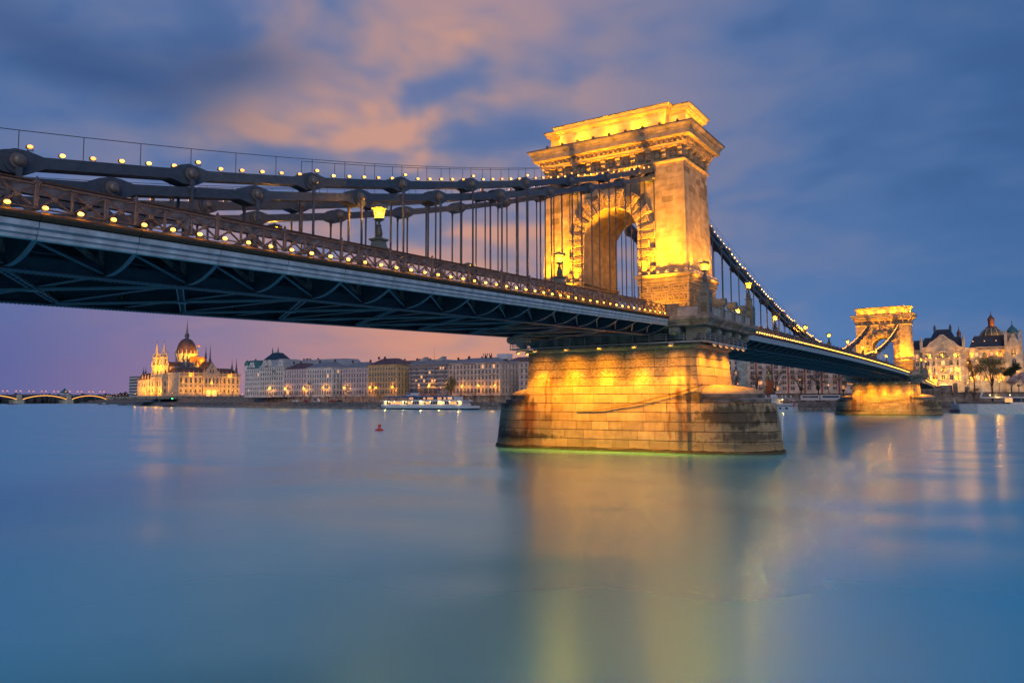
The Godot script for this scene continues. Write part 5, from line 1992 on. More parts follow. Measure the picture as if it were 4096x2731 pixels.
func make_bank():
	# sloping quay wall of big stones, lower quay, retaining wall, upper street
	var wall := MB.new(M.quay_stone)
	var foot := MB.new(M.quay_stone_pale)
	var low := MB.new(M.paving)
	var ret := MB.new(M.retaining)
	var up := MB.new(M.paving)
	for k in EDGE.size() - 1:
		var a := Vector3(EDGE[k][0], 0, EDGE[k][1])
		var b := Vector3(EDGE[k + 1][0], 0, EDGE[k + 1][1])
		var rows := [[0.0, -0.5], [0.8, 1.6], [2.2, 4.1], [22.5, 4.2], [23.0, 7.7], [30.0, 7.9], [1400.0, 8.0]]
		var ms := [foot, wall, low, ret, up, up]
		for r in 6:
			var o0: float = rows[r][0]
			var o1: float = rows[r + 1][0]
			ms[r].quad(a + Vector3(o0, rows[r][1], 0), b + Vector3(o0, rows[r][1], 0), b + Vector3(o1, rows[r + 1][1], 0), a + Vector3(o1, rows[r + 1][1], 0))
	setting("quay_foot", foot)
	var q := setting("quay_wall", wall)
	setting("lower_quay_road", low)
	var rw := setting("embankment_wall", ret)
	setting("street", up)
	# stones of the quay wall, nearest stretch one by one
	rng.seed = 99
	var made := 0
	for row in 3:
		var z := -300.0 + row * 0.9
		while z < -196.0 and made < 290:
			var w := rng.randf_range(0.9, 1.6)
			var y0 := 1.65 + 0.8 * row
			var x0 := 268.0 + lerpf(0.8, 2.2, (y0 - 1.6) / 2.5)
			var x1 := 268.0 + lerpf(0.8, 2.2, (y0 + 0.76 - 1.6) / 2.5)
			var mb := MB.new([M.quay_stone, M.quay_stone_pale, M.quay_stone][rng.randi() % 3])
			var g := rng.randf_range(0.03, 0.12)
			mb.quad(Vector3(x0 - g, y0, z), Vector3(x0 - g, y0, z + w - 0.05), Vector3(x1 - g, y0 + 0.74, z + w - 0.05), Vector3(x1 - g, y0 + 0.74, z))
			mb.quad(Vector3(x1 - g, y0 + 0.74, z), Vector3(x1 - g, y0 + 0.74, z + w - 0.05), Vector3(x1 + 0.1, y0 + 0.76, z + w - 0.05), Vector3(x1 + 0.1, y0 + 0.76, z))
			mb.quad(Vector3(x0 + 0.1, y0, z), Vector3(x0 - g, y0, z), Vector3(x1 - g, y0 + 0.74, z), Vector3(x1 + 0.1, y0 + 0.74, z))
			put("stone_block", mb, q)
			z += w
			made += 1
	# coping and panels of the embankment wall
	var cope := MB.new(M.quay_stone_pale)
	cope.box(Vector3(291.0, 7.78, 300), Vector3(0.7, 0.24, 1200))
	cope.box(Vector3(290.75, 6.0, 300), Vector3(0.12, 0.16, 1200))
	put("coping", cope, rw)
	for k in 110:
		var z := -298.0 + 3.2 * k
		var pil := MB.new(M.retaining)
		pil.box(Vector3(290.7, 5.9, z), Vector3(0.3, 3.4, 0.5))
		put("pilaster", pil, rw)


# ---------------------------------------------------------------- windows and houses
var window_cache := {}


func window_mesh(kind: String, w: float, h: float, trim, pane, hood := 0) -> ArrayMesh:
	var key := [kind, w, h, trim, pane, hood]
	if window_cache.has(key):
		return window_cache[key]
	var mb := MB.new(trim)
	var t := 0.16
	if kind == "arch" or kind == "gothic":
		var out := PackedVector2Array()
		var inn := PackedVector2Array()
		var rise := w / 2 if kind == "arch" else w * 0.8
		for j in 11:
			var a := PI * j / 10.0
			out.append(Vector2((w / 2 + t) * cos(a), h / 2 - rise + (rise + t) * pow(sin(a), 1.0)))
			inn.append(Vector2(w / 2 * cos(a), h / 2 - rise + rise * sin(a)))
		out.append(Vector2(-w / 2 - t, -h / 2))
		out.append(Vector2(w / 2 + t, -h / 2))
		inn.append(Vector2(-w / 2, -h / 2))
		inn.append(Vector2(w / 2, -h / 2))
		for j in out.size() - 2:
			var a := out[j]
			var b := out[j + 1]
			var c := inn[j + 1]
			var d := inn[j]
			mb.quad(Vector3(a.x, a.y, 0.16), Vector3(b.x, b.y, 0.16), Vector3(c.x, c.y, 0.16), Vector3(d.x, d.y, 0.16))
			mb.quad(Vector3(a.x, a.y, 0), Vector3(b.x, b.y, 0), Vector3(b.x, b.y, 0.16), Vector3(a.x, a.y, 0.16))
			mb.quad(Vector3(d.x, d.y, 0.16), Vector3(c.x, c.y, 0.16), Vector3(c.x, c.y, 0), Vector3(d.x, d.y, 0))
		for e in [-1.0, 1.0]:
			mb.box(Vector3(e * (w / 2 + t / 2), -rise / 2, 0.08), Vector3(t, h - rise, 0.16))
		mb.use(pane)
		mb.prism(inn, Transform3D.IDENTITY, 0.0, 0.03)
	else:
		mb.box(Vector3(0, h / 2 + t / 2, 0.08), Vector3(w + 2 * t, t, 0.16))
		for e in [-1.0, 1.0]:
			mb.box(Vector3(e * (w / 2 + t / 2), 0, 0.08), Vector3(t, h, 0.16))
		mb.use(pane)
		mb.box(Vector3(0, 0, 0.015), Vector3(w, h, 0.03))
	mb.use(trim)
	mb.box(Vector3(0, -h / 2 - 0.08, 0.13), Vector3(w + 0.5, 0.16, 0.26))
	if hood == 1:
		mb.box(Vector3(0, h / 2 + 0.42, 0.17), Vector3(w + 0.8, 0.2, 0.34))
	elif hood == 2:
		mb.prism(PackedVector2Array([Vector2(-w / 2 - 0.45, 0), Vector2(w / 2 + 0.45, 0), Vector2(0, 0.65)]), Transform3D(Basis.IDENTITY, Vector3(0, h / 2 + 0.32, 0)), 0.0, 0.34)
	mb.use(M.frame_white)
	mb.box(Vector3(0, -0.05, 0.045), Vector3(0.09, h - 0.1, 0.03))
	mb.box(Vector3(0, h * 0.16, 0.045), Vector3(w, 0.09, 0.03))
	var m := mb.mesh()
	window_cache[key] = m
	return m


# rows: [y, kind, w, h, hood]; cols: positions along the front; south_cols: positions along the side that faces +z (as depth from the front)
func house(called: String, label: String, x: float, z0: float, z1: float, depth: float, y0: float, eave: float, wall: String, roof: String, roof_h: float, rows: Array, cols: Array, south: Array, roof_kind := "hip", lit := 0.025) -> Node3D:
	var t := thing(called, label, "building", Vector3(x, y0, (z0 + z1) / 2), "buildings along the far embankment")
	var w := z1 - z0
	var hgt := eave - y0
	var wm = M[wall]
	var tm = M[wall + "_trim"]
	var mb := MB.new(wm)
	mb.box(Vector3(depth / 2, hgt / 2, 0), Vector3(depth, hgt, w))
	put("wall", mb, t)
	var cor := MB.new(tm)
	cor.ring([Vector2(0, hgt - 0.9), Vector2(0.15, hgt - 0.85), Vector2(0.18, hgt - 0.45), Vector2(0.6, hgt - 0.3), Vector2(0.7, hgt + 0.02), Vector2(0, hgt + 0.06)], depth / 2, w / 2, Vector3(depth / 2, 0, 0))
	put("cornice", cor, t)
	for r in rows:
		var sc := MB.new(tm)
		var yy: float = r[0] - r[3] / 2 - 0.55 - y0
		sc.ring([Vector2(0, yy), Vector2(0.14, yy + 0.02), Vector2(0.16, yy + 0.2), Vector2(0, yy + 0.24)], depth / 2, w / 2, Vector3(depth / 2, 0, 0), false, false)
		put("string_course", sc, t)
	var rf := MB.new(M[roof])
	var a := Vector3(-0.5, hgt + 0.05, -w / 2 - 0.4)
	var b := Vector3(-0.5, hgt + 0.05, w / 2 + 0.4)
	var c := Vector3(depth + 0.5, hgt + 0.05, w / 2 + 0.4)
	var d := Vector3(depth + 0.5, hgt + 0.05, -w / 2 - 0.4)
	if roof_kind == "flat":
		rf.box(Vector3(depth / 2, hgt + roof_h / 2, 0), Vector3(depth, roof_h, w))
	else:
		var ins := minf(depth, w) * (0.42 if roof_kind == "hip" else 0.16)
		var e := Vector3(ins, roof_h, 0)
		var ins_z := ins
		var p := [a + Vector3(ins, roof_h, ins_z), b + Vector3(ins, roof_h, -ins_z), c + Vector3(-ins, roof_h, -ins_z), d + Vector3(-ins, roof_h, ins_z)]
		rf.quad(a, b, p[1], p[0])
		rf.quad(b, c, p[2], p[1])
		rf.quad(c, d, p[3], p[2])
		rf.quad(d, a, p[0], p[3])
		rf.quad(p[0], p[1], p[2], p[3])
	var roof_o := put("roof", rf, t)
	for k in maxi(1, int(w / 11.0)):
		var ch := MB.new(M.roof_red)
		ch.box(Vector3(depth * 0.35, hgt + roof_h + 0.5, -w * 0.38 + w * 0.76 * rng.randf()), Vector3(0.8, 1.8, 1.3), Basis.IDENTITY, 0.05)
		put("chimney", ch, roof_o)
	for r in rows:
		var idx := 0
		for z in cols:
			var pane = M.window_glow if rng.randf() < lit else M.pane
			put("window", window_mesh(r[1], r[2], r[3], tm, pane, r[4]), t, at(0.0, r[0] - y0, z - (z0 + z1) / 2, -PI / 2))
		for s in south:
			var pane = M.window_glow if rng.randf() < lit else M.pane
			put("window", window_mesh(r[1], r[2], r[3], tm, pane, r[4]), t, at(s, r[0] - y0, w / 2, 0.0))
	return t


func spread(a: float, b: float, n: int) -> Array:
	var out := []
	for k in n:
		out.append(lerpf(a, b, (k + 0.5) / n))
	return out


func balcony(t: Node3D, y: float, z: float, w: float, m):
	var mb := MB.new(m)
	mb.box(Vector3(-0.5, y, z), Vector3(1.0, 0.18, w))
	mb.box(Vector3(-0.97, y + 0.95, z), Vector3(0.08, 0.08, w))
	for k in int(w / 0.3):
		mb.box(Vector3(-0.97, y + 0.5, z - w / 2 + 0.15 + 0.3 * k), Vector3(0.05, 0.85, 0.06))
	for e in [-1.0, 1.0]:
		mb.box(Vector3(-0.4, y - 0.3, z + e * w * 0.4), Vector3(0.7, 0.45, 0.25))
	put("balcony", mb, t)


func gable(t: Node3D, z: float, y: float, w: float, h: float, m, tm):
	var mb := MB.new(m)
	var p := PackedVector2Array([Vector2(-w / 2, 0), Vector2(w / 2, 0), Vector2(w * 0.42, h * 0.35), Vector2(w * 0.22, h * 0.7), Vector2(w * 0.12, h), Vector2(-w * 0.12, h), Vector2(-w * 0.22, h * 0.7), Vector2(-w * 0.42, h * 0.35)])
	mb.prism(p, Transform3D(Basis(Vector3.UP, -PI / 2), Vector3(0.3, y, z)), -1.2, 0.42)
	put("gable", mb, t)
	put("window", window_mesh("rect", w * 0.13, h * 0.28, tm, M.pane, 0), t, at(-0.12, y + h * 0.42, z - w * 0.12, -PI / 2))
	put("window", window_mesh("rect", w * 0.13, h * 0.28, tm, M.pane, 0), t, at(-0.12, y + h * 0.42, z + w * 0.12, -PI / 2))


func make_row():
	rng.seed = 31
	var X := 312.0
	var Y := 8.0
	# 1: white house with a small domed turret
	var rows := [[11.0, "rect", 1.3, 2.4, 0], [14.6, "rect", 1.2, 2.0, 0], [18.2, "rect", 1.2, 2.0, 0], [21.8, "rect", 1.2, 2.0, 0], [25.2, "rect", 1.2, 2.0, 0], [28.0, "rect", 1.2, 1.4, 0]]
	var t := house("town_house", "white corner house with a small domed turret, next to the floodlit parliament", X, -468.4, -450.9, 16.0, Y, 30.0, "wall_white", "roof_copper", 6.5, rows, spread(-468.0, -451.2, 7), [], "mansard")
	gable(t, -1.0, 22.0, 8.5, 5.0, M.wall_white, M.wall_white_trim)
	var tu := MB.new(M.wall_white)
	tu.cyl(Vector3(1.0, 20.0, -7.6), Vector3(1.0, 24.6, -7.6), 1.9, 1.9, 12)
	put("turret", tu, t)
	var td := MB.new(M.roof_copper)
	td.lathe([Vector2(2.1, 24.6), Vector2(2.15, 25.6), Vector2(1.8, 27.0), Vector2(1.0, 28.2), Vector2(0.2, 28.8), Vector2(0, 29.6)], 12, at(1.0, 0, -7.6))
	put("turret_dome", td, t)
	balcony(t, 13.4, 1.0, 4.0, M.wall_white_trim)
	# 2: cream house with gables under a tall blue pyramid roof
	rows = [[11.0, "arch", 1.5, 2.6, 0], [14.8, "rect", 1.4, 2.2, 0], [18.4, "rect", 1.4, 2.2, 0], [22.0, "rect", 1.4, 2.3, 0], [25.6, "arch", 1.4, 2.4, 0], [28.9, "arch", 1.3, 1.8, 0]]
	t = house("town_house", "cream gabled house under a tall blue pyramid roof with two finials", X, -450.7, -423.2, 20.0, Y, 30.8, "wall_ivory", "roof_pale", 6.0, rows, spread(-450.0, -424.0, 10), [], "mansard")
	for z in [-9.0, -3.6, 9.5]:
		gable(t, z, 22.8, 5.2, 5.6, M.wall_ivory, M.wall_ivory_trim)
	var py := MB.new(M.roof_blue)
	var b0 := 28.6
	var b1 := 34.2
	var q0 := [Vector3(2, b0, -12.6), Vector3(2, b0, 3.6), Vector3(16, b0, 3.6), Vector3(16, b0, -12.6)]
	var q1 := [Vector3(6.5, b1, -7.4), Vector3(6.5, b1, -1.0), Vector3(11.0, b1, -1.0), Vector3(11.0, b1, -7.4)]
	for k in 4:
		py.quad(q0[k], q0[(k + 1) % 4], q1[(k + 1) % 4], q1[k])
	py.quad(q1[0], q1[1], q1[2], q1[3])
	put("pyramid_roof", py, t)
	var cr := MB.new(M.frame_white)
	for k in 8:
		cr.box(Vector3(6.5, b1 + 0.5, -7.0 + 0.8 * k), Vector3(0.15, 0.9, 0.25))
	cr.box(Vector3(6.5, b1 + 0.1, -4.2), Vector3(0.3, 0.2, 6.4))
	cr.box(Vector3(6.5, b1 + 1.0, -4.2), Vector3(0.2, 0.15, 6.4))
	put("roof_cresting", cr, t)
	for z in [-7.4, -1.0]:
		var fi := MB.new(M.roof_slate)
		fi.lathe([Vector2(0.5, -0.3), Vector2(0.5, 0.9), Vector2(0.7, 1.0), Vector2(0.7, 1.3), Vector2(0.35, 1.6), Vector2(0.25, 2.4), Vector2(0.45, 2.7), Vector2(0.3, 3.1), Vector2(0.1, 3.4), Vector2(0.08, 4.6), Vector2(0, 4.8)], 8, at(6.5, b1, z))
		put("finial", fi, t)
	balcony(t, 15.6, 2.8, 6.5, M.wall_ivory_trim)
	balcony(t, 23.2, -5.0, 4.0, M.frame_dark)
	balcony(t, 19.2, 3.0, 3.0, M.frame_dark)
	# long pale roof behind
	var br := house("town_house", "long pale metal roof rising behind the lilac and white houses", 336.0, -446.0, -384.0, 20.0, Y, 32.0, "wall_white", "roof_pale", 5.0, [], [], [], "mansard")
	# 3: lilac house
	rows = [[11.2, "arch", 1.4, 2.8, 0], [15.2, "rect", 1.3, 2.6, 1], [19.6, "rect", 1.3, 2.6, 1], [23.4, "rect", 1.3, 2.5, 1], [26.4, "rect", 1.2, 1.8, 0]]
	t = house("town_house", "lilac house under a dark red roof, left of the white corner house", X, -422.9, -398.4, 18.0, Y, 28.4, "wall_lilac", "roof_red", 4.8, rows, spread(-422.4, -398.8, 9), [])
	# 4: white house with grey roof, corner
	rows = [[11.2, "arch", 1.4, 2.8, 0], [15.2, "rect", 1.3, 2.6, 1], [19.4, "rect", 1.3, 2.6, 2], [22.9, "rect", 1.3, 2.4, 1], [26.2, "arch", 1.2, 2.2, 0]]
	t = house("town_house", "pure white corner house with rows of pedimented windows and grey roof", X, -398.2, -372.1, 18.0, Y, 29.0, "wall_white", "roof_grey", 4.6, rows, spread(-397.6, -372.6, 10), spread(0.8, 17.0, 5))
	balcony(t, 5.4, -1.0, 6.0, M.wall_white_trim)
	balcony(t, 9.6, -9.5, 3.5, M.frame_dark)
	# 5: grey-lilac house
	rows = [[11.2, "rect", 1.4, 2.8, 0], [15.4, "rect", 1.3, 2.4, 1], [19.2, "rect", 1.3, 2.6, 1], [22.8, "rect", 1.3, 2.4, 2], [26.0, "arch", 1.2, 1.9, 0]]
	t = house("town_house", "mauve grey house with columned porch beside the ochre house", X, -362.0, -337.3, 18.0, Y, 28.0, "wall_greylilac", "roof_grey", 4.2, rows, spread(-361.4, -337.8, 9), [])
	var po := MB.new(M.wall_greylilac_trim)
	for k in 4:
		po.cyl(Vector3(-1.2, 0, -2.4 + 1.6 * k), Vector3(-1.2, 4.0, -2.4 + 1.6 * k), 0.3, 0.26, 8)
	po.box(Vector3(-0.7, 4.3, 0), Vector3(1.6, 0.6, 6.0))
	put("porch", po, t)
	# 6: ochre house, corner
	rows = [[11.2, "arch", 1.5, 2.8, 0], [15.2, "rect", 1.4, 2.6, 1], [19.3, "rect", 1.4, 2.7, 1], [23.0, "arch", 1.4, 2.6, 1], [26.8, "arch", 1.3, 2.0, 0]]
	t = house("town_house", "ochre yellow corner house with arched windows and dark red roof", X, -337.0, -310.8, 18.0, Y, 29.4, "wall_ochre", "roof_red", 4.6, rows, spread(-336.2, -311.4, 10), spread(0.8, 17.2, 5))
	balcony(t, 8.6, -3.0, 8.0, M.wall_ochre_trim)
	# 7: grey modern block with balconies
	rows = [[15.2, "rect", 1.5, 1.6, 0], [17.9, "rect", 1.5, 1.6, 0], [20.6, "rect", 1.5, 1.6, 0], [23.3, "rect", 1.5, 1.6, 0], [26.0, "rect", 1.3, 1.4, 0]]
	t = house("apartment_block", "grey modern apartment block with white bands and slanted rooflights", X, -299.8, -267.4, 16.0, Y, 28.4, "wall_grey", "roof_grey", 3.0, rows, spread(-299.4, -267.8, 14), [], "mansard", 0.16)
	for y in [13.7, 16.5, 19.2, 21.9, 24.6]:
		var bd := MB.new(M.frame_white)
		bd.box(Vector3(-0.12, y - Y, 0), Vector3(0.24, 0.35, 32.0))
		put("white_band", bd, t)
		for z in [-14.0, -9.4, -1.4, 6.8, 14.2]:
			var bl := MB.new(M.roof_slate)
			bl.box(Vector3(-0.5, y - Y + 0.75, z), Vector3(0.9, 1.0, 1.3), Basis.IDENTITY, 0.03)
			put("balcony", bl, t)
	for z in [-7.5, 7.5]:
		var sl := MB.new(M.roof_pale)
		sl.prism(PackedVector2Array([Vector2(-3.0, 0), Vector2(3.5, 0), Vector2(3.5, 3.0)]), Transform3D(Basis(Vector3.UP, -PI / 2), Vector3(3, 22.6, z)), -2.0, 2.0)
		put("rooflight", sl, t)
	var an := MB.new(M.fixture)
	an.cyl(Vector3(6, 22, 0), Vector3(6, 31.5, 0), 0.12, 0.06, 5)
	put("antenna", an, t)
	var sh := MB.new(M.pane)
	for k in 8:
		sh.box(Vector3(-0.05, 3.2, -14.0 + 4.0 * k), Vector3(0.1, 3.4, 3.4))
	put("shop_front", sh, t)
	# 8: large sand-coloured house
	rows = [[11.3, "arch", 1.7, 3.2, 0], [15.5, "rect", 1.4, 2.4, 1], [19.2, "rect", 1.4, 2.3, 1], [22.7, "rect", 1.4, 2.3, 1], [26.1, "rect", 1.4, 2.2, 0]]
	t = house("town_house", "broad sand-coloured palace with grey hip roof nearest the front pier", X, -267.0, -227.1, 22.0, Y, 28.4, "wall_sand", "roof_grey", 3.6, rows, spread(-266.4, -227.6, 14), spread(1.0, 20.5, 5))
	var fr := MB.new(M.roof_red)
	for z in [[-19.0, 6.0], [-4.0, 9.0], [13.0, 8.0]]:
		fr.box(Vector3(-0.2, 19.9, z[0]), Vector3(0.3, 0.5, z[1]))
	put("frieze_panel", fr, t)
	balcony(t, 13.0, -17.0, 4.0, M.wall_sand_trim)
	balcony(t, 13.0, 14.5, 4.5, M.wall_sand_trim)
	var ac := MB.new(M.hull_white)
	ac.box(Vector3(14, 24.6, 14), Vector3(6, 3.4, 8), Basis.IDENTITY, 0.05)
	put("plant_room", ac, t)
	var bb := MB.new(M.fixture)
	for k in 5:
		bb.cyl(Vector3(16, 24, -4.0 + 1.6 * k), Vector3(16, 27.4, -4.0 + 1.6 * k), 0.1, 0.08, 5)
		bb.box(Vector3(16, 26.6, -4.0 + 1.6 * k), Vector3(0.3, 1.4, 0.4))
	put("mobile_antenna", bb, t)
	# 9: house half hidden behind the front pier
	rows = [[11.3, "arch", 1.7, 3.0, 0], [15.5, "rect", 1.4, 2.4, 1], [19.2, "arch", 1.4, 2.3, 1], [22.7, "rect", 1.4, 2.3, 1], [26.1, "rect", 1.4, 1.8, 0]]
	house("town_house", "sand-coloured house with a red roof half hidden behind the front pier", X, -213.6, -186.0, 18.0, Y, 28.0, "wall_sand", "roof_red", 4.0, rows, spread(-213.0, -187.0, 8), [])
	# plain blocks that stand behind the row
	var bh := [["white block peeping over the grey modern block", 352.0, -300.0, -262.0, 31.0, "wall_white", "roof_red"], ["block behind the ochre house with a chimney stack", 350.0, -352.0, -305.0, 31.5, "wall_sand", "roof_red"], ["dark roofed block behind the broad sand-coloured palace", 352.0, -250.0, -205.0, 31.0, "wall_greylilac", "roof_red"]]
	for b in bh:
		house("town_house", b[0], b[1], b[2], b[3], 16.0, Y, b[4], b[5], b[6], 3.0, [], [], [])
	# concrete office block left of the parliament
	rows = []
	t = house("office_block", "grey striped office block left of the parliament", 452.0, -868.0, -832.0, 30.0, 8.0, 34.0, "wall_hotel", "roof_slate", 1.2, rows, [], [], "flat")
	for k in 6:
		var bd := MB.new(M.pane)
		bd.box(Vector3(-0.05, 5.0 + 3.6 * k, 0), Vector3(0.2, 1.5, 35.0))
		put("window_band", bd, t)
	# lamps hung close to the house fronts
	var zs := [-436.0, -418.0, -398.2, -377.8, -357.1, -332.5, -312.3, -281.0, -266.5, -254.0, -241.5, -229.0]
	for k in zs.size():
		var z: float = zs[k]
		var l := thing("wall_lantern", "lantern number %s hung in front of the embankment houses" % ["one", "two", "three", "four", "five", "six", "seven", "eight", "nine", "ten", "eleven", "twelve"][k], "lamp", Vector3(309.2, 14.3, z), "lanterns hung before the embankment houses")
		var lm := MB.new(M.lantern_glow)
		lm.ball(Vector3.ZERO, Vector3(0.24, 0.24, 0.24), 8, 6)
		put("glass_lamp", lm, l)
		var wi := MB.new(M.fixture)
		wi.cyl(Vector3(0, 0.3, 0), Vector3(2.8, 1.2, 0), 0.05, 0.05, 4)
		put("bracket", wi, l)
		spot(l, Vector3(-0.3, 0, 0), Vector3(3.0, -0.6, 0), 75.0, 78.0, SODIUM, 0.2)


# ---------------------------------------------------------------- parliament
func spire(t: Node3D, p: Vector3, r: float, h: float, m):
	var mb := MB.new(m)
	mb.lathe([Vector2(r, 0), Vector2(r * 0.62, h * 0.3), Vector2(r * 0.66, h * 0.36), Vector2(r * 0.4, h * 0.4), Vector2(r * 0.12, h * 0.82), Vector2(0.04, h)], 8, Transform3D(Basis.IDENTITY, p), true)
	put("spire", mb, t)


func pinnacle_mesh() -> ArrayMesh:
	var mb := MB.new(M.wall_parl_trim)
	mb.box(Vector3(0, 1.4, 0), Vector3(0.9, 2.8, 0.9))
	mb.lathe([Vector2(0.75, 2.8), Vector2(0.5, 3.2), Vector2(0.05, 6.0)], 4, Transform3D.IDENTITY, true, PI / 4)
	return mb.mesh()


func make_parliament():
	rng.seed = 57
	var t := thing("parliament", "huge floodlit neo-gothic palace with red ribbed dome and needle spires", "building", Vector3(421, 10.5, -720))
	var wm: Material = M.wall_parl
	var tm: Material = M.wall_parl_trim
	# terrace
	var te := MB.new(M.retaining)
	te.box(Vector3(30, -1.5, -40), Vector3(105, 3.0, 110))
	put("terrace", te, t)
	# south wing: 78 m wide
	var wing := MB.new(wm)
	wing.box(Vector3(39, 11.3, -13), Vector3(78, 22.6, 26))
	wing.box(Vector3(39, 12.5, 0.6), Vector3(20.5, 25.0, 3.6))
	put("wall", wing, t)
	var cor := MB.new(tm)
	cor.ring([Vector2(0, 21.6), Vector2(0.5, 22.0), Vector2(0.5, 22.6), Vector2(0.2, 22.7), Vector2(0.2, 25.2), Vector2(0.5, 25.4), Vector2(0.5, 25.8), Vector2(0, 25.8)], 39, 13, Vector3(39, 0, -13), false)
	put("balustrade", cor, t)
	for k in 58:
		if k > 21 and k < 37:
			continue
		var op := MB.new(M.frame_dark)
		op.box(Vector3(1.6 + 1.3 * k, 24.0, 0.22), Vector3(0.7, 1.7, 0.1))
		put("balustrade_opening", op, t)
	var rf := MB.new(M.roof_brown)
	var e0 := 25.0
	var e1 := 31.5
	rf.quad(Vector3(0.5, e0, -0.8), Vector3(77.5, e0, -0.8), Vector3(73, e1, -7), Vector3(5, e1, -7))
	rf.quad(Vector3(77.5, e0, -25.2), Vector3(0.5, e0, -25.2), Vector3(5, e1, -19), Vector3(73, e1, -19))
	rf.quad(Vector3(0.5, e0, -25.2), Vector3(0.5, e0, -0.8), Vector3(5, e1, -7), Vector3(5, e1, -19))
	rf.quad(Vector3(77.5, e0, -0.8), Vector3(77.5, e0, -25.2), Vector3(73, e1, -19), Vector3(73, e1, -7))
	put("roof", rf, t)
	var ridge := MB.new(M.roof_copper)
	ridge.box(Vector3(39, e1 + 0.2, -13), Vector3(68, 0.5, 12))
	put("roof_terrace", ridge, t)
	# gable in the middle
	var gb := MB.new(wm)
	gb.prism(PackedVector2Array([Vector2(28.8, 25.0), Vector2(49.2, 25.0), Vector2(39, 38.5)]), Transform3D(Basis.IDENTITY, Vector3.ZERO), -4.0, 2.2)
	put("gable", gb, t)
	for e in [-1.0, 1.0]:
		var gr := MB.new(M.roof_brown)
		var p0 := Vector3(39 + 10.6 * e, 24.9, 2.0)
		var p1 := Vector3(39, 38.9, 2.0)
		gr.quad(p0, p1, p1 + Vector3(0, 0, -18), p0 + Vector3(0, 0, -18))
		put("gable_roof", gr, t)
	var rose := MB.new(tm)
	rose.lathe([Vector2(1.7, 0), Vector2(1.7, 0.3), Vector2(1.3, 0.3), Vector2(1.3, 0.0)], 14, Transform3D(Basis(Vector3.RIGHT, PI / 2), Vector3(39, 32.6, 2.2)))
	rose.use(M.pane)
	rose.lathe([Vector2(1.3, 0.02), Vector2(0.0, 0.06)], 14, Transform3D(Basis(Vector3.RIGHT, PI / 2), Vector3(39, 32.6, 2.2)))
	rose.use(tm)
	for k in 4:
		rose.box(Vector3(39, 32.6, 2.32), Vector3(2.6, 0.16, 0.1), Basis(Vector3.BACK, PI * k / 4))
	put("rose_window", rose, t)
	# window rows of the south wing
	var cols := [2.7, 8.7, 14.6, 20.4, 26.2, 32.0, 36.6, 41.4, 46.0, 51.6, 57.4, 63.2, 69.2, 75.2]
	for k in cols.size():
		var x: float = cols[k]
		var z := 2.4 if k >= 5 and k <= 8 else 0.0
		var g := window_mesh("gothic", 2.4 if z == 0.0 else 2.1, 6.2, tm, M.pane, 0)
		put("window", g, t, at(x, 17.6, z))
		put("window", window_mesh("rect", 2.2, 1.8, tm, M.pane, 0), t, at(x, 11.3, z))
		if z == 0.0:
			put("window", window_mesh("arch", 2.2, 3.2, tm, M.pane, 0), t, at(x, 6.0, z))
		put("pinnacle", pinnacle, t, at(x + 2.9, 22.6, 0.4 + z * 0.6))
		if k % 2 == 0:
			var bt := MB.new(tm)
			bt.box(Vector3(x + 2.95, 11.3, 0.3 + z), Vector3(0.8, 22.6, 0.9))
			put("buttress", bt, t)
	for x in [35.0, 43.0]:
		var arch := PackedVector2Array()
		for j in 13:
			var a := PI * j / 12.0
			arch.append(Vector2(2.6 * cos(a), 4.2 + 3.0 * sin(a)))
		arch.append(Vector2(-2.6, 0))
		arch.append(Vector2(2.6, 0))
		var mb := MB.new(M.window_glow)
		mb.prism(arch, Transform3D(Basis.IDENTITY, Vector3(x, 0.0, 2.42)), 0.0, 0.05)
		put("arcade_window", mb, t)
		put("window", window_mesh("gothic", 1.8, 4.0, tm, M.pane, 0), t, at(39 + (x - 39) * 0.45, 28.0, 2.2))
	# river front: stepped wings
	var wf := MB.new(wm)
	wf.box(Vector3(8, 9.5, -44), Vector3(16, 19.0, 40))
	wf.box(Vector3(12, 16.5, -34), Vector3(18, 33.0, 26))
	wf.box(Vector3(22, 17.5, -48), Vector3(20, 35.0, 30))
	wf.box(Vector3(19, 15.5, -20), Vector3(12, 31.0, 10))
	put("wall", wf, t)
	for k in 9:
		var z := -27.5 - 5.4 * k
		put("window", window_mesh("gothic", 2.0, 5.6, tm, M.pane, 0), t, at(0.0, 14.6, z, -PI / 2))
		put("window", window_mesh("arch", 1.8, 3.0, tm, M.pane, 0), t, at(0.0, 6.0, z, -PI / 2))
		put("pinnacle", pinnacle, t, at(-0.2, 19.0, z + 2.7))
	var mr := MB.new(M.roof_brown)
	mr.ring([Vector2(0, 19.0), Vector2(-3, 24.5)], 8, 20, Vector3(8, 0, -44))
	mr.ring([Vector2(0, 33.0), Vector2(-3, 38.0)], 9, 13, Vector3(12, 0, -34))
	put("roof", mr, t)
	# mansard hall roof behind the south wing
	var hall := MB.new(wm)
	hall.box(Vector3(41, 17.5, -36), Vector3(24, 35, 22))
	put("wall", hall, t)
	var hr := MB.new(M.roof_brown)
	hr.ring([Vector2(0.3, 35.0), Vector2(-0.8, 40.0), Vector2(-2.2, 45.4)], 12, 11, Vector3(41, 0, -36))
	put("roof", hr, t)
	for k in 6:
		put("pinnacle", pinnacle, t, at(30.5 + 4.2 * k, 34.0, -24.6))
	# drum and dome
	var dc := Vector3(34, 0, -38.5)
	var dr := MB.new(wm)
	dr.cyl(dc + Vector3(0, 20, 0), dc + Vector3(0, 48.6, 0), 11.4, 11.4, 24)
	dr.cyl(dc + Vector3(0, 20, 0), dc + Vector3(0, 39.0, 0), 13.5, 13.5, 16)
	put("drum", dr, t)
	var dm := MB.new(M.roof_brown)
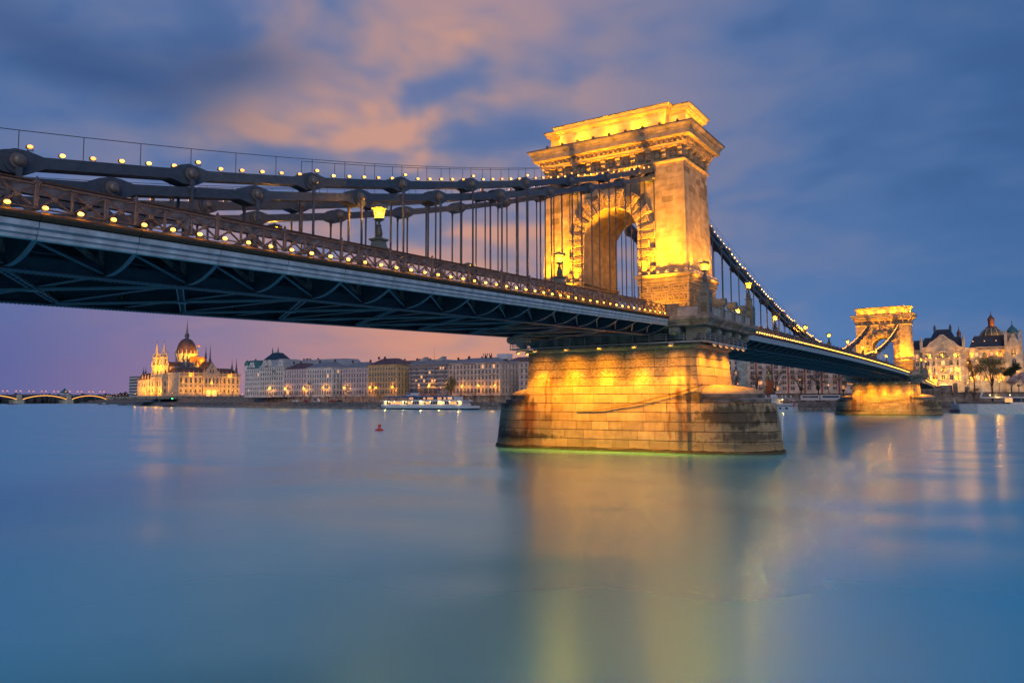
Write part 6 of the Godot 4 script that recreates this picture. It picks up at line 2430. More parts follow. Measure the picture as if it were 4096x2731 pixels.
	var prof := []
	for k in 13:
		var a := PI / 2 * k / 12.0
		prof.append(Vector2(10.8 * pow(cos(a), 0.92) + (1.8 if k == 12 else 0.0), 48.6 + 17.6 * sin(a)))
	dm.lathe(prof, 32, Transform3D(Basis.IDENTITY, dc))
	var dome := put("dome", dm, t)
	for k in 16:
		var a := TAU * k / 16
		var rb := MB.new(M.roof_slate)
		for j in 11:
			var p0: Vector2 = prof[j]
			var p1: Vector2 = prof[j + 1]
			rb.bar(dc + Vector3(cos(a) * (p0.x + 0.1), p0.y, sin(a) * (p0.x + 0.1)), dc + Vector3(cos(a) * (p1.x + 0.1), p1.y, sin(a) * (p1.x + 0.1)), 0.5, 0.45)
		put("rib", rb, dome)
		put("pinnacle", pinnacle, t, Transform3D(Basis.from_scale(Vector3(1.0, 1.3, 1.0)), dc + Vector3(cos(a + 0.2) * 11.9, 45.6, sin(a + 0.2) * 11.9)))
		var dw := window_mesh("gothic", 1.6, 5.0, tm, M.pane, 0)
		put("window", dw, t, Transform3D(Basis(Vector3.UP, -a - 0.2 + PI / 2), dc + Vector3(cos(a + 0.2) * 11.35, 43.0, sin(a + 0.2) * 11.35)))
	var ln := MB.new(M.roof_slate)
	ln.lathe([Vector2(6.4, 62.4), Vector2(6.2, 63.4), Vector2(3.6, 65.4), Vector2(2.0, 66.4), Vector2(1.8, 70.0), Vector2(2.2, 70.4), Vector2(1.3, 72.4), Vector2(0.8, 77.0), Vector2(0.4, 82.0), Vector2(0.1, 88.0)], 12, Transform3D(Basis.IDENTITY, dc), true)
	for k in 8:
		var a := TAU * k / 8
		ln.lathe([Vector2(0.4, 0), Vector2(0.3, 1.6), Vector2(0.05, 4.2)], 5, Transform3D(Basis.IDENTITY, dc + Vector3(cos(a) * 2.2, 68.0, sin(a) * 2.2)), true)
		ln.lathe([Vector2(0.4, 0), Vector2(0.3, 1.0), Vector2(0.05, 2.6)], 5, Transform3D(Basis.IDENTITY, dc + Vector3(cos(a) * 6.2, 62.0, sin(a) * 6.2)), true)
	put("lantern_spire", ln, dome)
	# twin towers on the river front
	for z in [-24.0, -37.6]:
		var tw := part("tower", t)
		var c := Vector3(-3.0, 0, z)
		var b := MB.new(wm)
		b.ring([Vector2(0.3, 0), Vector2(0.2, 20), Vector2(0.6, 20.4), Vector2(0.6, 21.4), Vector2(0.0, 21.6), Vector2(-0.1, 33.0), Vector2(0.3, 33.4), Vector2(0.3, 34.2), Vector2(-0.6, 34.4), Vector2(-0.7, 42.0), Vector2(-0.4, 42.4), Vector2(-0.4, 43.2), Vector2(-1.2, 43.4), Vector2(-1.3, 46.8)], 3.5, 3.5, c)
		put("shaft", b, tw)
		var sp := MB.new(tm)
		sp.lathe([Vector2(2.3, 46.6), Vector2(1.9, 48.6), Vector2(0.2, 58.7)], 8, Transform3D(Basis.IDENTITY, c), true)
		put("spire", sp, tw)
		var tip := MB.new(M.roof_slate)
		tip.cyl(c + Vector3(0, 58.5, 0), c + Vector3(0, 61.5, 0), 0.3, 0.1, 6)
		put("finial", tip, tw)
		for q in [[-1, -1], [-1, 1], [1, -1], [1, 1]]:
			for lv in [[20.6, 3.6, 0.9], [33.6, 3.3, 0.9], [42.6, 2.6, 0.7]]:
				put("pinnacle", pinnacle, tw, Transform3D(Basis.from_scale(Vector3.ONE * lv[2]), c + Vector3(q[0] * lv[1], lv[0], q[1] * lv[1])))
		for y in [26.5, 38.0, 13.5, 6.0]:
			var inset := -0.3 if y < 20 else (0.02 if y < 33 else 0.62)
			put("window", window_mesh("gothic", 1.6, 5.0, tm, M.pane, 0), tw, at(c.x, y, z + 3.5 - inset))
			put("window", window_mesh("gothic", 1.6, 5.0, tm, M.pane, 0), tw, at(c.x - 3.5 + inset, y, z, -PI / 2))
	# far wing on the left
	var lw := MB.new(wm)
	lw.box(Vector3(6, 9.3, -68), Vector3(14, 18.6, 17))
	put("wall", lw, t)
	var lr := MB.new(M.roof_brown)
	lr.ring([Vector2(0, 18.6), Vector2(-3.5, 26.0)], 7, 8.5, Vector3(6, 0, -68))
	put("roof", lr, t)
	for z in [-62.0, -67.0, -72.5]:
		put("window", window_mesh("gothic", 2.0, 4.6, tm, M.pane, 0), t, at(-1.0, 13.0, z, -PI / 2))
	# dark needle spires
	for s in [[0.8, 24.0, -5.0, 1.5, 15.5], [5.0, 24.0, -5.0, 1.5, 15.5], [5.0, 24.0, -75.6, 1.5, 10.5], [5.0, 24.0, -71.0, 1.5, 11.0], [17.0, 32.0, -18.0, 1.7, 23.5], [22.0, 32.0, -18.0, 1.7, 23.0], [19.0, 30.0, -58.0, 1.6, 22.0], [19.0, 30.0, -51.0, 1.6, 22.5],
			[44.8, 43.0, -18.0, 1.5, 16.0], [50.5, 32.0, -18.0, 2.2, 28.5], [69.2, 30.0, -3.0, 1.5, 13.0], [75.2, 25.0, -3.0, 2.0, 19.5], [29.5, 25.0, 2.0, 0.9, 8.0], [48.5, 25.0, 2.0, 0.9, 8.0]]:
		spire(t, Vector3(s[0], s[1], s[2]), s[3], s[4], M.roof_slate if s[3] > 1.0 else tm)
	# flag on the roof
	var fl := MB.new(M.fixture)
	fl.cyl(Vector3(41.6, 45, -30), Vector3(41.6, 59.5, -30), 0.15, 0.1, 5)
	put("flag_pole", fl, t)
	var fg := MB.new(M.flag_red)
	fg.box(Vector3(43.4, 58.4, -30), Vector3(3.6, 0.9, 0.08))
	fg.use(M.hull_white)
	fg.box(Vector3(43.4, 57.5, -30), Vector3(3.6, 0.9, 0.08))
	fg.use(M.flag_green)
	fg.box(Vector3(43.4, 56.6, -30), Vector3(3.6, 0.9, 0.08))
	put("flag", fg, t)
	# floodlights
	for x in [4.0, 16.0, 27.0, 39.0, 51.0, 62.0, 74.0]:
		spot(t, Vector3(x, 0.5, 8.0), Vector3(x, 18.0, 0.0), 260.0, 62.0, SODIUM, 0.4)
		spot(t, Vector3(x, 14.0, 3.6), Vector3(x, 20.0, 0.0), 55.0, 70.0, SODIUM, 0.3)
	for z in [-30.0, -44.0, -58.0, -70.0]:
		spot(t, Vector3(-17.0, 0.5, z + 9.0), Vector3(-3.0, 20.0, z), 1100.0, 60.0, SODIUM, 0.5)
	for z in [-22.0, -36.0]:
		spot(t, Vector3(-14.0, 22.5, z + 12.0), Vector3(-3.0, 46.0, z - 2.0), 2200.0, 50.0, SODIUM, 0.5)
	for a in [0.9, 1.7, 2.5]:
		spot(t, dc + Vector3(cos(a) * 21.0, 38.0, sin(a) * 21.0), dc + Vector3(cos(a) * 8.0, 56.0, sin(a) * 8.0), 1700.0, 55.0, SODIUM, 0.4)
	spot(t, Vector3(41, 34.6, -20.0), Vector3(41, 41, -26), 190.0, 75.0, SODIUM, 0.5)
	spot(t, Vector3(14, 22.5, 3.0), Vector3(14, 29, -6), 70.0, 75.0, SODIUM, 0.4)
	spot(t, Vector3(64, 22.5, 3.0), Vector3(64, 29, -6), 70.0, 75.0, SODIUM, 0.4)


var pinnacle: ArrayMesh


# ---------------------------------------------------------------- palace beyond the distant tower
func wall_lamp(t: Node3D, p: Vector3):
	var mb := MB.new(M.lantern_glow)
	mb.box(p, Vector3(0.25, 0.3, 0.45), Basis.IDENTITY, 0.05)
	put("wall_lamp", mb, t)


func make_palace():
	rng.seed = 71
	var t := thing("palace", "ornate floodlit palace with curved gable, big arch and dark blue roofs", "building", Vector3(377, 8.0, 15))
	var wm: Material = M.wall_palace
	var tm: Material = M.wall_palace_trim
	# local: x depth, y up from the street, z along the front (-24 .. 25)
	var wl := MB.new(wm)
	wl.box(Vector3(12, 11.6, 0.5), Vector3(22, 23.2, 49))
	wl.box(Vector3(9, 11.5, -9.6), Vector3(20, 23.0, 18.6))
	put("wall", wl, t)
	# curved gable over the middle block
	var gp := PackedVector2Array([Vector2(-9.3, 21.5), Vector2(9.3, 21.5)])
	var right := [Vector2(9.3, 23.6), Vector2(7.6, 23.9), Vector2(6.4, 24.8), Vector2(5.4, 26.4), Vector2(4.2, 27.0), Vector2(2.6, 28.2), Vector2(1.5, 29.2), Vector2(0.8, 30.1)]
	for p in right:
		gp.append(p)
	right.reverse()
	for p in right:
		gp.append(Vector2(-p.x, p.y))
	var gb := MB.new(wm)
	var gx := Transform3D(Basis(Vector3.UP, -PI / 2), Vector3(-1.0, 0, -9.6))
	gb.prism(gp, gx, -1.4, 0.25)
	put("gable", gb, t)
	var edge := MB.new(tm)
	for k in range(2, gp.size() - 1):
		edge.bar(gx * Vector3(gp[k].x, gp[k].y, 0.05), gx * Vector3(gp[k + 1].x, gp[k + 1].y, 0.05), 0.5, 0.5, Vector3.RIGHT)
	put("gable_coping", edge, t)
	for e in [-1.0, 1.0]:
		var pn := MB.new(tm)
		pn.box(Vector3(-1.2, 24.0, -9.6 + 9.6 * e), Vector3(1.3, 5.0, 1.3))
		pn.lathe([Vector2(0.9, 26.5), Vector2(0.7, 27.5), Vector2(0.1, 30.5)], 6, at(-1.2, 0, -9.6 + 9.6 * e), true)
		put("pinnacle", pn, t)
	# great arch
	var arc := MB.new(tm)
	for k in 16:
		var a0 := PI * k / 16.0
		var a1 := PI * (k + 1) / 16.0
		for rr in [[3.4, 0.7], [4.1, 0.35]]:
			arc.bar(gx * Vector3(rr[0] * cos(a0), 18.3 + rr[0] * sin(a0), rr[1]), gx * Vector3(rr[0] * cos(a1), 18.3 + rr[0] * sin(a1), rr[1]), 0.8, 0.6, Vector3.RIGHT)
	put("great_arch", arc, t)
	var gw := MB.new(M.pane)
	var ap := PackedVector2Array()
	for j in 13:
		var a := PI * j / 12.0
		ap.append(Vector2(2.6 * cos(a), 18.4 + 2.6 * sin(a)))
	gw.prism(ap, gx, 0.25, 0.3)
	gw.use(M.frame_white)
	for k in 5:
		gw.box(gx * Vector3(-2.0 + k, 19.5, 0.34), Vector3(0.1, 2.4, 0.14))
	gw.box(gx * Vector3(0, 19.6, 0.34), Vector3(0.1, 0.14, 4.6))
	put("arch_window", gw, t)
	var med := MB.new(tm)
	med.lathe([Vector2(0.95, 0.0), Vector2(0.95, 0.35), Vector2(0.7, 0.35), Vector2(0.65, 0.1), Vector2(0, 0.3)], 12, Transform3D(Basis(Vector3.BACK, PI / 2), Vector3(-1.2, 26.0, -9.6)))
	put("medallion", med, t)
	# entrance arch, lit from within
	var en := MB.new(M.window_glow)
	var ep := PackedVector2Array()
	for j in 13:
		var a := PI * j / 12.0
		ep.append(Vector2(2.5 * cos(a), 3.0 + 2.3 * sin(a)))
	ep.append(Vector2(-2.5, 0))
	ep.append(Vector2(2.5, 0))
	en.prism(ep, gx, 0.26, 0.32)
	put("entrance_window", en, t)
	# string courses
	for y in [6.2, 10.0, 14.0, 17.6]:
		var sc := MB.new(tm)
		sc.box(Vector3(-1.15, y, -9.6), Vector3(0.5, 0.35, 18.8))
		sc.box(Vector3(0.85, y, 15.0), Vector3(0.5, 0.3, 20.0))
		put("string_course", sc, t)
	var ev := MB.new(tm)
	ev.box(Vector3(0.75, 21.8, 15.0), Vector3(0.9, 0.6, 20.0))
	ev.box(Vector3(0.6, 23.2, 15.0), Vector3(1.2, 0.4, 20.0))
	put("eaves", ev, t)
	# windows of the middle block
	for r in [[8.2, "rect", 1.6, 2.4], [12.1, "rect", 1.3, 2.2], [15.8, "arch", 1.6, 2.5], [19.4, "rect", 1.6, 1.9]]:
		for z in [-16.6, -13.2, -9.6, -6.0, -2.6]:
			if r[0] > 19.0 and z > -14.0 and z < -5.0:
				continue
			put("window", window_mesh(r[1], r[2], r[3], tm, M.window_glow if rng.randf() < 0.12 else M.pane, 1), t, at(-1.05, r[0], z, -PI / 2))
	for z in [-16.2, -13.8, -5.4, -3.0]:
		var pl := MB.new(tm)
		pl.box(Vector3(-1.2, 13.6, z + 0.9), Vector3(0.6, 14.0, 0.9), Basis.IDENTITY, 0.08)
		put("pilaster", pl, t)
	# windows of the wings
	for r in [[7.9, "rect", 1.5, 2.2], [11.9, "rect", 1.4, 2.0], [15.7, "arch", 1.5, 2.4], [19.6, "rect", 1.2, 1.9]]:
		for z in [2.2, 5.4, 8.6, 11.8, 15.0, -21.5]:
			put("window", window_mesh(r[1], r[2], r[3], tm, M.window_glow if rng.randf() < 0.15 else M.pane, 0), t, at(0.98, r[0], z, -PI / 2))
	# corner tower with copper cap
	var ct := MB.new(wm)
	ct.box(Vector3(2.6, 12.8, 21.2), Vector3(7.0, 25.6, 7.4))
	ct.box(Vector3(3.4, 27.6, 21.0), Vector3(4.4, 5.0, 4.4))
	for e in [-1.0, 1.0]:
		ct.box(Vector3(-0.6, 25.4, 21.2 + 3.1 * e), Vector3(1.3, 9.6, 1.3), Basis.IDENTITY, 0.1)
		ct.ball(Vector3(-0.6, 30.5, 21.2 + 3.1 * e), Vector3(0.7, 0.7, 0.7), 8, 6)
	var cg := PackedVector2Array([Vector2(-3.0, 23.0), Vector2(3.0, 23.0), Vector2(2.4, 25.0), Vector2(1.2, 27.4), Vector2(0.3, 29.4), Vector2(-0.3, 29.4), Vector2(-1.2, 27.4), Vector2(-2.4, 25.0)])
	ct.prism(cg, Transform3D(Basis(Vector3.UP, -PI / 2), Vector3(-0.9, 0, 21.2)), -0.8, 0.2)
	put("corner_tower", ct, t)
	var cc := MB.new(M.roof_copper)
	cc.lathe([Vector2(2.7, 30.0), Vector2(2.6, 30.6), Vector2(1.9, 32.0), Vector2(0.7, 33.2), Vector2(0.2, 34.2), Vector2(0.12, 36.0), Vector2(0, 36.2)], 12, at(3.4, 0, 21.0))
	put("copper_cap", cc, t)
	for r in [[7.9, "rect", 1.5, 2.2], [12.0, "rect", 0.8, 2.0], [15.8, "arch", 1.6, 2.4], [20.0, "arch", 1.8, 2.6]]:
		for z in ([20.2, 21.2, 22.2] if r[2] < 1.0 else [21.2]):
			put("window", window_mesh(r[1], r[2], r[3], tm, M.pane, 0), t, at(-0.92, r[0], z, -PI / 2))
	# roofs
	var rm: Material = M.roof_navy
	var rf := MB.new(rm)
	rf.ring([Vector2(0.3, 23.3), Vector2(-1.6, 28.6), Vector2(-4.0, 28.8)], 10, 9.4, Vector3(11, 0, 12.0))
	put("roof", rf, t)
	for z in [4.0, 9.0, 14.0]:
		var dw := MB.new(M.window_glow)
		dw.cyl(Vector3(1.6, 26.4, z), Vector3(2.4, 26.4, z), 0.3, 0.3, 8)
		put("dormer_window", dw, t)
	var rl := MB.new(rm)
	rl.ring([Vector2(0.3, 23.0), Vector2(-1.6, 27.4), Vector2(-3.0, 27.6)], 10, 4.0, Vector3(11, 0, -20.6))
	put("roof", rl, t)
	var rp := MB.new(rm)
	rp.ring([Vector2(0.1, 23.0), Vector2(-0.8, 29.0), Vector2(-2.0, 29.2)], 8.6, 9.0, Vector3(9, 0, -9.6))
	rp.ring([Vector2(-1.4, 24.6), Vector2(-5.4, 33.0)], 8.6, 9.0, Vector3(9, 0.05, -9.6))
	var main_roof := put("roof", rp, t)
	for e in [-1.0, 1.0]:
		var fi := MB.new(M.roof_slate)
		fi.lathe([Vector2(0.55, 32.0), Vector2(0.55, 34.2), Vector2(0.75, 34.4), Vector2(0.5, 35.0), Vector2(0.3, 35.3), Vector2(0.42, 35.7), Vector2(0, 36.2)], 8, at(6.0, 0, -9.6 + 3.6 * e))
		put("finial", fi, main_roof)
	for cr in [[6.2, 33.1, -9.6, 6.0], [3.2, 28.7, 12.0, 15.0], [3.2, 27.5, -20.6, 4.6]]:
		var cs := MB.new(M.rust)
		cs.box(Vector3(cr[0], cr[1] + 0.25, cr[2]), Vector3(0.25, 0.5, cr[3]))
		put("roof_cresting", cs, t)
	# small wall lamps in rows and the light they throw
	for z in [-17.2, -14.8, -12.6, -6.6, -4.4, -2.0]:
		wall_lamp(t, Vector3(-1.5, 18.2, z))
		wall_lamp(t, Vector3(-1.5, 10.5, z))
		wall_lamp(t, Vector3(-1.5, 6.7, z))
	for z in [1.2, 4.0, 7.0, 10.2, 13.2, 16.4]:
		wall_lamp(t, Vector3(0.6, 18.4, z))
		wall_lamp(t, Vector3(0.6, 6.6, z))
	for z in [-15.8, -9.6, -3.4]:
		spot(t, Vector3(-2.0, 18.2, z), Vector3(-1.1, 24.0, z), 70.0, 60.0, SODIUM, 0.3)
		spot(t, Vector3(-2.0, 10.6, z), Vector3(-1.1, 16.0, z), 60.0, 60.0, SODIUM, 0.3)
		spot(t, Vector3(-2.2, 6.6, z), Vector3(-1.1, 10.0, z), 60.0, 60.0, SODIUM, 0.3)
	for z in [3.0, 9.0, 15.0]:
		spot(t, Vector3(0.2, 18.2, z), Vector3(1.0, 22.0, z), 60.0, 65.0, SODIUM, 0.3)
		spot(t, Vector3(0.0, 6.4, z), Vector3(1.0, 10.0, z), 60.0, 65.0, SODIUM, 0.3)
	spot(t, Vector3(-1.8, 18.2, 21.2), Vector3(-0.9, 24.0, 21.2), 60.0, 60.0, SODIUM, 0.3)
	spot(t, Vector3(-1.8, 8.2, 21.2), Vector3(-0.9, 14.0, 21.2), 60.0, 60.0, SODIUM, 0.3)
	omni(t, Vector3(-3.2, 3.0, -9.6), 26.0, SODIUM, 0.2)
	for z in [-14.0, -4.0, 8.0, 20.0]:
		spot(t, Vector3(-16.0, 2.0, z), Vector3(0.0, 14.0, z), 170.0, 60.0, Color(1.0, 0.78, 0.45), 0.4)
	# basilica far behind
	var b := thing("basilica", "domed basilica rising behind the palace roof", "building", Vector3(700, 8.0, 22.0))
	var bd := MB.new(M.wall_palace)
	bd.box(Vector3(10, 18, 0), Vector3(40, 36, 44))
	bd.cyl(Vector3(0, 36, 0), Vector3(0, 49.6, 0), 9.4, 9.4, 20)
	put("wall", bd, b)
	var dm := MB.new(M.roof_dome)
	var prof := []
	for k in 11:
		var a := PI / 2 * k / 10.0
		prof.append(Vector2(9.0 * cos(a), 49.6 + 9.2 * sin(a)))
	dm.lathe(prof, 24, Transform3D.IDENTITY)
	var dome := put("dome", dm, b)
	for k in 12:
		var a := TAU * k / 12
		var rb := MB.new(M.wall_palace)
		for j in 9:
			rb.bar(Vector3(cos(a) * prof[j].x, prof[j].y, sin(a) * prof[j].x), Vector3(cos(a) * prof[j + 1].x, prof[j + 1].y, sin(a) * prof[j + 1].x), 0.6, 0.4)
		put("rib", rb, dome)
	var ln := MB.new(M.bronze if false else M.roof_brown)
	ln.lathe([Vector2(4.0, 57.4), Vector2(4.2, 58.6), Vector2(3.0, 59.2), Vector2(2.3, 59.8), Vector2(2.3, 64.2), Vector2(2.8, 64.6), Vector2(2.5, 66.2), Vector2(1.2, 68.0), Vector2(0.5, 69.2), Vector2(0.2, 70.6), Vector2(0.35, 71.0), Vector2(0.1, 72.4)], 12, Transform3D.IDENTITY)
	put("lantern_spire", ln, dome)
	spot(b, Vector3(-16, 40, 6), Vector3(-4, 54, 0), 700.0, 60.0, SODIUM, 0.4)
	spot(b, Vector3(-5, 59.5, 3), Vector3(0, 64, 0), 60.0, 60.0, SODIUM, 0.2)
	# slim turret between the roofs
	var tu := thing("church_turret", "slim lit church turret between the palace roofs", "tower", Vector3(700, 8, -2.4))
	var tb := MB.new(M.roof_brown)
	tb.lathe([Vector2(1.6, 48.0), Vector2(1.6, 54.0), Vector2(2.0, 54.4), Vector2(1.4, 56.0), Vector2(0.5, 57.4), Vector2(0.1, 61.0)], 10, Transform3D.IDENTITY)
	tb.box(Vector3(0, 24, 0), Vector3(5, 48, 5))
	put("turret", tb, tu)


func make_hotel():
	rng.seed = 17
	var t := thing("hotel", "modern white hotel with dark red pilasters seen under the main span", "building", Vector3(335, 8.0, -62))
	var w := MB.new(M.wall_hotel)
	w.box(Vector3(10, 11.5, 0), Vector3(20, 23.0, 66))
	put("wall", w, t)
	var top := MB.new(M.wall_teal)
	top.box(Vector3(-0.4, 10.5, -24.0), Vector3(1.0, 21.0, 5.5))
	put("glass_stair_tower", top, t)
	for k in 16:
		var z := -31.0 + 4.1 * k
		if k % 2 == 0:
			var p := MB.new(M.pilaster_red)
			p.box(Vector3(-0.25, 11.4, z - 2.0), Vector3(0.5, 22.8, 0.45))
			put("red_pilaster", p, t)
		for y in [3.0, 5.9, 8.7, 11.4, 14.1, 16.9, 19.7]:
			put("window", window_mesh("rect", 2.0, 1.7, M.wall_hotel_trim, M.window_glow if rng.randf() < 0.09 else M.pane, 0), t, at(0, y, z, -PI / 2))


# ---------------------------------------------------------------- trees
func tree(t: Node3D, h: float, spread_r: float, sd: int, leaf, leaves: int, leaf_size: float, droop := 0.0):
	rng.seed = sd
	var trunk := MB.new(M.bark)
	var tips := []
	var r0 := h * 0.022
	trunk.cyl(Vector3(0, -0.3, 0), Vector3(0.02 * h, h * 0.3, 0), r0, r0 * 0.75, 7, false)
	var base := Vector3(0.02 * h, h * 0.3, 0)
	for k in 7:
		var a := TAU * k / 7.0 + rng.randf_range(-0.3, 0.3)
		var rr := spread_r * rng.randf_range(0.15, 0.6)
		var top := base + Vector3(cos(a) * rr, h * rng.randf_range(0.12, 0.55), sin(a) * rr)
		trunk.cyl(base, top, r0 * 0.55, r0 * 0.28, 5, false)
		for j in 4:
			var b := a + rng.randf_range(-0.9, 0.9)
			var e := top + Vector3(cos(b) * spread_r * rng.randf_range(0.15, 0.5), h * rng.randf_range(0.02, 0.22), sin(b) * spread_r * rng.randf_range(0.15, 0.5))
			trunk.cyl(top, e, r0 * 0.26, r0 * 0.1, 4, false)
			tips.append(e)
			tips.append(top.lerp(e, 0.6))
			for q in 3:
				var f := e + Vector3(rng.randf_range(-1, 1), rng.randf_range(-0.3, 1), rng.randf_range(-1, 1)) * spread_r * 0.22
				trunk.cyl(e, f, r0 * 0.1, r0 * 0.05, 3, false)
				tips.append(f)
	put("trunk", trunk, t)
	if leaves > 0:
		var cr := MB.new(leaf)
		for k in leaves:
			var p: Vector3 = tips[rng.randi() % tips.size()]
			var d := Vector3(rng.randfn(0, 1), rng.randfn(0, 1), rng.randfn(0, 1)) * spread_r * 0.11
			p += d
			if droop > 0.0:
				p.y -= absf(rng.randfn(0, 1)) * droop
			var u := Vector3(rng.randf_range(-1, 1), rng.randf_range(-1, 1) - droop * 0.4, rng.randf_range(-1, 1)).normalized() * leaf_size * rng.randf_range(0.6, 1.4)
			var v := u.cross(Vector3(rng.randf_range(-1, 1), rng.randf_range(-1, 1), rng.randf_range(-1, 1))).normalized() * leaf_size * 0.3
			cr.tri(p - u - v * 0.2, p + v, p + u)
			cr.tri(p - u, p + u, p - v)
		put("crown", cr, t)


func make_trees():
	# small bare trees along the embankment
	var zs := [-405.0, -392.0, -384.0, -377.0, -368.0, -350.0, -341.0, -334.0, -318.0, -304.0, -237.0, -229.0, -218.0]
	var proto := thing("bare_tree", "small bare tree on the lower quay before the lilac house", "tree", Vector3(288, 4.2, zs[0]), "bare trees along the embankment")
	tree(proto, 7.5, 3.2, 5, M.twig, 500, 0.16)
	var lab := ["bare tree at the lilac house's end", "bare tree before the white corner house", "bare tree near the middle of the white house", "bare tree at the corner of the white house", "bare tree in the gap right of the white house", "bare tree before the mauve house", "bare tree at the mauve house's porch", "bare tree before the ochre house", "bare tree at the ochre house's corner", "bare tree behind the white pleasure boat's stern end", "bare tree right of the grey willow", "bare tree closest to the front pier"]
	for k in lab.size():
		copy(proto, Vector3(288, 4.2, zs[k + 1]), lab[k], k * 1.3)
	var w := thing("willow_tree", "tall thin willow before the sand-coloured palace", "tree", Vector3(288, 4.2, -246.5), "large trees on the far bank")
	tree(w, 15.0, 3.6, 9, M.willow_leaf, 3500, 0.32, 1.4)
	w = thing("blossom_bush", "pale blossoming tree beside the willow and the pleasure boat", "tree", Vector3(287, 4.2, -249.5), "large trees on the far bank")
	tree(w, 7.5, 3.4, 14, M.blossom, 2600, 0.22)
	# trees under the main span, before the hotel
	var hz := [[-89.0, 15.0, 6.0], [-77.0, 17.0, 5.0], [-66.0, 14.0, 4.5], [-57.0, 15.0, 5.5], [-46.0, 16.0, 6.0], [-38.0, 15.0, 5.0], [-28.0, 13.0, 4.5]]
	var hl := ["round bare willow just right of the front pier", "bare plane tree before the hotel's lit windows", "slender bare tree left of the bronze statue", "bare tree right of the bronze statue", "bare tree above the parked coaches", "bare tree right of the coaches", "bare tree beside the distant pier"]
	for k in hz.size():
		w = thing("quay_tree", hl[k], "tree", Vector3(289.0 - (k % 2) * 3.0, 4.2, hz[k][0]), "trees before the hotel")
		tree(w, hz[k][1], hz[k][2], 40 + k, M.willow_leaf if k == 0 else M.twig, 2600 if k == 0 else 1500, 0.24, 1.0 if k == 0 else 0.2)
	# trees before the palace
	w = thing("quay_tree", "big olive-green tree before the palace, right of the distant tower", "tree", Vector3(286, 4.2, 28.0), "trees before the palace")
	tree(w, 18.5, 7.0, 61, M.willow_leaf, 5200, 0.26, 0.8)
	w = thing("quay_tree", "narrow bare purple tree left of the big olive-green tree", "tree", Vector3(300, 7.9, 21.5), "trees before the palace")
	tree(w, 14.0, 3.4, 62, M.twig, 2500, 0.26)
	w = thing("quay_tree", "dark evergreen tree behind the big olive-green tree", "tree", Vector3(306, 7.9, 34.5), "trees before the palace")
	tree(w, 13.0, 3.0, 63, M.evergreen, 4500, 0.3)
	w = thing("quay_tree", "white blossoming tree at the picture's edge before the palace", "tree", Vector3(296, 7.6, 37.0), "trees before the palace")
	tree(w, 8.0, 4.6, 64, M.blossom, 5000, 0.26)
	w = thing("quay_tree", "small bare tree behind the white cruise ship's mast", "tree", Vector3(287, 4.2, 21.5), "trees before the palace")
	tree(w, 6.0, 2.6, 65, M.twig, 400, 0.2)


# ---------------------------------------------------------------- street lamps and vehicles on the bank
func bank_lamp(p: Vector3, h: float, label: String, e: float):
	var t := thing("street_light", label, "street lamp", p, "street lamps on the far bank")
	var mb := MB.new(M.lamp_post_paint)
	mb.cyl(Vector3.ZERO, Vector3(0, h, 0), 0.13, 0.07, 6)
	put("post", mb, t)
	var g := MB.new(M.lantern_glow)
	g.ball(Vector3(0, h + 0.25, 0), Vector3(0.24, 0.24, 0.24), 8, 6)
	put("glass_lamp", g, t)
	if e > 0.0:
		omni(t, Vector3(0, h + 0.25, 0), e, SODIUM, 0.2)


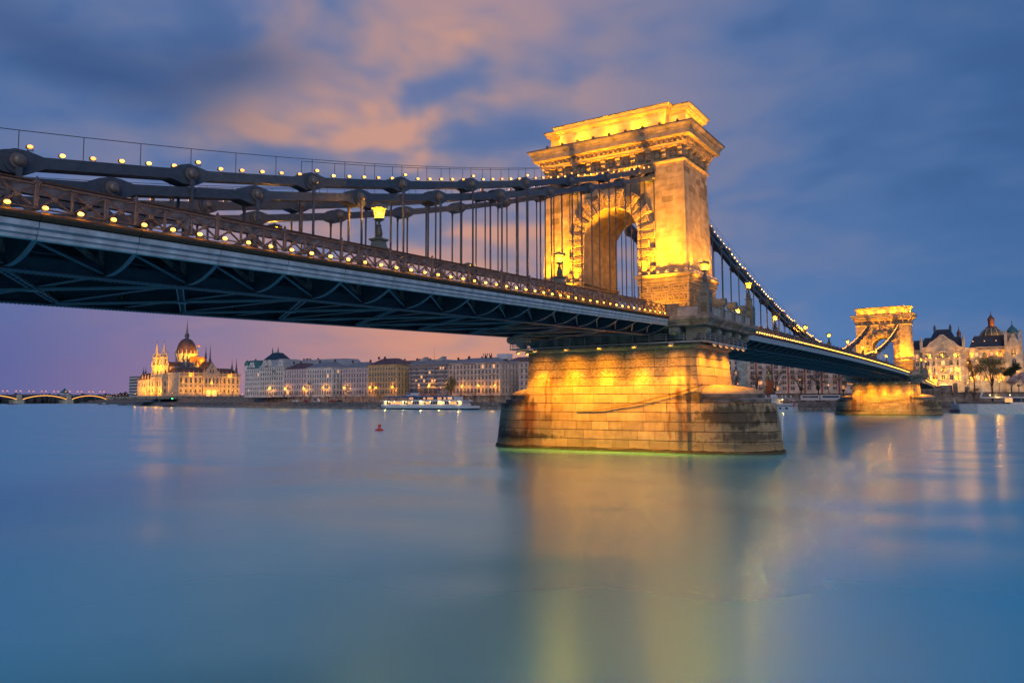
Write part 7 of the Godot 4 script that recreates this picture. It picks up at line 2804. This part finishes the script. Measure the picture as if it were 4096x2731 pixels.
func make_bank_lamps():
	var zs := [-470.0, -452.0, -434.0, -413.3, -395.0, -374.0, -353.4, -330.5, -309.1, -290.0, -272.0, -255.0, -239.0, -218.0]
	var nm := ["first", "second", "third", "fourth", "fifth", "sixth", "seventh", "eighth", "ninth", "tenth", "eleventh", "twelfth", "thirteenth", "fourteenth"]
	for k in zs.size():
		bank_lamp(Vector3(288.8, 4.2, zs[k]), 8.4, nm[k] + " promenade lamp counted from the parliament towards the front pier", 30.0)
	var n2 := ["amber lamp before the hotel just right of the front pier", "amber lamp between the hotel's bare trees", "tall amber lamp before the hotel's bright pilasters", "amber lamp above the coaches", "amber lamp left of the distant pier"]
	var z2 := [-84.0, -77.0, -66.5, -48.0, -35.5]
	for k in 5:
		bank_lamp(Vector3(296, 7.8, z2[k]), [3.4, 4.8, 8.6, 6.2, 3.6][k], n2[k], 40.0)
	var n3 := ["amber lamp at the bridge head left of the palace entrance", "amber lamp before the palace on the stair parapet", "high amber lamp on the tall mast before the palace", "low amber lamp at the foot of the tall mast", "amber lamp before the palace's corner tower"]
	var p3 := [Vector3(296, 8.0, 8.0), Vector3(293, 10.3, 15.0), Vector3(300, 8.0, 19.6), Vector3(294, 8.0, 19.4), Vector3(330, 8.0, 30.0)]
	for k in 5:
		bank_lamp(p3[k], [5.0, 2.4, 12.2, 3.6, 4.5][k], n3[k], 45.0)
	# lamps before the parliament
	var zp := [[352.0, -640.0], [380.0, -668.0], [430.0, -706.0], [446.0, -708.0], [462.0, -708.0], [478.0, -708.0], [494.0, -708.0], [405.0, -735.0], [405.0, -755.0], [405.0, -775.0]]
	var np := ["lamp on the quay well left of the parliament's south front", "lamp near the parliament's terrace stairs", "lamp at the parliament's south-west corner", "lamp left of the parliament's arcade", "lamp before the parliament's arcade", "lamp right of the parliament's arcade", "lamp at the parliament's east corner", "lamp below the nearer parliament tower", "lamp below the farther parliament tower", "lamp at the parliament's left wing"]
	for k in zp.size():
		bank_lamp(Vector3(zp[k][0], 8.0, zp[k][1]), 5.0, np[k], 35.0)
	# rows of lamps further up the river
	for k in 14:
		var f := k / 13.0
		bank_lamp(Vector3(lerpf(480, 840, f), 8.0, lerpf(-890, -1640, f)), 7.0, nm[k] + " lamp along the up-river road towards the distant arch bridge", 0.0)
	var g := thing("traffic_light", "bright green signal light at the water's edge below the parliament", "signal", Vector3(362, 4.2, -640))
	var gp := MB.new(M.lamp_post_paint)
	gp.cyl(Vector3.ZERO, Vector3(0, 3.0, 0), 0.12, 0.1, 6)
	put("post", gp, g)
	var gg := MB.new(M.green_glow)
	gg.ball(Vector3(0, 3.4, 0), Vector3(0.6, 0.6, 0.6), 8, 6)
	put("signal_lamp", gg, g)


func vehicle(called: String, label: String, p: Vector3, L: float, H: float, m, group: String):
	var t := thing(called, label, called.replace("parked_", "").replace("_", " "), p, group)
	var mb := MB.new(m)
	var W := 1.8 if L < 8.0 else 2.5
	if L < 8.0:
		var prof := PackedVector2Array([Vector2(-L / 2, 0.3), Vector2(L / 2, 0.3), Vector2(L / 2, 0.85), Vector2(L * 0.28, 0.95), Vector2(L * 0.12, H), Vector2(-L * 0.3, H), Vector2(-L * 0.44, 0.95), Vector2(-L / 2, 0.85)])
		mb.prism(prof, Transform3D(Basis(Vector3.UP, PI / 2), Vector3.ZERO), -W / 2, W / 2)
	else:
		mb.box(Vector3(0, 0.4 + H / 2, 0), Vector3(W, H, L), Basis.IDENTITY, 0.18)
	put("body", mb, t)
	var gl := MB.new(M.pane)
	if L < 8.0:
		gl.prism(PackedVector2Array([Vector2(L * 0.24, 0.98), Vector2(L * 0.11, H - 0.1), Vector2(-L * 0.29, H - 0.1), Vector2(-L * 0.4, 0.98)]), Transform3D(Basis(Vector3.UP, PI / 2), Vector3.ZERO), -W / 2 - 0.02, W / 2 + 0.02)
	else:
		gl.box(Vector3(0, 0.4 + H * 0.68, 0.3), Vector3(W + 0.04, H * 0.34, L - 1.4))
		gl.box(Vector3(0, 0.4 + H * 0.62, L / 2), Vector3(W - 0.3, H * 0.45, 0.06))
	put("window", gl, t)
	for e in [-1.0, 1.0]:
		for s in [-1.0, 1.0]:
			var wh := MB.new(M.fixture)
			wh.cyl(Vector3((W / 2 - 0.12) * s, 0.34, e * L * 0.32), Vector3((W / 2 + 0.02) * s, 0.34, e * L * 0.32), 0.34, 0.34, 10)
			put("wheel", wh, t)


func make_vehicles():
	vehicle("coach", "white coach parked on the lower quay, left one", Vector3(284, 4.2, -41.0), 6.9 * 1.17, 2.5, M.car_white, "coaches on the lower quay")
	vehicle("coach", "white coach with long dark windows parked on the lower quay, nearer the distant pier", Vector3(284, 4.2, -32.5), 8.2, 2.5, M.car_white, "coaches on the lower quay")
	vehicle("van", "white minibus on the embankment road before the white house", Vector3(287, 4.2, -361.0), 6.5, 2.3, M.car_white, "vehicles on the embankment road")
	var cs := [[-414.0, "car_dark", "dark car on the embankment road before the lilac house"], [-381.0, "car_white", "white car on the embankment road left of the minibus"], [-370.0, "car_red", "red car next to the white minibus"], [-345.0, "car_red", "red car on the road before the mauve house"], [-338.0, "car_dark", "dark car before the ochre house"], [-233.0, "car_white", "white car before the sand-coloured palace"], [-48.5, "car_white", "small pale car left of the coaches"]]
	for c in cs:
		vehicle("parked_car", c[2], Vector3(286.5, 4.2, c[0]), 4.3, 1.45, M[c[1]], "vehicles on the embankment road")


# ---------------------------------------------------------------- boats and the buoy
func hull(mb: MB, L: float, W: float, y0: float, y1: float, bow: float, flare := 0.0):
	# lies along z, bow towards -z
	var a := [Vector2(-W / 2, L / 2), Vector2(-W / 2, -L / 2 + bow), Vector2(-W * 0.3, -L / 2 + bow * 0.35), Vector2(0, -L / 2), Vector2(W * 0.3, -L / 2 + bow * 0.35), Vector2(W / 2, -L / 2 + bow), Vector2(W / 2, L / 2)]
	for k in a.size():
		var p: Vector2 = a[k]
		var q: Vector2 = a[(k + 1) % a.size()]
		var f := Vector2(1.0 + flare, 1.0)
		var fp := Vector3(p.x * f.x, y1, p.y - (flare * bow if p.y < -L / 2 + bow * 0.9 else 0.0))
		var fq := Vector3(q.x * f.x, y1, q.y - (flare * bow if q.y < -L / 2 + bow * 0.9 else 0.0))
		mb.quad(Vector3(p.x, y0, p.y), fp, fq, Vector3(q.x, y0, q.y))
		mb.tri(Vector3(0, y1, 0), fq, fp)


func make_boats():
	# pleasure boat with blue awning moored at the far quay
	var t := thing("pleasure_boat", "long white two-deck pleasure boat with a blue awning and lit windows", "boat", Vector3(259, 0, -241.5))
	var h := MB.new(M.hull_navy)
	hull(h, 66, 9.5, -0.5, 0.9, 7.0, 0.04)
	h.use(M.hull_white)
	hull(h, 66.6, 9.9, 0.9, 2.2, 7.4, 0.06)
	put("hull", h, t)
	var d1 := MB.new(M.hull_white)
	d1.box(Vector3(0, 2.6, -1.0), Vector3(8.8, 0.8, 58), Basis.IDENTITY, 0.05)
	d1.box(Vector3(0, 4.9, -1.0), Vector3(9.4, 0.5, 60), Basis.IDENTITY, 0.08)
	d1.box(Vector3(0.6, 4.0, -1.0), Vector3(7.4, 2.2, 57))
	put("main_deck", d1, t)
	var nwin := 34
	for k in nwin:
		if k % 9 == 8:
			continue
		var z := -28.0 + 54.0 * k / (nwin - 1)
		var wn := MB.new(M.window_glow if rng.randf() < 0.6 else M.pane)
		wn.box(Vector3(-3.16, 3.85, z), Vector3(0.1, 1.5, 1.15))
		put("window", wn, t)
	var d2 := MB.new(M.hull_white)
	d2.box(Vector3(0.6, 6.2, 6.0), Vector3(6.4, 2.0, 34))
	d2.box(Vector3(0, 7.8, -2.0), Vector3(8.0, 0.25, 4.0))
	put("upper_deck", d2, t)
	for k in 22:
		var wn := MB.new(M.window_glow if rng.randf() < 0.55 else M.pane)
		wn.box(Vector3(-2.66, 6.3, -9.5 + 1.45 * k), Vector3(0.1, 1.1, 1.1))
		put("window", wn, t)
	var aw := MB.new(M.hull_blue)
	aw.prism(PackedVector2Array([Vector2(-4.6, 7.0), Vector2(-4.4, 7.5), Vector2(0, 7.8), Vector2(4.4, 7.5), Vector2(4.6, 7.0)]), Transform3D.IDENTITY, -28.0, 16.0)
	put("awning", aw, t)
	for k in 12:
		var ps := MB.new(M.hull_white)
		ps.cyl(Vector3(-4.3, 5.1, -27.0 + 5.0 * k), Vector3(-4.3, 7.2, -27.0 + 5.0 * k), 0.07, 0.07, 5)
		put("awning_post", ps, t)
	var wh := MB.new(M.hull_white)
	wh.box(Vector3(0, 8.6, -10.0), Vector3(4.0, 1.6, 7.0), Basis.IDENTITY, 0.1)
	wh.use(M.pane)
	wh.box(Vector3(-2.02, 8.9, -11.5), Vector3(0.06, 0.7, 3.4))
	put("wheelhouse", wh, t)
	var bt := MB.new(M.hull_red)
	bt.box(Vector3(-3.4, 8.2, 0.0), Vector3(0.7, 0.5, 5.0), Basis.IDENTITY, 0.1)
	bt.box(Vector3(-3.4, 8.2, 8.0), Vector3(0.7, 0.5, 5.0), Basis.IDENTITY, 0.1)
	put("life_raft", bt, t)
	for k in 9:
		var lm := MB.new(M.white_glow)
		lm.ball(Vector3(-4.4, 4.5, -26.5 + 6.6 * k), Vector3(0.28, 0.22, 0.35), 7, 5)
		put("deck_lamp", lm, t)
		if k % 2 == 0:
			omni(t, Vector3(-4.9, 4.3, -26.5 + 6.6 * k), 7.0, Color(1.0, 0.8, 0.45), 0.2)
	# stern of a white cruise boat between the piers
	t = thing("cruise_boat", "stern of a white cruise boat moored under the main span", "boat", Vector3(262, 0, -60.5))
	h = MB.new(M.hull_white)
	hull(h, 36, 9.0, -0.4, 2.4, 6.0)
	put("hull", h, t)
	var dk := MB.new(M.hull_white)
	dk.box(Vector3(0, 3.1, 8.0), Vector3(9.2, 0.8, 20.0), Basis.IDENTITY, 0.05)
	dk.box(Vector3(0, 5.6, 6.5), Vector3(8.4, 0.25, 22.0), Basis.IDENTITY, 0.05)
	dk.box(Vector3(0.4, 4.5, 4.0), Vector3(6.6, 2.2, 16.0))
	put("deck_house", dk, t)
	var br := MB.new(M.boat_trim)
	br.box(Vector3(-4.55, 2.55, 9.0), Vector3(0.1, 0.35, 17.5))
	br.box(Vector3(0, 2.55, 18.02), Vector3(8.8, 0.35, 0.1))
	put("rub_rail", br, t)
	for k in 2:
		var fn := MB.new(M.hull_white)
		fn.prism(PackedVector2Array([Vector2(-1.2, 0), Vector2(1.2, 0), Vector2(0.6, 1.5), Vector2(-1.2, 1.5)]), Transform3D(Basis(Vector3.UP, -PI / 2), Vector3(0, 5.8, 5.0 + 4.2 * k)), -0.8, 0.8)
		put("funnel", fn, t)
	for k in 4:
		var rd := MB.new(M.hull_white)
		rd.ball(Vector3(-2.5 + 1.6 * (k % 2), 6.4, 11.0 + 1.8 * k), Vector3(0.45, 0.45, 0.45), 8, 6)
		put("radome", rd, t)
	for k in 5:
		var wn := MB.new(M.pane if k != 2 else M.window_glow)
		wn.box(Vector3(-4.53, 1.5, 5.0 + 2.6 * k), Vector3(0.06, 0.8, 1.0))
		put("window", wn, t)
	var dl := MB.new(M.white_glow)
	dl.ball(Vector3(-3.2, 5.1, 13.5), Vector3(0.3, 0.2, 0.3), 7, 5)
	put("deck_lamp", dl, t)
	omni(t, Vector3(-3.2, 4.7, 13.5), 6.0, Color(1.0, 0.8, 0.45), 0.2)
	var fg := MB.new(M.flag_red)
	fg.box(Vector3(-3.8, 3.0, 18.3), Vector3(0.06, 1.8, 0.5), Basis(Vector3.RIGHT, 0.2))
	put("flag", fg, t)
	# large white cruise ship at the picture's edge
	t = thing("cruise_ship", "big white river cruise ship with a red stripe at the picture's edge", "ship", Vector3(252.5, 0, 60.0))
	h = MB.new(M.hull_white)
	hull(h, 88, 11.0, -0.4, 3.3, 8.0, 0.10)
	put("hull", h, t)
	var bow := MB.new(M.hull_navy)
	bow.prism(PackedVector2Array([Vector2(-44.5, -0.3), Vector2(-40.5, -0.3), Vector2(-42.2, 1.3), Vector2(-45.3, 1.3)]), Transform3D(Basis(Vector3(0, 0, 1), Vector3.UP, Vector3(-1, 0, 0)), Vector3.ZERO), -1.6, 2.9)
	put("bow_plate", bow, t)
	var sd := MB.new(M.hull_white)
	sd.box(Vector3(0, 3.6, 9.0), Vector3(11.2, 0.7, 70), Basis.IDENTITY, 0.05)
	sd.box(Vector3(0.3, 4.6, 12.0), Vector3(9.6, 1.6, 64))
	sd.box(Vector3(0, 5.65, 4.0), Vector3(11.4, 0.4, 78), Basis.IDENTITY, 0.1)
	put("superstructure", sd, t)
	for k in 24:
		var wn := MB.new(M.window_glow if rng.randf() < 0.4 else M.pane)
		wn.box(Vector3(-4.55, 4.75, -26.5 + 2.5 * k), Vector3(0.12, 1.5, 2.25))
		put("window", wn, t)
	var lw := MB.new(M.pane)
	lw.box(Vector3(-5.55, 2.2, -15.0), Vector3(0.1, 0.9, 0.9))
	lw.use(M.window_glow)
	lw.box(Vector3(-5.55, 2.4, -29.0), Vector3(0.1, 0.45, 1.2))
	lw.box(Vector3(-5.55, 2.1, -8.0), Vector3(0.1, 1.0, 3.6))
	put("window", lw, t)
	var vt := MB.new(M.wall_hotel)
	for k in 4:
		vt.box(Vector3(-5.55, 2.3 if k else 2.7, -34.0 + 0.75 * k), Vector3(0.1, 1.6 if k else 0.8, 0.5 if k else 1.0))
	put("vent_panel", vt, t)
	var st := MB.new(M.hull_red)
	st.box(Vector3(-5.54, 1.25, -27.0), Vector3(0.1, 0.14, 14.5))
	st.box(Vector3(-5.56, 0.75, -10.0), Vector3(0.1, 0.12, 18.0))
	st.box(Vector3(-5.54, 1.35, -21.5), Vector3(0.12, 0.2, 1.8))
	put("red_stripe", st, t)
	var ms := MB.new(M.hull_white)
	ms.bar(Vector3(-3, 5.8, -35.0), Vector3(-3, 8.6, -34.0), 0.3, 0.5)
	ms.bar(Vector3(-2, 3.3, -43.0), Vector3(-2, 5.4, -43.6), 0.2, 0.3)
	put("mast", ms, t)
	var rl := MB.new(M.galvanised)
	rl.box(Vector3(-5.4, 6.9, 3.0), Vector3(0.05, 0.06, 74))
	rl.box(Vector3(-5.4, 6.4, 3.0), Vector3(0.04, 0.04, 74))
	put("deck_rail", rl, t)
	for k in 26:
		var ps := MB.new(M.galvanised)
		ps.box(Vector3(-5.4, 6.35, -34.0 + 2.9 * k), Vector3(0.05, 1.1, 0.05))
		put("rail_post", ps, t)
	for z in [-32.0, -26.0, -20.0, -14.0]:
		var lm := MB.new(M.white_glow)
		lm.ball(Vector3(-4.8, 6.5, z), Vector3(0.22, 0.2, 0.22), 7, 5)
		put("deck_lamp", lm, t)
	omni(t, Vector3(-5.9, 6.4, -30.0), 8.0, Color(1.0, 0.75, 0.4), 0.2)  # deck lights added to brighten the white hull
	omni(t, Vector3(-5.9, 4.5, -20.0), 6.0, Color(1.0, 0.75, 0.4), 0.2)
	# channel buoy
	t = thing("buoy", "red channel buoy with a square topmark floating on the open water", "buoy", Vector3(22.2, 0, -56.7))
	var fb := MB.new(M.buoy_red)
	fb.lathe([Vector2(0.0, -0.3), Vector2(0.62, -0.3), Vector2(0.74, -0.05), Vector2(0.74, 0.1), Vector2(0.6, 0.3), Vector2(0.25, 0.4), Vector2(0.0, 0.42)], 18)
	put("float", fb, t)
	var tp := MB.new(M.buoy_red)
	tp.cyl(Vector3(0.0, 0.4, 0), Vector3(0.03, 0.55, 0), 0.08, 0.08, 8)
	tp.cyl(Vector3(0.03, 0.52, 0), Vector3(0.08, 1.08, 0), 0.27, 0.27, 14)
	put("topmark", tp, t)
	# small barges far up the river
	for k in 4:
		var b := thing("barge", ["small dark pontoon boat at the quay left of the parliament", "low dark boat beside the up-river landing stage", "cluster boat with white cabin near the distant arch bridge", "low barge on the open water before the distant bridge"][k], "boat", [Vector3(338, 0, -610), Vector3(480, 0, -930), Vector3(560, 0, -1120), Vector3(600, 0, -1500)][k], "small boats up the river")
		var bm := MB.new(M.hull_navy)
		hull(bm, [16, 18, 26, 34][k], 4.5, -0.2, 0.9, 3.0)
		put("hull", bm, b)
		var bc := MB.new(M.hull_white if k == 2 else M.boat_trim)
		bc.box(Vector3(0, 1.7, 2.0), Vector3(3.0, 1.6, 6.0 if k == 2 else 3.0), Basis.IDENTITY, 0.1)
		put("cabin", bc, b)


# ---------------------------------------------------------------- bridgehead of the far bank
func make_bridgehead():
	var t := thing("bridgehead", "stone abutment with pedestal and stairs where the bridge meets the far bank", "abutment", Vector3(291, 0, 0))
	var mb := MB.new(M.platform_stone)
	mb.box(Vector3(6, 5.2, 0), Vector3(12, 10.8, 19.0))
	put("abutment_wall", mb, t)
	for k in 9:
		var st := MB.new(M.platform_stone)
		st.box(Vector3(-0.06, 0.8 + 1.15 * k, 0), Vector3(0.2, 1.05, 19.2))
		put("stone_course", st, t)
	var pr := MB.new(M.retaining)
	pr.box(Vector3(2.0, 7.4, 11.6), Vector3(3.0, 7.0, 4.6))
	pr.box(Vector3(0.2, 7.8, 15.0), Vector3(1.6, 7.8, 1.6), Basis.IDENTITY, 0.05)
	pr.box(Vector3(0.2, 7.0, 19.0), Vector3(1.4, 6.4, 1.4), Basis.IDENTITY, 0.05)
	put("stair_wall", pr, t)
	var l := thing("lion_statue", "stone lion lying on a tall pedestal at the bridge head", "statue", Vector3(300, 10.2, 7.1))
	var pd := MB.new(M.wall_palace)
	pd.ring([Vector2(0.2, 0), Vector2(0.2, 0.4), Vector2(0, 0.5), Vector2(0, 3.0), Vector2(0.25, 3.15), Vector2(0.3, 3.4), Vector2(0, 3.45)], 1.7, 0.95)
	put("pedestal", pd, l)
	var li := MB.new(M.platform_stone)
	li.ball(Vector3(0.3, 4.2, 0), Vector3(1.5, 0.75, 0.65), 12, 8)
	li.ball(Vector3(-0.95, 4.9, 0), Vector3(0.6, 0.8, 0.62), 12, 8)
	li.ball(Vector3(-1.3, 5.2, 0), Vector3(0.42, 0.45, 0.4), 10, 7)
	li.ball(Vector3(-1.65, 5.05, 0), Vector3(0.22, 0.2, 0.22), 8, 6)
	for e in [-1.0, 1.0]:
		li.ball(Vector3(-1.3, 3.65, 0.4 * e), Vector3(0.75, 0.2, 0.2), 8, 6)
		li.ball(Vector3(1.1, 3.9, 0.5 * e), Vector3(0.7, 0.5, 0.3), 8, 6)
	put("lion", li, l)
	var s := thing("monument", "green bronze statue on a red granite pedestal before the hotel", "statue", Vector3(300, 7.9, -63.0))
	var sp := MB.new(M.roof_brown)
	sp.ring([Vector2(0.5, 0), Vector2(0.5, 0.6), Vector2(0, 0.7), Vector2(-0.1, 6.0), Vector2(0.1, 6.2), Vector2(0.1, 6.5)], 1.4, 1.4)
	put("pedestal", sp, s)
	var sb := MB.new(M.bronze)
	sb.lathe([Vector2(0.9, 6.5), Vector2(0.75, 8.0), Vector2(0.55, 9.2), Vector2(0.75, 10.2), Vector2(0.6, 10.9), Vector2(0.2, 11.2)], 10)
	sb.ball(Vector3(0, 11.6, 0), Vector3(0.38, 0.48, 0.38), 8, 6)
	sb.cyl(Vector3(0, 10.6, 0.6), Vector3(-0.6, 9.6, 1.0), 0.2, 0.15, 6)
	for e in [-1.0, 1.0]:
		sb.ball(Vector3(-0.6, 1.6, 2.2 * e), Vector3(0.7, 1.1, 0.6), 8, 6)
		sb.ball(Vector3(-0.7, 2.9, 2.2 * e), Vector3(0.28, 0.34, 0.28), 8, 6)
	put("figures", sb, s)


# ---------------------------------------------------------------- distant arch bridge, hills
func make_distance():
	var z := -1775.0
	var t := thing("arch_bridge", "distant steel arch bridge with golden floodlight glow painted along its arches", "bridge", Vector3(0, 0, z))
	var dk := MB.new(M.girder_paint)
	dk.box(Vector3(780, 19.6, 0), Vector3(290, 1.6, 24))
	put("deck", dk, t)
	var piers := [626.0, 731.0, 835.0, 926.0]
	for k in 4:
		var pr := MB.new(M.wall_parl)
		var x: float = piers[k]
		pr.box(Vector3(x, 4.6, 0), Vector3(17, 10.4, 34), Basis.IDENTITY, 1.0)
		pr.box(Vector3(x - 2, 14.6, 14), Vector3(9, 10.4, 8), Basis.IDENTITY, 0.5)
		put("pier", pr, t)
	for k in 3:
		var a: float = piers[k] + 6.0
		var b: float = piers[k + 1] - 6.0
		var n := 18
		var rib := MB.new(M.girder_paint)
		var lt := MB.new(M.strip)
		for j in n:
			var f0 := float(j) / n
			var f1 := float(j + 1) / n
			var p0 := Vector3(lerpf(a, b, f0), 10.0 + 8.0 * 4.0 * f0 * (1.0 - f0), 12.6)
			var p1 := Vector3(lerpf(a, b, f1), 10.0 + 8.0 * 4.0 * f1 * (1.0 - f1), 12.6)
			rib.bar(p0, p1, 1.2, 1.3)
			lt.bar(p0 + Vector3(0, 0, 0.8), p1 + Vector3(0, 0, 0.8), 0.3, 0.9)  # glowing bar added along the rib to paint its floodlit gold
			if p0.y < 16.6:
				rib.bar(p0, Vector3(p1.x, 19.0, 12.6), 0.5, 0.5)
				rib.bar(p1, Vector3(p0.x, 19.0, 12.6), 0.5, 0.5)
		put("arch_rib", rib, t)
		put("painted_arch_glow", lt, t)
	for k in 11:
		var lp := part("lamp_cluster", t)
		var x := 646.0 + 26.0 * k
		for q in 2:
			var po := MB.new(M.lamp_post_paint)
			po.cyl(Vector3(x + 9.0 * q, 20.4, 11), Vector3(x + 9.0 * q, 27.5, 11), 0.3, 0.2, 5)
			put("post", po, lp)
			var gl := MB.new(M.lantern_glow)
			for o in [[0.0, 28.4], [-1.2, 26.8], [1.2, 26.8]]:
				gl.ball(Vector3(x + 9.0 * q + o[0], o[1], 11), Vector3(0.42, 0.42, 0.42), 6, 4)
			put("glass_lamp", gl, lp)
	# pavilion roof and dark tree line on the island behind
	var pv := thing("pavilion", "small hip-roofed pavilion above the distant bridge", "building", Vector3(858, 18, -1830))
	var pb := MB.new(M.wall_white)
	pb.box(Vector3(0, 3, 0), Vector3(13, 8, 13))
	put("wall", pb, pv)
	var pr2 := MB.new(M.roof_copper)
	pr2.lathe([Vector2(11, 7), Vector2(6.5, 11), Vector2(2.0, 15.5), Vector2(1.6, 17.5), Vector2(0, 18.5)], 4, Transform3D.IDENTITY, true, PI / 4)
	put("roof", pr2, pv)
	rng.seed = 303
	var f := FastNoiseLite.new()
	f.seed = 4
	f.frequency = 0.02
	f.fractal_octaves = 4
	var tl := MB.new(M.hill)
	var n := 260
	for k in n:
		var x := 420.0 + 4.0 * k
		var hgt := 22.0 + 9.0 * f.get_noise_1d(x) + 4.0 * f.get_noise_1d(x * 3.0 + 900.0)
		tl.ball(Vector3(x, hgt * 0.45, -1960.0 + rng.randf_range(-30, 30)), Vector3(rng.randf_range(4, 9), hgt * 0.62, 7), 7, 5)
	var o := put("far_woods", tl, self)
	o.set_meta("kind", "stuff")
	tag(o, "dark line of woods on the horizon behind the distant bridge", "trees")
	var hl := MB.new(M.hill)
	for k in 40:
		var x0 := 200.0 + 60.0 * k
		var y0 := 26.0 + 16.0 * f.get_noise_1d(x0 * 0.2)
		var y1 := 26.0 + 16.0 * f.get_noise_1d((x0 + 60.0) * 0.2)
		hl.quad(Vector3(x0, -1, -2900), Vector3(x0 + 60, -1, -2900), Vector3(x0 + 60, y1, -3100), Vector3(x0, y0, -3100))
	setting("hills", hl)
	var land := MB.new(M.earth)
	land.box(Vector3(700, 0.6, -2400), Vector3(1500, 2.0, 1000))
	setting("ground", land)


func _ready():
	rng.seed = 1
	make_view()
	make_materials()
	make_bank_materials()
	glow("strip", Color(1.0, 0.66, 0.12), 2.2)  # emissive colour imitating floodlight on the distant arch ribs
	pinnacle = pinnacle_mesh()
	make_river()
	make_bank()
	make_bridge_spans()
	make_towers()
	make_row()
	make_parliament()
	make_palace()
	make_hotel()
	make_bridgehead()
	make_trees()
	make_bank_lamps()
	make_vehicles()
	make_boats()
	make_distance()
